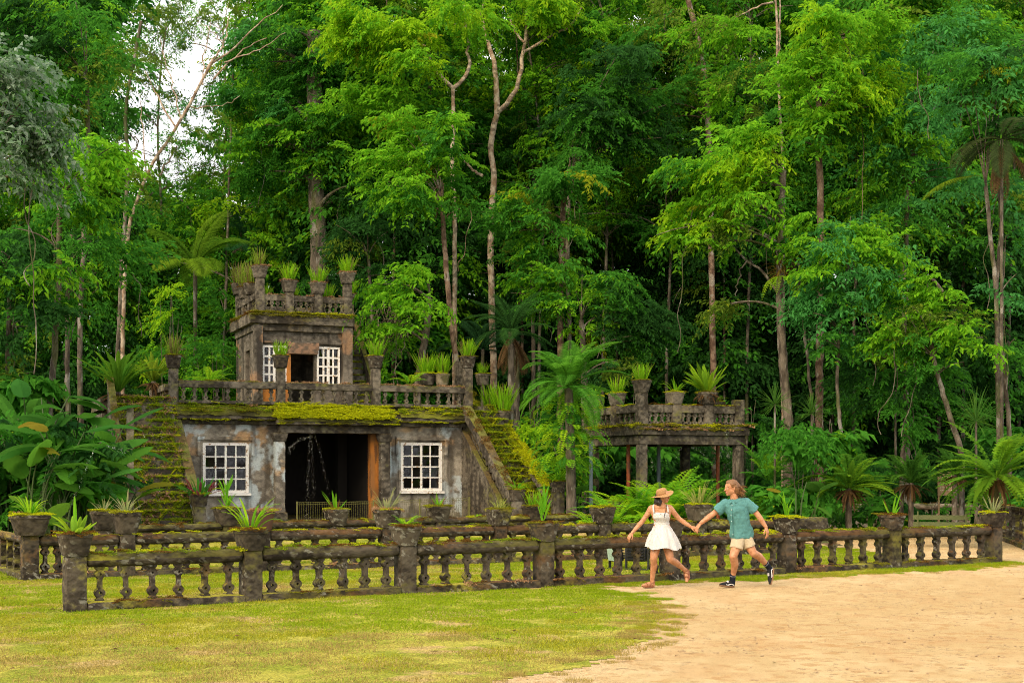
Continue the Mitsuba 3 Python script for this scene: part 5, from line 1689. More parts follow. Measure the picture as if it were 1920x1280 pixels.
tree('young_tree', 'young tree with a full blue-green glossy crown in front of the red trunk', [(1590, 905), (1575, 800), (1570, 700), (1585, 560)], 38.5, (11, 6),
     [(1590, 430, 62, 30, ('bright', 'blue'), 1.25), (1620, 490, 66, 34, ('blue', 'bright'), 1.25), (1555, 480, 60, 32, ('blue', 'bright'), 1.25), (1590, 545, 80, 34, 'blue', 1.25), (1530, 560, 52, 26, 'blue', 1.2), (1650, 550, 50, 26, ('blue', 'mid'), 1.2), (1510, 600, 40, 22, 'blue', 1.1), (1640, 430, 36, 22, 'bright', 1.0), (1545, 630, 44, 20, ('blue', 'mid'), 1.0)])
tree('young_tree', 'leaning mossy tree with a yellow-green crown low on the right', [(1803, 870), (1775, 760), (1752, 680), (1745, 640)], 37.5, (15, 10),
     [(1700, 600, 62, 26, ('bright', 'olive'), 1.15), (1770, 575, 58, 26, ('bright', 'olive'), 1.15), (1730, 645, 70, 28, ('bright', 'mid'), 1.1), (1680, 655, 46, 24, ('bright', 'mid'), 1.0), (1810, 630, 48, 26, ('mid', 'bright'), 1.0), (1770, 690, 50, 20, 'mid', 0.9), (1740, 540, 46, 18, 'bright', 0.9)],
     forks=[(((1775, 560), (1740, 525), (1700, 518), (1650, 520)), (7, 4))])
tree('tall_tree', 'pair of pale trunks at the right, the straight left one', [(1873, 830), (1870, 700), (1868, 560), (1856, 430), (1848, 350)], 38, (12, 9), [(1850, 170, 70, 40, ('blue', 'mid'), 1.1), (1790, 130, 66, 38, ('blue', 'mid'), 1.1), (1890, 90, 60, 40, ('mid', 'dark'), 1.0)])
tree('tall_tree', 'pair of pale trunks at the right, the bowed right one', [(1893, 830), (1886, 720), (1868, 560), (1876, 430), (1868, 300)], 38.6, (11, 8), [(1850, 330, 40, 26, ('mid', 'blue'), 1.0), (1880, 250, 44, 30, ('mid', 'dark'), 1.0), (1905, 440, 30, 34, ('mid', 'blue'), 1.0), (1900, 540, 34, 30, ('mid', 'blue'), 0.9), (1905, 640, 26, 26, ('mid',), 0.8)])
tree('tall_tree', 'broad blue-green glossy tree filling the upper right', [(1700, 850), (1695, 600), (1700, 400), (1710, 300)], 41.5, (14, 9),
     [(1700, 180, 80, 36, ('blue', 'mid'), 1.2), (1760, 240, 76, 36, 'blue', 1.2), (1680, 250, 66, 34, ('blue', 'bright'), 1.2), (1720, 90, 80, 40, ('blue', 'mid'), 1.1), (1730, 310, 70, 32, ('blue', 'mid'), 1.1), (1670, 320, 60, 28, ('bright', 'blue'), 1.0), (1700, 380, 60, 26, ('mid', 'blue'), 1.0), (1790, 330, 40, 26, ('blue',), 1.0), (1800, 50, 60, 34, ('mid', 'blue'), 1.0), (1690, 440, 44, 22, ('mid',), 0.9)])
tree('leaning_tree', 'dark leaning trunk behind the terrace fern, bright layered leaves beside it', [(783, 730), (790, 680), (801, 610), (806, 560)], 43, (20, 15),
     [(720, 545, 44, 13, 'bright', 1.2), (750, 575, 56, 14, 'bright', 1.2), (710, 600, 50, 12, 'bright', 1.2), (745, 625, 34, 10, 'bright', 1.0), (780, 520, 50, 18, ('bright', 'mid'), 1.0)])
tree('old_tree', 'massive dark brown trunk behind the tower', [(597, 560), (597, 470), (594, 390), (590, 200), (590, 60)], 50, (42, 34),
     [(560, 150, 70, 44, 'mid', 1.1), (500, 200, 72, 44, ('mid', 'blue'), 1.1), (470, 110, 60, 40, ('mid', 'blue'), 1.0), (540, 240, 66, 36, ('mid', 'bright'), 1.1), (620, 230, 60, 36, ('mid', 'bright'), 1.0), (580, 300, 72, 30, ('mid', 'bright'), 1.1), (640, 300, 50, 30, 'bright', 0.9), (520, 320, 60, 26, ('mid', 'fine'), 1.0), (560, 70, 60, 34, ('dark', 'mid'), 0.8), (640, 370, 50, 24, ('mid', 'dark'), 0.9), (470, 280, 40, 30, ('mid', 'bright'), 0.9)])
tree('tall_tree', 'pale lichen-spotted trunk at the left behind the broad-leaved plants', [(92, 800), (100, 700), (104, 620), (110, 500), (112, 380)], 34, (17, 12),
     [(150, 310, 56, 44, ('bright', 'finebright'), 1.3), (190, 370, 52, 34, ('bright', 'mid'), 1.2), (120, 390, 60, 34, ('bright', 'mid'), 1.2), (210, 300, 30, 34, ('bright',), 1.0), (60, 440, 60, 34, ('mid', 'dark'), 1.1), (150, 470, 50, 28, ('mid', 'fine'), 1.1)])
tree('tall_tree', 'darker slim trunk just right of the pale lichen-spotted one at the left', [(128, 800), (126, 700), (128, 560), (135, 440)], 36, (13, 9), [(190, 440, 48, 28, ('mid', 'fine'), 1.0), (230, 480, 50, 30, ('mid', 'finebright'), 0.9), (170, 540, 46, 24, ('mid', 'fine'), 0.9)])
tree('tall_tree', 'dense dark bushy tree at the left edge', [(20, 900), (15, 700), (25, 500)], 33, (16, 10), [(60, 510, 60, 34, ('mid', 'bright'), 1.2), (20, 550, 60, 34, ('mid', 'dark'), 1.2), (60, 600, 56, 28, ('mid', 'dark'), 1.1), (10, 480, 50, 30, 'dark', 1.1), (30, 690, 54, 34, ('big', 'olive'), 1.0), (60, 740, 46, 26, ('big',), 1.0), (10, 640, 40, 28, 'dark', 1.0)])
tree('silver_tree', 'tree with hanging silvery white-backed leaves at the upper left edge', [(-40, 900), (-30, 600), (-20, 300)], 29, (24, 14), [(30, 130, 44, 50, 'silver', 1.2), (60, 200, 44, 50, 'silver', 1.25), (20, 250, 60, 56, 'silver', 1.2), (75, 285, 40, 46, 'silver', 1.1), (40, 335, 44, 36, 'silver', 1.0), (-20, 180, 50, 60, ('silver', 'mid'), 1.0)], lw=0.2)
tree('tall_tree', 'dark green tree in the upper left corner above the silvery leaves', [(150, 620), (160, 400), (165, 250), (163, 150)], 38, (13, 9), [(60, 40, 66, 44, ('mid', 'dark'), 1.2), (120, 100, 56, 44, ('mid', 'dark'), 1.2), (140, 30, 52, 36, ('mid', 'finebright'), 1.0), (165, 130, 40, 44, ('mid', 'olive'), 0.9), (110, 180, 40, 40, 'mid', 1.0), (150, 220, 36, 34, ('fine', 'olive'), 0.8), (20, 90, 50, 40, 'dark', 1.0)])
tree('bare_tree', 'nearly bare pale-branched tree standing against the bright sky at the upper left', [(232, 560), (240, 440), (275, 330), (330, 240), (375, 160), (400, 110)], 45, (12, 6),
     [(300, 330, 36, 22, ('olive', 'fine'), 0.5), (330, 260, 36, 20, ('fine', 'olive'), 0.35), (390, 240, 36, 24, ('olive', 'fine'), 0.45), (260, 370, 44, 24, ('olive', 'fine'), 0.7)], 'pale_bark',
     forks=[(((375, 160), (400, 120), (440, 90), (485, 45), (530, 10)), (5, 1.5)), (((395, 120), (420, 80), (430, 30)), (4, 1.5)), (((400, 150), (450, 100), (500, 72)), (4, 1.5)), (((380, 160), (385, 100), (395, 40)), (3, 1.2)), (((330, 240), (300, 190), (270, 130)), (4, 1.2)), (((340, 225), (320, 150), (300, 70)), (3, 1.2)),
            (((420, 118), (470, 100), (535, 62)), (3, 1)), (((420, 90), (400, 60), (370, 40)), (2.5, 1)), (((275, 330), (268, 260), (262, 180)), (3, 1.2)), (((350, 200), (400, 200), (450, 180)), (2.5, 1))], limbs=False)
tree('vine_hung_tree', 'slender leaning tree with vines and a few yellow leaves, left of the bare tree', [(225, 560), (235, 400), (240, 300), (235, 220), (250, 120), (265, 40)], 47, (12, 7),
     [(235, 130, 40, 34, ('olive', 'fine'), 0.7), (210, 180, 34, 30, ('fine', 'mid'), 0.7), (270, 90, 30, 26, ('olive', 'fine'), 0.5), (215, 260, 30, 26, ('olive', 'fine'), 0.6), (300, 25, 36, 18, ('olive',), 0.5), (370, 30, 40, 20, ('olive', 'finebright'), 0.6), (270, 150, 20, 30, ('mid', 'olive'), 0.7), (215, 60, 26, 34, ('mid', 'fine'), 0.7)], 'bark',
     forks=[(((240, 300), (258, 262), (246, 255), (232, 262)), (3, 2)), (((238, 330), (250, 310), (245, 290), (258, 275), (248, 258)), (3, 2)), (((300, 330), (318, 300), (338, 262)), (4, 2))], limbs=False)
tree('tall_tree', 'thin pale double-stemmed tree with olive leaves, in the upper right of centre', [(1468, 330), (1462, 200), (1458, 110), (1454, 0)], 46, (8, 5), [(1400, 40, 60, 30, ('olive', 'bright'), 0.8), (1440, 130, 50, 34, ('olive', 'mid'), 0.7), (1370, 170, 48, 30, ('olive', 'bright'), 0.7), (1330, 60, 54, 30, ('olive', 'bright'), 0.8), (1420, 215, 44, 28, ('olive', 'mid'), 0.8)], 'pale_bark',
     forks=[(((1456, 110), (1463, 60), (1462, 0)), (4, 3)), (((1450, 5), (1400, 22), (1350, 60)), (4, 1.5))], limbs=False)
tree('tall_tree', 'reddish leaning trunk high in the right centre among olive leaves', [(1330, 300), (1322, 150), (1305, 60), (1290, 0)], 50, (15, 12), [(1240, 100, 66, 44, ('olive', 'mid'), 1.0), (1200, 60, 60, 36, ('olive', 'mid'), 0.9), (1275, 170, 60, 36, ('olive', 'mid'), 1.0), (1230, 200, 50, 30, ('mid', 'olive'), 1.0)], 'red_bark')
tree('shade_tree', 'dark shrubby tree with a few yellow leaves behind the pavilion', [(1096, 720), (1093, 640), (1090, 600)], 44, (18, 12), [(1090, 560, 56, 26, ('mid', 'bright'), 0.9), (1130, 520, 56, 26, ('dark', 'mid'), 1.0), (1150, 590, 56, 26, ('dark', 'mid'), 0.9), (1200, 640, 56, 26, ('dark', 'mid'), 0.9), (1100, 615, 30, 12, ('bright', 'yellow'), 0.7), (1240, 600, 60, 30, 'dark', 1.0), (1150, 690, 60, 24, ('dark', 'olive'), 0.9)])
tree('shade_tree', 'dark drooping tree right of the tower with hanging dry fronds below', [(700, 720), (698, 600), (690, 480)], 46, (9, 7), [(660, 450, 60, 30, ('dark', 'olive'), 0.9), (720, 430, 56, 28, 'dark', 0.9), (690, 500, 56, 24, ('dark', 'fine'), 0.9), (640, 420, 40, 26, 'dark', 0.8)])
tree('shade_tree', 'low dark tree hanging over the deepest shade at the right', [(1690, 900), (1700, 760), (1690, 700)], 39.5, (11, 7), [(1640, 700, 60, 26, ('dark', 'mid'), 0.9), (1700, 730, 56, 24, ('mid', 'dark'), 0.9), (1650, 760, 46, 24, ('mid', 'dark'), 0.8), (1720, 790, 30, 18, ('mid',), 0.7), (1620, 650, 46, 22, ('mid', 'olive'), 0.8)])

# --- trees deep behind
GAP = [(295, 150, 98, 175), (245, 270, 60, 70), (400, 60, 90, 70), (935, 95, 62, 52), (1425, 115, 42, 46), (1250, 165, 24, 40), (1215, 45, 30, 22)]


def in_gap(x, y):
    return any(((x - a) / c) ** 2 + ((y - b) / d) ** 2 < 1 for a, b, c, d in GAP)


for name_, lab_, tr_, D_, bl_ in (
        ('tall_tree', 'thin-leaved slender tree veiling the bright sky, left of the bare branches', [(300, 600), (302, 400), (296, 250), (310, 60)], 56, [(290, 300), (330, 215), (250, 215), (285, 90), (235, 290), (345, 330), (320, 20), (265, 20), (410, 330), (215, 130)]),
        ('tall_tree', 'thin-leaved slender tree veiling the bright sky, right of the bare branches', [(420, 600), (418, 400), (424, 250), (418, 60)], 57, [(420, 260), (385, 190), (455, 170), (400, 130), (360, 95), (430, 60), (350, 30), (460, 20), (380, 300), (440, 330)])):
    tree(name_, lab_, tr_, D_, (8, 4), [(a_ + RNG.normal() * 8, b_ + RNG.normal() * 8, 46, 28, ('fine', 'olive', 'finebright', 'olive'), 0.50) for a_, b_ in bl_], 'pale_bark', lw=0.3)


def zone(px):
    return ('beyond the upper left plants', 'beyond the bare branches at the left', 'behind the tower', 'behind the tall pale tree', 'behind the pavilion', 'behind the lichen-spotted red trunk', 'behind the bench at the right')[int(np.clip((px + 60) / 290, 0, 6))]


for row, (D_, step, lo) in enumerate(((53, 105, 300), (61, 105, 100), (70, 120, 0))):
    for px in np.arange(-90, 2020, step):
        px = px + RNG.uniform(-35, 35)
        D1 = D_ + RNG.uniform(-3, 3)
        blobs = []
        for py in np.arange(-60, 760, 66):
            for _ in range(3):
                bx_, by_ = px + RNG.normal() * 62, py + RNG.uniform(-30, 30)
                if in_gap(bx_, by_) or False:
                    continue
                if 190 < bx_ < 470 and by_ < 380 and RNG.random() < 0.8:
                    continue
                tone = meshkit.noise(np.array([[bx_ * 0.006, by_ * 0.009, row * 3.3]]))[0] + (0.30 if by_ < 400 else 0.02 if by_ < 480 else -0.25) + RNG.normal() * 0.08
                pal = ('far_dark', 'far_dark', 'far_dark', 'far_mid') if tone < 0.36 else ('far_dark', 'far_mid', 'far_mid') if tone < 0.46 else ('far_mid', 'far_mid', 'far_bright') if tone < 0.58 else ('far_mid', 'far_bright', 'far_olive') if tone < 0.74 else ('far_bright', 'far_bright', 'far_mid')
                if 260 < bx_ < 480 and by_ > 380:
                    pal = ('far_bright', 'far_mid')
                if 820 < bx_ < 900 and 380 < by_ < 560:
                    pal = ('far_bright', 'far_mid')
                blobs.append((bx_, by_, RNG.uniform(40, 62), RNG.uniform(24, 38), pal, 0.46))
        top = -40 if not (180 < px < 450) else 360
        bk_ = ('bark', 'bark', 'bark', 'red_bark')[RNG.integers(4)]
        rw_ = ('nearest', 'middle', 'deepest')[row] + ' row'
        cl_ = 'reddish' if bk_ == 'red_bark' else 'grey-brown'
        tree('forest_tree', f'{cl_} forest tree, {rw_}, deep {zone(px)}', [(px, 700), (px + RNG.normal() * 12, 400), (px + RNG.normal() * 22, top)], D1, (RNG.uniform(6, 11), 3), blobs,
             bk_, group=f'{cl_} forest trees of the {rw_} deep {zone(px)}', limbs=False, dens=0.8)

MIDS = [('left of the silver leaves', 120, 640), ('beyond the left palm', 420, 700), ('right of the massive trunk', 655, 560), ('between the two pale forked trees', 800, 560), ('just right of the tallest pale tree', 1010, 460), ('above the pavilion', 1130, 420), ('left of the thin double-stemmed tree', 1250, 480), ('behind the rusty epiphyte', 1400, 520), ('behind the blue-green young tree', 1600, 420), ('behind the glossy upper right tree', 1760, 480), ('at the right edge', 1890, 520)]
for where_, px, low_ in MIDS:
    bl_ = []
    for py in np.arange(-30, low_, 62):
        for _ in range(3):
            bx_, by_ = px + RNG.normal() * 62, py + RNG.uniform(-28, 28)
            if in_gap(bx_, by_) or (190 < bx_ < 460 and by_ < 390):
                continue
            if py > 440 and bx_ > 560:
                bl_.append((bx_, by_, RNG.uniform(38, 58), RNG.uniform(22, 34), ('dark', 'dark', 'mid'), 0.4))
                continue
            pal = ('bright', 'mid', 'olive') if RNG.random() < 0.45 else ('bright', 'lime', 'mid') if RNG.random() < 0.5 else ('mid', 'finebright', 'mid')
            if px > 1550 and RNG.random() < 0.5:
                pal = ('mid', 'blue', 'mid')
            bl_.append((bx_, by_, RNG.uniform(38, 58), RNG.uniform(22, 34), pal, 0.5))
    tree('leafy_tree', f'full-leaved mid-green tree {where_}, its stem hidden by leaves', [(px, 720), (px + 8, 400), (px + RNG.normal() * 15, 40)], 51.5, (9, 4), bl_, 'bark', lw=0.3)

# --- undergrowth
k_ = 0
for _ in range(1500):
    y_ = RNG.uniform(54, 100)
    x_ = RNG.uniform(-0.45, 0.45) * y_
    k_ += 1
    inst(f'undergrowth__{k_:04d}', SPR[('far_dark', 'far_mid', 'far_dark')[RNG.integers(3)]][RNG.integers(3)], mat((x_, y_, gz(x_, y_) + RNG.uniform(0.2, 4.0)), RNG.uniform(0, 6.28), RNG.uniform(1.3, 2.2), ry=RNG.uniform(0, 0.6)))
for _ in range(2300):
    y_ = RNG.uniform(43.5, 58)
    x_ = RNG.uniform(-0.43, 0.43) * y_
    h_ = RNG.uniform(0.1, 2.6) * (0.5 + meshkit.noise(np.array([[x_ * 0.5, y_ * 0.5, 1.0]]))[0])
    if 6 < x_ < 15 and y_ < 46.5:
        continue
    if -9.5 < x_ < 1.5 and y_ < 47:
        continue
    if 0.5 < x_ < 7 and y_ < 43.5:
        continue
    pal = ('dark', 'dark', 'big', 'dark', 'mid')[RNG.integers(5)]
    k_ += 1
    inst(f'undergrowth__{k_:04d}', SPR[pal][RNG.integers(2)], mat((x_, y_, gz(x_, y_) + h_), RNG.uniform(0, 6.28), RNG.uniform(0.9, 1.7), ry=RNG.uniform(0, 0.5)))
for _ in range(700):
    sx = -1 if RNG.random() < 0.55 else 1
    y_ = RNG.uniform(28.5 if sx < 0 else 36, 46)
    x_ = (-0.30 - RNG.uniform(0, 0.16)) * y_ if sx < 0 else RNG.uniform(0.36, 0.46) * y_
    h_ = RNG.uniform(0.1, 2.6 if sx < 0 else 1.8)
    k_ += 1
    pal = ('dark', 'mid', 'big', 'dark')[RNG.integers(4)]
    inst(f'undergrowth__{k_:04d}', SPR[pal][RNG.integers(2)], mat((x_, y_, gz(x_, y_) + h_), RNG.uniform(0, 6.28), RNG.uniform(0.9, 1.6), ry=RNG.uniform(0, 0.5)))
labels['undergrowth'] = {'kind': 'stuff', 'label': 'dark leafy undergrowth covering the forest floor', 'category': 'undergrowth'}
# ------------------------------------------------------------------ palms, ferns, broad-leaved plants
def leafy(name, label, cat_, lv, pos, trunk=None, bark='bark', group=None, rz=0.0, s=1.0, lname='fronds'):
    key = thing(name, label, cat_, group)
    M = mat(pos, rz, s)
    part(key, lname, lv.ply(), None, M=M)
    if trunk is not None:
        part(key, 'trunk', trunk, bark, 50)
    return key


def palm_leaves(seed, nf, L, leafL, leafW, pal, e0=(-0.2, 1.4), bend=(0.7, 1.3), dead=0, n=34, vee=0.15, droop=0.25, sweep=0.75):
    lv = Leaves(seed)
    for i in range(nf):
        az = i * 2.399 + lv.r.normal() * 0.2
        lv.frond((0, 0, 0), az, lv.r.uniform(*e0), L * lv.r.uniform(0.8, 1.1), leafL, leafW, pal if lv.r.random() < 0.8 else (pal[1], pal[1]), bend=lv.r.uniform(*bend), n=n, vee=vee, droop=droop, rachis=0.02, sweep=sweep)
    for i in range(dead):
        lv.frond((0, 0, -0.1), lv.r.uniform(0, 6.28), -0.9 + lv.r.normal() * 0.15, L * 0.8, leafL * 0.6, leafW, DEAD, bend=0.6, n=20, vee=-0.2, sweep=1.2, rachis=0.015)
    return lv


def post_trunk(px, D, py_top, w, py_bot=None, lean=0.0, rings=True, seed=0):
    top = P(px, py_top, D)
    b = np.array([top[0] + lean, top[1], gz(top[0], top[1]) - 0.1])
    path = smooth_path([b, (b + top) / 2 + np.array([lean * 0.15, 0, 0]), top], 26)
    r = np.linspace(w * 0.56, w * 0.45, 26) / F * D * 0.85
    if rings:
        r = r * (1 + 0.10 * (np.arange(26) % 2))
    return tube(path, r, 12, wob=0.08, seed=seed), top


# cycad-like tree fern right of the stairs
t_, top_ = post_trunk(1066, 36.6, 728, 20, seed=2, lean=0.08)
CY = leafy('tree_fern', 'large feathery dark-green tree fern between the mossy stairs and the pavilion', 'tree fern', palm_leaves(11, 36, 1.75, 0.34, 0.036, ((0.145, 0.38, 0.030), (0.095, 0.30, 0.030)), e0=(-0.15, 1.45), bend=(0.9, 1.7), n=44, vee=0.25, sweep=0.45), top_, t_, 'bark')
lv_ = Leaves(12)
for i_ in range(190):
    z_ = -lv_.r.uniform(0.1, 2.1)
    a_ = lv_.r.uniform(0, 6.28)
    r_ = 0.15 + 0.6 * lv_.r.random()
    lv_.frond((r_ * math.cos(a_), r_ * math.sin(a_), z_), a_, lv_.r.uniform(-0.4, 0.7), lv_.r.uniform(0.35, 0.75), 0.13, 0.05, (LIME, BRIGHT, MID)[i_ % 3], bend=1.6, n=10, rachis=0.004)
part(CY, 'hanging_ferns', lv_.ply(), None, M=mat(top_))
# bright palm at left behind the house
t_, top_ = post_trunk(366, 46, 498, 9, seed=3)
leafy('palm', 'bright yellow-green feather palm standing in a gap of light left of the tower', 'palm', palm_leaves(21, 13, 2.1, 0.62, 0.055, ((0.20, 0.34, 0.02), (0.13, 0.27, 0.02)), e0=(0.1, 1.45), bend=(0.7, 1.5), n=46, vee=0.05, sweep=0.7), top_, t_, 'bark')
t_, top_ = post_trunk(470, 52, 455, 9, seed=4)
leafy('palm', 'dark palm whose fronds droop behind the top of the tower', 'palm', palm_leaves(22, 11, 2.3, 0.6, 0.05, ((0.03, 0.13, 0.045), (0.03, 0.10, 0.03)), e0=(0.0, 1.2), n=40, sweep=0.7), top_, t_)
t_, top_ = post_trunk(1000, 53, 318, 9, seed=5)
leafy('palm', 'dark palm with wide comb-like fronds behind the tallest pale tree', 'palm', palm_leaves(23, 12, 2.9, 0.75, 0.05, ((0.03, 0.12, 0.04), (0.05, 0.15, 0.04)), e0=(0.0, 1.1), bend=(0.5, 1.1), n=46, sweep=0.6), top_, t_)
t_, top_ = post_trunk(1878, 37.4, 262, 7, seed=6)
leafy('palm', 'palm at the upper right edge with brown dead fronds hanging down', 'palm', palm_leaves(24, 9, 2.0, 0.45, 0.05, ((0.07, 0.10, 0.03), (0.05, 0.08, 0.03)), e0=(-0.3, 0.9), bend=(0.9, 1.6), dead=6, n=40), top_, t_)
lv_ = Leaves(31)
lv_.frond((0, 0, 0), math.pi - 0.2, 0.05, 1.7, 0.30, 0.05, ((0.22, 0.34, 0.02), (0.20, 0.32, 0.02)), bend=1.0, n=36, vee=-0.3, sweep=0.9)
part('palm_004' if 'palm_004' in used else 'palm_003', 'frond', lv_.ply(), None, M=mat(P(1838, 330, 37.2)), label='single lit yellow-green frond reaching left')
t_, top_ = post_trunk(958, 41.5, 622, 14, seed=7)
leafy('basket_fern', "dark bird's nest fern with rusty dead fronds clasping a trunk above the right stairs", 'fern', palm_leaves(25, 18, 1.6, 0.36, 0.05, ((0.045, 0.13, 0.025), (0.03, 0.09, 0.02)), e0=(0.0, 1.4), bend=(0.8, 1.5), dead=8, n=26), top_, t_)
t_, top_ = post_trunk(905, 45, 655, 8, seed=8)
leafy('palm', 'dark low palm spreading behind the terrace corner plants', 'palm', palm_leaves(26, 12, 1.9, 0.45, 0.04, ((0.03, 0.11, 0.04), (0.03, 0.09, 0.03)), e0=(0.0, 1.1), n=36), top_, t_)
t_, top_ = post_trunk(965, 44.5, 640, 22, seed=9)
part(thing('old_tree', 'thick mossy brown tree trunk just left of the tree fern', 'tree'), 'trunk', t_, 'bark', 50)


def nest_fern(px, py, D, s, label, stump=12, n=38, lobed=0.0, pal=((0.20, 0.38, 0.02), (0.08, 0.22, 0.02)), elev=(0.0, 1.35)):
    lv = Leaves(int(px))
    for i in range(n):
        a = i * 2.399 + lv.r.normal() * 0.15
        if lv.r.random() < lobed:
            lv.frond((0.04 * math.cos(a), 0.04 * math.sin(a), 0), a, lv.r.uniform(*elev), s * lv.r.uniform(0.8, 1.2), 0.16 * s, 0.075 * s, pal, bend=lv.r.uniform(0.6, 1.6), n=18, rachis=0.008, t0=0.12, sweep=0.5)
            continue
        lv.blade((0.04 * math.cos(a), 0.04 * math.sin(a), 0), a, lv.r.uniform(*elev), s * lv.r.uniform(0.7, 1.2), 0.105 * s, lv.tone(pal, 0.3), bend=lv.r.uniform(0.5, 1.6), n=12, wave=0.16, fold=0.2, prof=([0, .12, .5, .8, 1], [.2, .55, 1, .85, .05]))
    for i in range(40):
        a = lv.r.uniform(0, 6.28)
        lv.blade((0.1 * math.cos(a), 0.1 * math.sin(a), -0.05), a, lv.r.uniform(-1.2, 0.0), s * lv.r.uniform(0.25, 0.5), 0.06, lv.tone(DEAD, 0.4), bend=0.6, n=4)
    t, top = post_trunk(px, D, py, stump, rings=False, seed=int(px))
    return leafy("nest_fern", label, 'fern', lv, top, t)


nest_fern(222, 735, 37.0, 1.35, "big bird's nest fern on a stump left of the terrace corner", n=30, elev=(0.8, 1.5))
nest_fern(288, 715, 40.5, 1.0, "yellowish bird's nest fern beside the terrace corner post", pal=((0.24, 0.33, 0.02), (0.14, 0.24, 0.02)), elev=(0.7, 1.45))
nest_fern(1592, 915, 36.5, 1.35, "bird's nest fern behind the pale balustrade, right of the spiky stems", n=44, lobed=0.45)
nest_fern(1708, 905, 38.0, 1.15, "darker bird's nest fern above the bench's left end", pal=((0.09, 0.24, 0.025), (0.045, 0.14, 0.02)), lobed=0.5)
nest_fern(1868, 895, 33.0, 1.55, "largest bird's nest fern, spreading over the right edge behind the last planter", n=44, elev=(-0.1, 1.3), lobed=0.65)
nest_fern(1790, 890, 36.5, 0.95, "small bird's nest fern beside the brown notice board", pal=((0.09, 0.24, 0.025), (0.045, 0.14, 0.02)), lobed=0.8)


def fern_bush(px, py, D, s, label, n=20, pals=(BRIGHT, LIME), name='fern', elev=(0.5, 1.45), z=None):
    lv = Leaves(int(px * 3 + py))
    for i in range(n):
        a = i * 2.399 + lv.r.normal() * 0.2
        lv.frond((0.05 * math.cos(a), 0.05 * math.sin(a), 0), a, lv.r.uniform(*elev), s * lv.r.uniform(0.7, 1.15), 0.17 * s, 0.04 * s, pals[i % len(pals)], bend=lv.r.uniform(0.7, 1.5), n=20, rachis=0.006, t0=0.15)
    p = P(px, py, D)
    if z is None:
        p[2] = max(gz(p[0], p[1]), 0) - 0.02
    return whole(name, label, 'fern', lv.ply(), None, M=mat(p))


fern_bush(1150, 990, 34.0, 1.05, 'fern clump under the left half of the pavilion', 22)
fern_bush(1195, 985, 35.0, 1.65, 'tall fern clump in front of the pavilion corner column', 26)
fern_bush(1248, 985, 34.6, 1.75, 'tallest fern clump before the pavilion, behind the straw hat', 28)
fern_bush(1297, 985, 34.8, 1.45, 'fern clump under the right half of the pavilion', 22, (BRIGHT, MID))
fern_bush(1110, 985, 33.6, 0.8, 'low fern at the left foot of the pavilion', 16)
fern_bush(1225, 1000, 33.0, 0.85, 'low bright fern right behind the running woman', 18, (LIME, BRIGHT))
fern_bush(900, 985, 35.2, 0.75, 'flat lime fern at the foot of the right house wall', 14, (LIME,), elev=(0.1, 0.8))
fern_bush(395, 722, 41.2, 0.75, 'lime fern behind the left part of the roof terrace rail', 16, (LIME, BRIGHT), z=1)
fern_bush(768, 720, 40.8, 0.7, 'lime fern behind the right part of the roof terrace rail', 14, (LIME, BRIGHT), z=1)
fern_bush(1420, 985, 37.0, 1.5, 'big feathery fern just right of the pavilion', 24, (MID, BRIGHT))
fern_bush(1440, 900, 37.8, 1.25, 'fern with long fronds sweeping left beside the pavilion column', 18, (MID, BRIGHT), z=1)


def shrub(px, py0, py1, D, rx, label, pals, f=1.0, name='shrub'):
    key = thing(name, label, 'shrub')
    b = P(px, 0, D)
    b[2] = gz(b[0], b[1])
    for k in range(4):
        e = P(px + RNG.normal() * rx * 0.4, py0 + (py1 - py0) * RNG.uniform(0.0, 0.5), D + RNG.normal() * 0.2)
        part(key, 'stem', tube(smooth_path([b + RNG.normal(size=3) * np.array([.08, .08, 0]), (b + e) / 2 + RNG.normal(size=3) * 0.08, e], 7), np.linspace(0.022, 0.008, 7), 6), 'bark', 50)
    crown(key, [(px, (py0 + py1) / 2, rx, (py1 - py0) / 2, pals, f)], D, b)
    return key


shrub(1495, 810, 960, 36.6, 62, 'broad-leaved shrub right of the pavilion with dark glossy leaves', ('big', 'mid', 'mid'), 1.0)
shrub(1530, 770, 850, 38.2, 50, 'lighter broad-leaved shrub at the foot of the red trunk', ('big', 'bright', 'mid'), 0.9)
shrub(1062, 825, 960, 39.6, 36, 'leafy bright shrub between the right stairs and the tree fern', ('bright', 'big', 'mid'), 1.0)
shrub(1000, 745, 840, 41.5, 24, 'bright leafy shrub beside the head of the right stairs', ('bright', 'lime'), 0.9)
shrub(1410, 740, 830, 40.5, 34, 'dark leafy shrub hanging beside the pavilion balustrade', ('mid', 'dark'), 1.0)
shrub(40, 760, 1000, 31.0, 70, 'dark leafy shrub behind the broad leaves at the far left', ('mid', 'dark', 'big'), 0.8)
shrub(1640, 900, 985, 41.5, 50, 'dark low shrub behind the pale balustrade', ('dark', 'mid', 'big'), 0.9)
shrub(1750, 930, 990, 40.5, 50, 'dark low shrub behind the bench', ('dark', 'mid'), 0.9)
shrub(1450, 900, 985, 40.8, 50, 'low shrub behind the left end of the pale balustrade', ('mid', 'dark', 'big'), 0.9)
shrub(318, 545, 600, 44.0, 18, 'small pale-leaved sprout above the left terrace corner', ('lime',), 0.5)
shrub(400, 640, 720, 43.5, 60, 'bushy green shrub behind the roof terrace', ('finebright', 'fine', 'mid'), 1.0)
shrub(330, 590, 700, 45.0, 60, 'dense small-leaved shrub behind the terrace corner', ('fine', 'mid', 'finebright'), 1.0)


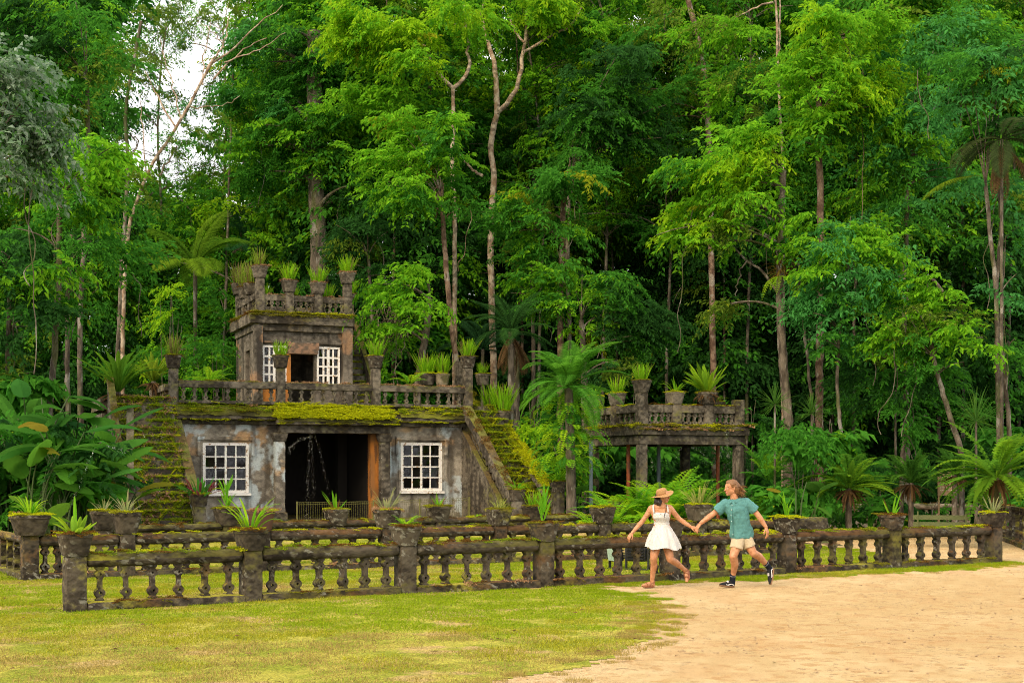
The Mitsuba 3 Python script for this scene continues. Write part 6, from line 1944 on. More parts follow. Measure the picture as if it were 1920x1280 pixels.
def banana_leaf(lv, base, az, elev, L, Wd, pal, bend):
    c = lv.tone(pal, 0.2)
    n = 16
    # torn margin: the width changes abruptly between the veins
    pr = ([0, .08, .25, .5, .75, .92, 1], [.05, .55, .9, 1, .85, .45, .02])
    lv.blade(base, az, elev, L, Wd, c, bend=bend, n=n, fold=0.16, prof=pr, wave=0.07, roll=lv.r.normal() * 0.35)


def banana(px, D, n, label, H=(0.9, 2.3), L=(0.8, 1.25), pal=((0.055, 0.20, 0.03), (0.10, 0.26, 0.02)), seed=0, spread=0.9, name='broad_leaved_plant'):
    lv = Leaves(seed)
    key = thing(name, label, 'plant')
    b = P(px, 0, D)
    b[2] = gz(b[0], b[1])
    stems = []
    for i in range(n):
        a = lv.r.uniform(0, 6.28)
        q = np.array([math.cos(a), math.sin(a), 0]) * spread * 0.5 * lv.r.random()
        az = lv.r.uniform(0, 6.28)
        h = lv.r.uniform(*H)
        d = np.array([math.cos(az), math.sin(az), 0]) * 0.22 * h
        top = q + d + np.array([0, 0, h])
        stems.append(tube(smooth_path([q, q + d * 0.25 + np.array([0, 0, h * 0.6]), top], 7), np.linspace(0.026, 0.012, 7), 6, cap=False))
        banana_leaf(lv, top, az, lv.r.uniform(-0.1, 0.85), lv.r.uniform(*L), lv.r.uniform(0.30, 0.44), pal if lv.r.random() < 0.9 else ((0.3, 0.25, 0.03), (0.2, 0.22, 0.02)), lv.r.uniform(0.4, 1.3))
    part(key, 'leaves', lv.ply(), None, M=mat(b))
    part(key, 'stems', cat(stems), 'stem_green', 50, M=mat(b))
    return key


plain('stem_green', (0.045, 0.075, 0.02), 0.6, 0.3)
banana(166, 29.0, 18, 'large broad-leaved plant with torn pale leaves before the left stairs', seed=41, H=(0.5, 1.7), pal=((0.085, 0.27, 0.05), (0.11, 0.28, 0.02)))
banana(150, 30.0, 16, 'tall dark broad-leaved plant with one upright paddle leaf at the left', seed=42, H=(1.4, 3.0), pal=((0.05, 0.18, 0.03), (0.08, 0.23, 0.02)))
banana(80, 28.2, 16, 'broad-leaved plant with long narrow leaves near the left edge', seed=43, H=(0.5, 2.0), pal=((0.06, 0.20, 0.03), (0.09, 0.24, 0.02)))
banana(120, 28.6, 16, 'dense broad-leaved plant with big dark leaves behind the left end pot', seed=51, H=(0.7, 2.2), L=(0.9, 1.4), pal=((0.06, 0.22, 0.035), (0.09, 0.27, 0.025)))
banana(150, 30.6, 14, 'broad-leaved plant with big arching leaves nearest the left stairs', seed=52, H=(1.0, 2.5), L=(0.9, 1.35), pal=((0.06, 0.21, 0.04), (0.09, 0.26, 0.025)))
banana(60, 30.6, 16, 'tallest dark broad-leaved plant at the far left', seed=53, H=(1.6, 3.1), L=(0.9, 1.4), pal=((0.05, 0.18, 0.03), (0.08, 0.23, 0.025)))
banana(15, 29.5, 14, 'dark broad-leaved plant cut by the left edge', seed=44, H=(0.6, 2.4), pal=((0.03, 0.11, 0.03), (0.05, 0.15, 0.02)))
banana(236, 30.5, 7, 'broad-leaved plant leaning in front of the pale concrete post', seed=45, H=(0.6, 1.5), pal=((0.10, 0.28, 0.03), (0.16, 0.33, 0.02)))
banana(60, 26.4, 9, 'low broad-leaved plant with yellowing leaves by the left end pot', seed=46, H=(0.2, 0.8), L=(0.5, 0.8), pal=((0.15, 0.28, 0.03), (0.10, 0.24, 0.02)))
banana(1042, 40.5, 9, 'yellow-lime broad-leaved plant right of the mossy stairs', seed=47, H=(1.4, 2.4), L=(0.6, 0.9), pal=((0.36, 0.40, 0.015), (0.14, 0.30, 0.02)))
banana(1082, 37.2, 10, 'low green broad-leaved plant at the foot of the tree fern', seed=48, H=(0.2, 1.1), L=(0.5, 0.8), pal=((0.08, 0.22, 0.03), (0.10, 0.25, 0.02)))
banana(1500, 35.6, 8, 'broad-leaved plant beside the shrub right of the pavilion', seed=49, H=(0.6, 1.5), L=(0.5, 0.8), pal=((0.06, 0.18, 0.03), (0.09, 0.22, 0.02)))
p_ = P(244, 0, 31.2)
whole('concrete_post', 'pale concrete post among the broad leaves left of the stairs', 'post', rbox(0.16, 0.16, 2.9, (0, 0, 1.45), r=0.03, amp=0.01), 'pale_stone', 50, M=mat((p_[0], p_[1], gz(p_[0], p_[1]) - 0.1), 0.3))


def spiky(px, py, D, label, s=0.6, stem=True):
    lv = Leaves(int(px))
    for i in range(70):
        lv.blade((0, 0, 0), i * 2.399, lv.r.uniform(-0.6, 1.5), s * lv.r.uniform(0.7, 1.1), 0.022, lv.tone(((0.07, 0.19, 0.035), (0.11, 0.24, 0.03)), 0.25), bend=lv.r.uniform(0.1, 0.7), n=4)
    t, top = post_trunk(px, D, py, 5, rings=False, seed=int(px))
    return leafy('spiky_plant', label, 'plant', lv, top, t, lname='rosette')


spiky(1453, 758, 37.0, 'spiky rosette on a stem left of the mossy trunk, right of the pavilion', 0.62)
spiky(1522, 775, 37.4, 'spiky rosette on a stem in front of the red trunk', 0.62)
spiky(1830, 790, 36.0, 'dark strappy drooping rosette at the right under the pale trunks', 0.95)
# dry hanging roots right of the tower
lv_ = Leaves(77)
for i_ in range(120):
    x_, z_ = lv_.r.normal() * 0.45, lv_.r.uniform(-0.2, 1.4)
    lv_.blade((x_, lv_.r.normal() * 0.2, z_), lv_.r.uniform(0, 6.28), -0.9, lv_.r.uniform(0.4, 1.1), 0.03, lv_.tone(((0.22, 0.19, 0.13), (0.12, 0.10, 0.06)), 0.3), bend=0.6, n=4)
whole('dry_fronds', 'grey dry hanging fronds right of the tower stair', 'dead fronds', lv_.ply('matte_leaf'), None, M=mat(P(718, 640, 45.2)))
# rusty epiphyte on the mossy trunk
lv_ = Leaves(78)
for i_ in range(90):
    a_ = lv_.r.uniform(0, 6.28)
    lv_.blade((0.12 * math.cos(a_), 0.12 * math.sin(a_), lv_.r.uniform(-.2, .2)), a_, lv_.r.uniform(-0.9, 1.2), lv_.r.uniform(0.2, 0.5), 0.03, lv_.tone(((0.22, 0.09, 0.03), (0.20, 0.18, 0.03)), 0.3), bend=0.8, n=4)
for i_ in range(8):
    lv_.frond((0, -0.1, -0.2), lv_.r.uniform(3.6, 5.4), -0.2, lv_.r.uniform(0.7, 1.4), 0.12, 0.03, LIME, bend=1.2, n=16)
whole('epiphyte', 'rusty fern epiphyte wrapped round the mossy trunk', 'fern', lv_.ply(), None, M=mat(P(1463, 505, 39.8)))
# ------------------------------------------------------------------ the running couple
def ball(p, r):
    return m3.Manifold.sphere(float(r), 20).translate([float(a) for a in p])


def bones(chain):
    """[(point, radius), ...] -> hulls of successive balls"""
    return [m3.Manifold.batch_hull([ball(*chain[i]), ball(*chain[i + 1])]) for i in range(len(chain) - 1)]


def blob(items):
    return m3.Manifold.batch_hull([ball(*i) for i in items])


def union(ms):
    return m3.Manifold.batch_boolean(ms, m3.OpType.Add)


def to_tm(m, length=0.018, it=8):
    m = m.refine_to_length(length)
    q = m.to_mesh()
    t = trimesh.Trimesh(np.array(q.vert_properties[:, :3], float), np.array(q.tri_verts), process=True)
    if it:
        v0 = np.array(t.vertices)
        trimesh.smoothing.filter_taubin(t, iterations=it)
        v1 = np.array(t.vertices)
        bad = ~(np.linalg.norm(v1 - v0, axis=1) < 0.012)
        v1[bad] = v0[bad]
        t.vertices = v1
    return t


def unit(v):
    v = np.asarray(v, float)
    return v / (np.linalg.norm(v) + 1e-12)


def hand_bones(wrist, d, nrm, size=1.0, curl=0.5, thumb=1, spread=0.10, curls=None):
    """d: the way the palm points, nrm: out of the back of the hand, thumb: the side (+1 / -1 along cross(d, nrm))"""
    d = unit(d)
    s = unit(np.cross(d, nrm)) * thumb
    nrm = unit(nrm - d * (d @ nrm))
    w = np.asarray(wrist, float)
    out = []
    kn = []
    for i, (o, l) in enumerate(((0.027, 0.086), (0.009, 0.090), (-0.009, 0.086), (-0.026, 0.078))):
        kn.append(w + d * l * size + s * o * size)
    out.append(blob([(w, 0.020 * size), (w + d * 0.02 * size + s * 0.016 * size, 0.015 * size), (w + d * 0.02 * size - s * 0.016 * size, 0.014 * size), (kn[0], 0.0115 * size), (kn[1], 0.0118 * size), (kn[2], 0.0115 * size), (kn[3], 0.010 * size)]))
    for i, k in enumerate(kn):
        ln = np.array([0.040, 0.026, 0.020]) * (0.93, 1.06, 0.98, 0.78)[i] * size
        c = (curls[i] if curls else curl * (0.85 + 0.12 * i))
        dd = unit(d + s * (1.5 - i) * spread)
        pts, ang = [(k, 0.0100 * size)], 0.0
        p = k
        for j in range(3):
            ang += c * (0.7, 1.0, 0.7)[j]
            p = p + (dd * math.cos(ang) - nrm * math.sin(ang)) * ln[j]
            pts.append((p, (0.0092, 0.0086, 0.0076)[j] * size))
        out += bones(pts)
    b = w + d * 0.022 * size + s * 0.018 * size
    t1 = b + unit(d * 0.75 + s * 0.75 - nrm * 0.35) * 0.040 * size
    t2 = t1 + unit(d * 0.95 + s * 0.35 - nrm * 0.4) * 0.030 * size
    t3 = t2 + unit(d + s * 0.1 - nrm * 0.5) * 0.022 * size
    out += bones([(b, 0.014 * size), (t1, 0.0115 * size), (t2, 0.0100 * size), (t3, 0.0080 * size)])
    return out


def head_bones(c, f, up, sc=1.0):
    f = unit(f)
    up = unit(up - f * (f @ up))
    s = np.cross(up, f)

    def q(a, b, z):
        return c + (f * a + s * b + up * z) * sc

    R = lambda r: r * sc
    out = [blob([(q(0.012, 0, 0.035), R(0.076)), (q(-0.030, 0, 0.030), R(0.078)), (q(0.030, 0, 0.018), R(0.066)), (q(-0.02, 0, -0.01), R(0.070))]),
           blob([(q(0.030, 0, 0.0), R(0.064)), (q(0.040, 0.026, -0.030), R(0.036)), (q(0.040, -0.026, -0.030), R(0.036)), (q(0.050, 0, -0.078), R(0.028)), (q(0.066, 0, -0.090), R(0.017)), (q(-0.01, 0.04, -0.045), R(0.03)), (q(-0.01, -0.04, -0.045), R(0.03))])]
    out += bones([(q(0.088, 0, 0.004), R(0.010)), (q(0.106, 0, -0.024), R(0.0125))])
    out += bones([(q(0.086, 0.013, -0.030), R(0.0085)), (q(0.086, -0.013, -0.030), R(0.0085))])
    out += bones([(q(0.084, 0.014, -0.056), R(0.0075)), (q(0.090, 0, -0.055), R(0.0085)), (q(0.084, -0.014, -0.056), R(0.0075))])
    for sd in (1, -1):
        out += bones([(q(-0.012, 0.076 * sd, 0.012), R(0.016)), (q(-0.008, 0.074 * sd, -0.022), R(0.010))])
        out += bones([(q(0.078, 0.014 * sd, 0.017), R(0.010)), (q(0.066, 0.044 * sd, 0.016), R(0.010))])
    return out, q


def face_parts(key, q, sc, smile=True):
    def lump(pts, r):
        return to_tm(union(bones([(p, r) for p in pts])), 0.01, 0)

    for sd in (1, -1):
        e = key_num(key, 'eye')
        part_raw(e, trimesh_ball(q(0.0765, 0.031 * sd, 0.001), 0.0095 * sc), 'eye_white')
        put(num(e + '__iris'), mikit.ply(trimesh_ball(q(0.0832, 0.0315 * sd, 0.0005), 0.0054 * sc), 'eye_dark', smooth=True))
        part(key, 'eyebrow', lump([q(0.088, 0.016 * sd, 0.027), q(0.080, 0.036 * sd, 0.031), q(0.068, 0.050 * sd, 0.025)], 0.0042 * sc), 'brow', True)
    part(key, 'lips', lump([q(0.078, 0.026, -0.054), q(0.0885, 0.012, -0.0605), q(0.0915, 0, -0.062), q(0.0885, -0.012, -0.0605), q(0.078, -0.026, -0.054)], 0.0062 * sc), 'lips', True)
    part(key, 'teeth', lump([q(0.0835, 0.020, -0.055), q(0.0925, 0.008, -0.0575), q(0.0925, -0.008, -0.0575), q(0.0835, -0.020, -0.055)], 0.0040 * sc), 'teeth', True)


def trimesh_ball(p, r):
    b = trimesh.creation.icosphere(2, r)
    b.apply_translation(p)
    return b


def key_num(key, name):
    return num(key + '__' + name)


def part_raw(k, mesh, bsdf):
    put(k, mikit.ply(mesh, bsdf, smooth=True))


def skin_fn(p, n, uv):
    return mix((0.50, 0.245, 0.125), (0.42, 0.185, 0.085), smoothstep(0.35, 0.65, fbm(p.x * 20, p.y * 20, p.z * 20, 2)))


scene['skin'] = {'type': 'principled', 'base_color': proc(skin_fn), 'roughness': 0.48, 'specular': 0.4, 'sheen': 0.2}
plain('eye_white', (0.75, 0.72, 0.68), 0.2, 0.5)
plain('eye_dark', (0.03, 0.02, 0.015), 0.15, 0.5)
plain('brow', (0.045, 0.025, 0.015), 0.8, 0.1)
plain('lips', (0.42, 0.10, 0.085), 0.4, 0.4)
plain('teeth', (0.80, 0.78, 0.72), 0.25, 0.5)
plain('white_cotton', (0.55, 0.54, 0.515), 0.85, 0.15, sheen=0.3)
plain('teal_linen', (0.085, 0.225, 0.215), 0.85, 0.15, sheen=0.3)
plain('cream_cotton', (0.47, 0.39, 0.26), 0.85, 0.15)
plain('straw_hat', (0.36, 0.20, 0.085), 0.8, 0.2)
plain('hat_band', (0.30, 0.15, 0.06), 0.7, 0.2)
plain('dark_hair', (0.022, 0.013, 0.009), 0.45, 0.5)
plain('tan_leather', (0.24, 0.085, 0.040), 0.55, 0.35)
plain('navy_knit', (0.012, 0.015, 0.024), 0.9, 0.1)
plain('black_suede', (0.014, 0.014, 0.016), 0.75, 0.2)
plain('gum_sole', (0.22, 0.12, 0.06), 0.7, 0.2)
plain('grey_stripe', (0.25, 0.27, 0.30), 0.9, 0.1)
plain('sole_white', (0.72, 0.70, 0.66), 0.6, 0.3)
PD = 21.5


def wj(cx, cy, dy=0.0):
    return P(1160 + cx / 5.82, 890 + cy / 5.82, PD + dy)


def mj(cx, cy, dy=0.0):
    return P(1290 + cx / 5.817, 890 + cy / 5.817, PD + dy)


def wrinkle(t, amp, f, seed):
    v = np.array(t.vertices)
    n = np.array(t.vertex_normals)
    k = meshkit.fbm(v * np.array(f) + seed, 3, seed) - 0.5
    t.vertices = v + n * (k * 2 * amp)[:, None]
    return t


# ---- woman
WO = thing('person', 'woman in a short white dress and straw hat running left, looking back at the man', 'person')
X_, Y_, Z_ = np.array([1.0, 0, 0]), np.array([0, 1.0, 0]), np.array([0, 0, 1.0])
hc = wj(486, 232)
hb, hq = head_bones(hc, (0.86, -0.50, -0.02), (0.05, 0, 1), 0.98)
w_hand_l, w_hand_r = wj(148, 632, -0.02), wj(783, 566, 0.02)
body = list(hb)
body += bones([(wj(474, 285, 0.01), 0.050), (wj(462, 345, 0.02), 0.055)])
body += bones([(wj(360, 362, 0.03), 0.048), (wj(462, 352, 0.02), 0.062), (wj(556, 360, 0.02), 0.048)])
body += [blob([(wj(372, 372, 0.03), 0.052), (wj(548, 370, 0.03), 0.052), (wj(425, 450, 0.0), 0.085), (wj(505, 450, 0.0), 0.085), (wj(470, 525, 0.03), 0.092)])]
body += [blob([(wj(447, 525, 0.03), 0.082), (wj(493, 525, 0.03), 0.082), (wj(432, 640, 0.04), 0.098), (wj(516, 640, 0.05), 0.098)])]
body += bones([(wj(352, 366, 0.03), 0.047), (wj(312, 435, 0.04), 0.041), (wj(262, 503, 0.05), 0.036), (wj(225, 545, 0.03), 0.037), (w_hand_l, 0.024)])
body += bones([(wj(563, 364, 0.02), 0.047), (wj(612, 425, 0.04), 0.041), (wj(662, 482, 0.06), 0.036), (wj(705, 512, 0.05), 0.037), (w_hand_r, 0.024)])
body += bones([(wj(428, 650, 0.03), 0.100), (wj(408, 770, -0.04), 0.080), (wj(380, 912, -0.08), 0.056), (wj(386, 985, -0.02), 0.053), (wj(372, 1075, 0.02), 0.042), (wj(366, 1150, 0.04), 0.033)])
body += bones([(wj(516, 650, 0.05), 0.100), (wj(535, 775, -0.02), 0.080), (wj(562, 920, -0.06), 0.056), (wj(622, 955, 0.06), 0.054), (wj(685, 1005, 0.16), 0.040), (wj(722, 1038, 0.21), 0.033)])
# feet
body += bones([(wj(366, 1150, 0.04), 0.034), (wj(374, 1198, 0.06), 0.033)]) + [blob([(wj(372, 1196, 0.06), 0.032), (wj(330, 1190, 0.01), 0.033), (wj(290, 1203, -0.04), 0.026)])]
body += [blob([(wj(290, 1203, -0.04), 0.026), (wj(262, 1203, -0.075), 0.014), (wj(270, 1206, -0.045), 0.012)])]
body += bones([(wj(722, 1038, 0.21), 0.034), (wj(738, 1048, 0.25), 0.032)]) + [blob([(wj(736, 1048, 0.24), 0.032), (wj(742, 1095, 0.20), 0.032), (wj(742, 1135, 0.15), 0.026)]), blob([(wj(742, 1135, 0.15), 0.026), (wj(735, 1160, 0.11), 0.013), (wj(748, 1160, 0.11), 0.012)])]
body += hand_bones(w_hand_l, wj(120, 668, -0.03) - w_hand_l, (-0.55, -0.75, 0.35), 0.92, 0.55, thumb=-1)
body += hand_bones(w_hand_r, (0.95, -0.05, -0.26), (-0.15, -0.55, 0.85), 0.90, 0.35, thumb=1, spread=0.05)
part(WO, 'body', to_tm(union(body), 0.011, 6), 'skin', True)
face_parts(WO, hq, 0.98)


def loft(rows, n, fold, seed, closed_bottom=False):
    """rows: (centre, half width, half depth, fold amount); an elliptical sleeve of cloth along x / y rings"""
    th = np.linspace(0, 2 * np.pi, n, endpoint=False)
    v = []
    for i, (c, a, b, f, tilt) in enumerate(rows):
        k = 1 + f * (0.55 * np.sin(fold * th + seed) + 0.3 * np.sin(fold * 1.7 * th + 2 * seed) + 0.25 * np.sin(3 * th + 1))
        x, y = np.cos(th) * a * k, np.sin(th) * b * k
        z = tilt * x / max(a, 1e-6) + f * 0.12 * np.sin(4 * th + seed)
        v.append(np.stack([c[0] + x, c[1] + y, c[2] + z], 1))
    v = np.array(v)
    i, j = np.meshgrid(np.arange(len(rows) - 1), np.arange(n), indexing='ij')
    q = np.stack([i * n + j, i * n + (j + 1) % n, (i + 1) * n + (j + 1) % n, (i + 1) * n + j], -1).reshape(-1, 4)
    return tm(v.reshape(-1, 3), np.vstack([q[:, [0, 1, 2]], q[:, [0, 2, 3]]]))


def rows_interp(keys, n):
    t = np.linspace(0, 1, len(keys))
    from scipy.interpolate import PchipInterpolator
    arr = np.array([[*k[0], *k[1:]] for k in keys], float)
    q = PchipInterpolator(t, arr)(np.linspace(0, 1, n))
    return [(r[:3], r[3], r[4], r[5], r[6]) for r in q]


dk = [(wj(463, 408, 0.01), 0.122, 0.100, 0.0, 0.0), (wj(464, 430, 0.0), 0.134, 0.122, 0.01, 0.0), (wj(464, 462, 0.0), 0.136, 0.128, 0.012, 0.0), (wj(467, 500, 0.02), 0.122, 0.108, 0.01, 0.0), (wj(469, 524, 0.03), 0.118, 0.102, 0.0, 0.0), (wj(470, 536, 0.03), 0.118, 0.102, 0.0, 0.0),
      (wj(472, 580, 0.035), 0.142, 0.128, 0.045, 0.0), (wj(476, 650, 0.03), 0.188, 0.168, 0.085, -0.005), (wj(480, 725, 0.02), 0.232, 0.200, 0.12, -0.008), (wj(483, 803, 0.01), 0.258, 0.225, 0.15, -0.012)]
dress = loft(rows_interp(dk, 44), 120, 8, 1.3)
dress = wrinkle(dress, 0.012, (15, 15, 5), 5)
part(WO, 'dress', dress, 'white_cotton', True)
part(WO, 'waistband', loft([(wj(469, 520, 0.03), 0.1205, 0.1045, 0.0, 0.0), (wj(469, 530, 0.03), 0.1225, 0.1065, 0, 0), (wj(470, 540, 0.03), 0.1205, 0.1045, 0, 0)], 60, 8, 1.0), 'white_cotton', True)
for a, b, c in (((384, 412, -0.085), (377, 350, -0.035), (392, 325, 0.045)), ((540, 408, -0.085), (532, 350, -0.035), (520, 325, 0.045))):
    path = smooth_path([wj(*a), wj(*b), wj(*c), wj((a[0] + 463) / 2 * 1.0, 400, 0.125)], 22)
    st = tube(path, 0.013, 8)
    v = np.array(st.vertices)
    st.vertices = v
    part(WO, 'shoulder_strap', st, 'white_cotton', True)
part(WO, 'necklace', tube(smooth_path([wj(520, 322, -0.03), wj(516, 380, -0.08), wj(500, 440, -0.135), wj(496, 465, -0.14)], 12), 0.0045, 6), 'brow', True)
part(WO, 'ribbon_tie', union_tube := cat([tube([wj(457, 424, -0.128), wj(450, 418, -0.131)], 0.004, 6), tube([wj(457, 424, -0.128), wj(463, 434, -0.131)], 0.004, 6), tube([wj(457, 424, -0.128), wj(466, 419, -0.130)], 0.004, 6)]), 'grey_stripe', True)
# hair
lvh = Leaves(5)
hair = to_tm(union([blob([(hq(-0.035, 0, 0.03), 0.086), (hq(-0.055, 0.0, -0.03), 0.066), (hq(-0.01, 0.045, 0.02), 0.052), (hq(-0.01, -0.045, 0.03), 0.05)]),
                    blob([(hq(-0.06, 0.0, -0.02), 0.075), (hq(-0.085, -0.03, -0.09), 0.056), (hq(-0.055, 0.05, -0.09), 0.045), (hq(-0.105, -0.02, -0.135), 0.030), (hq(-0.045, -0.07, -0.10), 0.036), (hq(-0.02, -0.075, -0.13), 0.018)])]), 0.012, 6)
hair = wrinkle(hair, 0.010, (40, 40, 8), 3)
part(WO, 'hair', hair, 'dark_hair', True)
# hat
prof = [(0.0, 0.108), (0.045, 0.106), (0.074, 0.094), (0.084, 0.070), (0.088, 0.022), (0.096, 0.010), (0.130, 0.004), (0.172, 0.008), (0.178, 0.005), (0.172, 0.002), (0.130, -0.004), (0.090, -0.004), (0.084, 0.010), (0.080, 0.05)]
hat = trimesh.creation.revolve(np.array(prof), sections=48)
hv = np.array(hat.vertices)
rr = np.linalg.norm(hv[:, :2], axis=1)
an = np.arctan2(hv[:, 1], hv[:, 0])
hv[:, 2] += np.where(rr > 0.1, (rr - 0.1) * 0.22 * np.sin(2 * an + 0.6), 0)
hat.vertices = hv
HTM = mat(wj(477, 222, 0.0), 0, ry=-0.27, rx=0.13)
hk = num(WO + '__hat')
put(hk, mikit.ply(hat, 'straw_hat', smooth=50), HTM)
put(num(hk + '__band'), mikit.ply(trimesh.creation.revolve(np.array([(0.0875, 0.018), (0.0905, 0.018), (0.0895, 0.040), (0.0865, 0.040)]), sections=40), 'hat_band', smooth=50), HTM)


def sandal(key, heel, ball_, toe, ankle, up, sole='tan_leather'):
    """flat leather sole and straps, following a foot given by its points; up: from the sole to the foot"""
    up = unit(up)
    sk = num(key + '__sandal')
    off = up * -0.034
    m = blob([(heel + off, 0.012), (heel + off + unit(np.cross(up, toe - heel)) * 0.026, 0.010), (heel + off - unit(np.cross(up, toe - heel)) * 0.026, 0.010), (ball_ + up * -0.028 + unit(np.cross(up, toe - heel)) * 0.034, 0.010), (ball_ + up * -0.028 - unit(np.cross(up, toe - heel)) * 0.034, 0.010),
              (toe + up * -0.016 + unit(toe - heel) * 0.012, 0.010)])
    put(num(sk + '__sole'), mikit.ply(to_tm(m, 0.015, 3), sole, smooth=True))
    d = unit(toe - heel)
    s = unit(np.cross(up, d))

    def ring(c, axis, r):
        a = unit(np.cross(axis, s)) if abs(axis @ s) < 0.9 else up
        th = np.linspace(0, 2 * np.pi, 18)
        b = unit(np.cross(axis, a))
        return tube([c + (a * math.cos(t) + b * math.sin(t)) * r for t in th], 0.0065, 6, cap=False)

    for c, ax, r in ((ball_ * 0.9 + heel * 0.1, d, 0.037), ((ball_ + heel) / 2 + up * 0.006, unit(d + up * 0.5), 0.041), (ankle * 0.8 + heel * 0.2, unit(ankle - heel + 1e-6), 0.038)):
        put(num(sk + '__strap'), mikit.ply(ring(c, ax, r), sole, smooth=True))
    return sk


sandal(WO, wj(374, 1198, 0.06), wj(290, 1203, -0.04), wj(262, 1203, -0.06), wj(367, 1160, 0.045), (0, 0.05, 1))
sandal(WO, wj(738, 1046, 0.25), wj(742, 1135, 0.15), wj(741, 1160, 0.11), wj(724, 1040, 0.215), (-0.75, -0.66, 0.1))

# ---- man
MA = thing('person', 'long-haired man in a teal shirt and cream shorts running left, holding her hand', 'person')
mc = mj(470, 150)
mb, mq = head_bones(mc, (-0.93, -0.36, -0.03), (-0.06, 0, 1), 1.03)
m_hand_l, m_hand_r = mj(138, 528, -0.04), mj(850, 570, -0.02)
body = list(mb)
body += bones([(mj(495, 215, 0.01), 0.058), (mj(508, 285, 0.02), 0.064)])
body += [blob([(mj(435, 318, 0.03), 0.050), (mj(612, 316, 0.05), 0.050), (mj(505, 390, 0.02), 0.085), (mj(560, 390, 0.03), 0.085), (mj(562, 530, 0.03), 0.085)])]
body += [blob([(mj(550, 530, 0.03), 0.08), (mj(580, 530, 0.04), 0.08), (mj(570, 630, 0.04), 0.08), (mj(605, 625, 0.06), 0.08)])]
body += bones([(mj(418, 318, 0.03), 0.050), (mj(340, 372, 0.0), 0.046), (mj(275, 425, -0.03), 0.043), (mj(225, 462, -0.04), 0.044), (m_hand_l, 0.029)])
body += bones([(mj(625, 318, 0.05), 0.050), (mj(695, 366, 0.03), 0.046), (mj(748, 422, 0.0), 0.043), (mj(785, 470, -0.01), 0.044), (m_hand_r, 0.029)])
body += bones([(mj(560, 650, 0.03), 0.085), (mj(530, 770, -0.05), 0.078), (mj(492, 890, -0.12), 0.062), (mj(510, 975, -0.04), 0.060), (mj(500, 1050, 0.04), 0.045), (mj(487, 1115, 0.08), 0.037)])
body += bones([(mj(610, 645, 0.06), 0.085), (mj(656, 750, 0.03), 0.078), (mj(712, 852, 0.0), 0.062), (mj(775, 890, 0.12), 0.060), (mj(835, 955, 0.24), 0.045), (mj(868, 992, 0.29), 0.037)])
body += hand_bones(m_hand_l, (-0.62, -0.05, -0.78), (-0.75, -0.45, 0.5), 1.08, 0.42, thumb=1, curls=[0.75, 0.7, 0.6, 0.35])
body += hand_bones(m_hand_r, mj(872, 640, -0.03) - m_hand_r, (0.7, -0.65, 0.2), 1.05, 0.5, thumb=1)
part(MA, 'body', to_tm(union(body), 0.012, 6), 'skin', True)
face_parts(MA, mq, 1.03)


def trimmed(m, n, p):
    n = unit(n)
    return m.trim_by_plane([float(a) for a in n], float(n @ p))


torso = union([blob([(mj(414, 308, 0.03), 0.078), (mj(500, 290, 0.02), 0.074), (mj(632, 306, 0.05), 0.080), (mj(485, 385, -0.01), 0.110), (mj(580, 385, 0.03), 0.115)]),
               blob([(mj(490, 390, -0.01), 0.112), (mj(580, 390, 0.03), 0.116), (mj(540, 540, 0.03), 0.118), (mj(592, 540, 0.05), 0.122)]),
               blob([(mj(540, 535, 0.03), 0.118), (mj(592, 535, 0.05), 0.122), (mj(540, 655, 0.01), 0.122), (mj(585, 700, 0.05), 0.112), (mj(632, 645, 0.07), 0.122)])])
torso = trimmed(torso, (-0.02 * 1, 0.0, 1.0), mj(560, 690, 0))
torso = trimmed(torso, (0.10, 0, -1.0), mj(508, 262, 0))
sl_l = trimmed(union(bones([(mj(414, 312, 0.03), 0.082), (mj(300, 412, -0.02), 0.078)])), mj(418, 312) - mj(300, 408), mj(312, 400, -0.02))
sl_r = trimmed(union(bones([(mj(630, 310, 0.05), 0.084), (mj(745, 402, 0.02), 0.080)])), mj(640, 305) - mj(745, 402), mj(730, 392, 0.02))
shirt = to_tm(union([torso, sl_l, sl_r]), 0.014, 10)
shirt = wrinkle(shirt, 0.020, (8, 8, 13), 8)
shirt = wrinkle(shirt, 0.010, (24, 24, 9), 3)
part(MA, 'shirt', shirt, 'teal_linen', True)
# the breeze fills the back of the hem
for i_, (x_, y_) in enumerate(((478, 330), (474, 380), (471, 440), (474, 505), (482, 590), (488, 650))):
    dy_ = -0.118 - 0.012 * (i_ in (1, 2, 3))
    part(MA, 'button', trimesh_ball(mj(x_, y_, dy_ + 0.01), 0.0075), 'sole_white', True)
part(MA, 'placket', tube(smooth_path([mj(480, 318, -0.075), mj(476, 380, -0.112), mj(473, 440, -0.118), mj(476, 520, -0.112), mj(486, 665, -0.105)], 18), 0.010, 8), 'teal_linen', True)
for (a, b, c) in (((452, 268, -0.01), (470, 300, -0.085), (478, 332, -0.085)), ((530, 262, 0.0), (512, 296, -0.075), (482, 332, -0.085))):
    fl = union([blob([(mj(*a), 0.012), (mj(*b), 0.012), (mj(a[0] + (18 if a[0] < 500 else 6), a[1] + 34, a[2] - 0.06), 0.009), (mj(b[0] + (-14 if a[0] < 500 else 16), b[1] + 14, b[2]), 0.007)])])
    part(MA, 'collar', to_tm(fl, 0.012, 4), 'teal_linen', True)
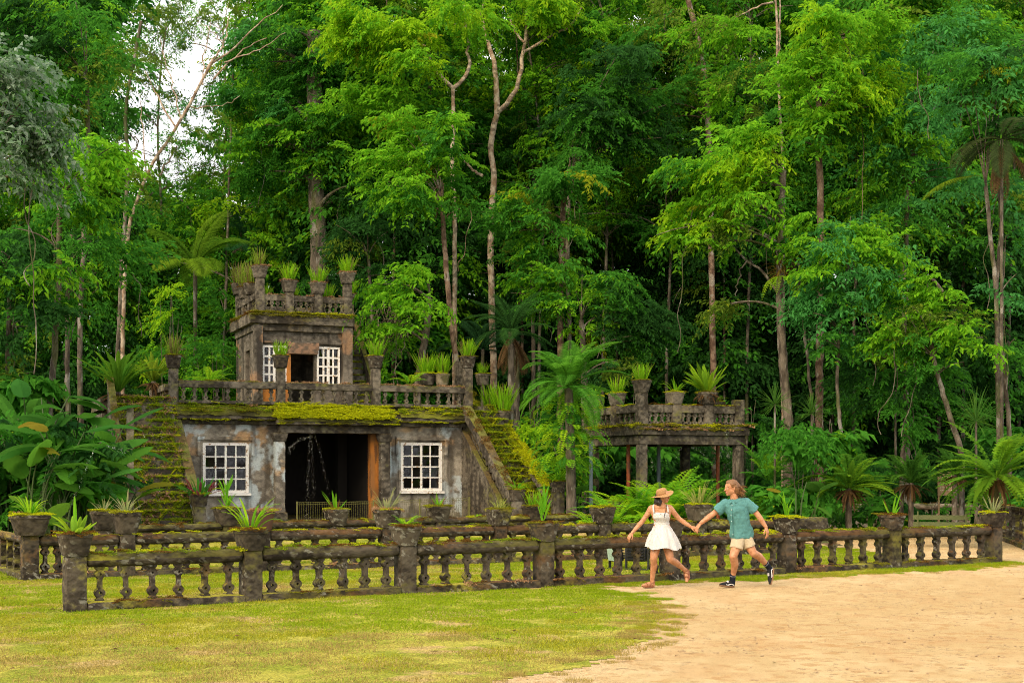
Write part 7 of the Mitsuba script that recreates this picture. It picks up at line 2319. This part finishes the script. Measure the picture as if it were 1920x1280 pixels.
sh = union([blob([(mj(560, 610, 0.03), 0.088), (mj(606, 606, 0.05), 0.088), (mj(558, 660, 0.025), 0.104), (mj(608, 655, 0.055), 0.104)])]
           + [trimmed(union(bones([(mj(556, 660, 0.02), 0.104), (mj(515, 850, -0.08), 0.106)])), mj(556, 650) - mj(520, 830, -0.05), mj(528, 806, -0.05))]
           + [trimmed(union(bones([(mj(612, 655, 0.06), 0.104), (mj(690, 825, 0.02), 0.102)])), mj(614, 650) - mj(690, 825, 0.0), mj(668, 786, 0.02))])
shorts = wrinkle(to_tm(sh, 0.014, 8), 0.010, (14, 14, 10), 4)
part(MA, 'shorts', shorts, 'cream_cotton', True)
hair = to_tm(union([blob([(mq(-0.03, 0, 0.052), 0.090), (mq(0.040, 0, 0.085), 0.040), (mq(0.0, 0.045, 0.060), 0.050), (mq(0.0, -0.045, 0.060), 0.050), (mq(-0.05, 0.0, 0.0), 0.082)]),
                    blob([(mq(-0.045, 0.045, 0.02), 0.052), (mq(-0.045, -0.045, 0.02), 0.052), (mq(-0.075, 0.035, -0.06), 0.045), (mq(-0.075, -0.035, -0.06), 0.045)]),
                    blob([(mq(-0.07, 0, 0.03), 0.075), (mq(-0.12, 0.0, -0.02), 0.062), (mq(-0.09, 0.0, -0.07), 0.055)]),
                    blob([(mq(-0.12, 0.0, -0.02), 0.060), (mq(-0.185, 0.0, -0.055), 0.040), (mq(-0.17, 0.0, -0.095), 0.034), (mq(-0.21, 0.0, -0.07), 0.016)])]), 0.012, 5)
hair = wrinkle(hair, 0.016, (12, 45, 45), 6)
plain('brown_hair', (0.19, 0.092, 0.036), 0.5, 0.4)
part(MA, 'hair', hair, 'brown_hair', True)
lvh = Leaves(6)
for i in range(160):
    b0 = mq(-0.05 - 0.11 * lvh.r.random(), lvh.r.normal() * 0.05, 0.05 - 0.14 * lvh.r.random())
    d0 = unit(mq(-0.2, 0, -0.09 + 0.05 * lvh.r.normal()) - mq(-0.05, 0, 0.03))
    up_ = unit(np.cross(d0, Y_) + lvh.r.normal(size=3) * 0.3)
    L_ = lvh.r.uniform(0.08, 0.15)
    c_ = lvh.tone(((0.42, 0.23, 0.08), (0.20, 0.10, 0.04)), 0.3)
    s_ = np.cross(d0, up_) * 0.006
    p1, p2 = b0 + d0 * L_ * 0.5 + up_ * 0.01, b0 + d0 * L_ + up_ * 0.012
    lvh.add([b0 - s_, b0 + s_, p1 - s_, p1 + s_, p2], [[0, 1, 3], [0, 3, 2], [2, 3, 4]], c_)
part(MA, 'hair_strands', lvh.ply('vcol'), None)


def shoe(key, heel, toe, ankle, up, s=1.0):
    """low lace-up canvas shoe; up points from the sole to the ankle"""
    d = unit(toe - heel)
    up = unit(up - d * (up @ d))
    sd = np.cross(up, d)
    k = num(key + '__shoe')
    L = np.linalg.norm(toe - heel)

    def q(a, b, c):
        return heel + d * a * L + sd * b + up * c

    sole = union([blob([(q(0.06, 0.022, 0.008), 0.014), (q(0.06, -0.022, 0.008), 0.014), (q(0.62, 0.034, 0.008), 0.014), (q(0.62, -0.034, 0.008), 0.014), (q(0.93, 0.012, 0.010), 0.014), (q(0.93, -0.012, 0.010), 0.014)])])
    put(num(k + '__sole'), mikit.ply(to_tm(sole, 0.014, 2), 'gum_sole', smooth=True))
    upper = union([blob([(q(0.10, 0, 0.045), 0.034), (q(0.42, 0, 0.045), 0.036), (q(0.10, 0, 0.075), 0.026), (q(0.35, 0, 0.075), 0.028)]), blob([(q(0.40, 0, 0.040), 0.037), (q(0.66, 0.008, 0.032), 0.033), (q(0.66, -0.008, 0.032), 0.033), (q(0.90, 0, 0.026), 0.022), (q(0.40, 0, 0.062), 0.028)])])
    put(num(k + '__upper'), mikit.ply(to_tm(upper, 0.012, 4), 'black_suede', smooth=True))
    laces = [tube(smooth_path([q(a, 0.024, 0.055 + h), q(a + 0.01, 0, 0.072 + h), q(a, -0.024, 0.055 + h)], 7), 0.0075, 6) for a, h in ((0.62, -0.012), (0.56, -0.002), (0.50, 0.008), (0.44, 0.020))]
    put(num(k + '__laces'), mikit.ply(cat(laces), 'sole_white', smooth=True))
    for b in (1, -1):
        st = tube(smooth_path([q(0.10, 0.034 * b, 0.030), q(0.25, 0.038 * b, 0.052), q(0.38, 0.040 * b, 0.042), q(0.52, 0.039 * b, 0.030), q(0.64, 0.036 * b, 0.040)], 14), 0.0065, 6)
        put(num(k + '__side_stripe'), mikit.ply(st, 'sole_white', smooth=True))
    return k


shoe(MA, mj(498, 1228, 0.10), mj(338, 1212, -0.03), None, (0.12, 0.05, 1.0))
shoe(MA, mj(930, 1022, 0.34), mj(906, 1200, 0.20), None, (-0.88, -0.40, 0.1))
for (a, b, c) in ((mj(489, 1092, 0.07), mj(488, 1130, 0.08), mj(482, 1195, 0.10)), (mj(842, 962, 0.25), mj(870, 992, 0.29), mj(908, 1048, 0.33))):
    part(MA, 'sock', to_tm(union(bones([(a, 0.046), (b, 0.044), (c, 0.042)])), 0.012, 4), 'navy_knit', True)
    d_ = unit(b - a)
    th_ = np.linspace(0, 2 * np.pi, 20)
    e1_ = unit(np.cross(d_, Y_))
    e2_ = np.cross(d_, e1_)
    part(MA, 'sock_stripe', tube([a + d_ * 0.016 + (e1_ * math.cos(t) + e2_ * math.sin(t)) * 0.0465 for t in th_], 0.004, 6, cap=False), 'grey_stripe', True)
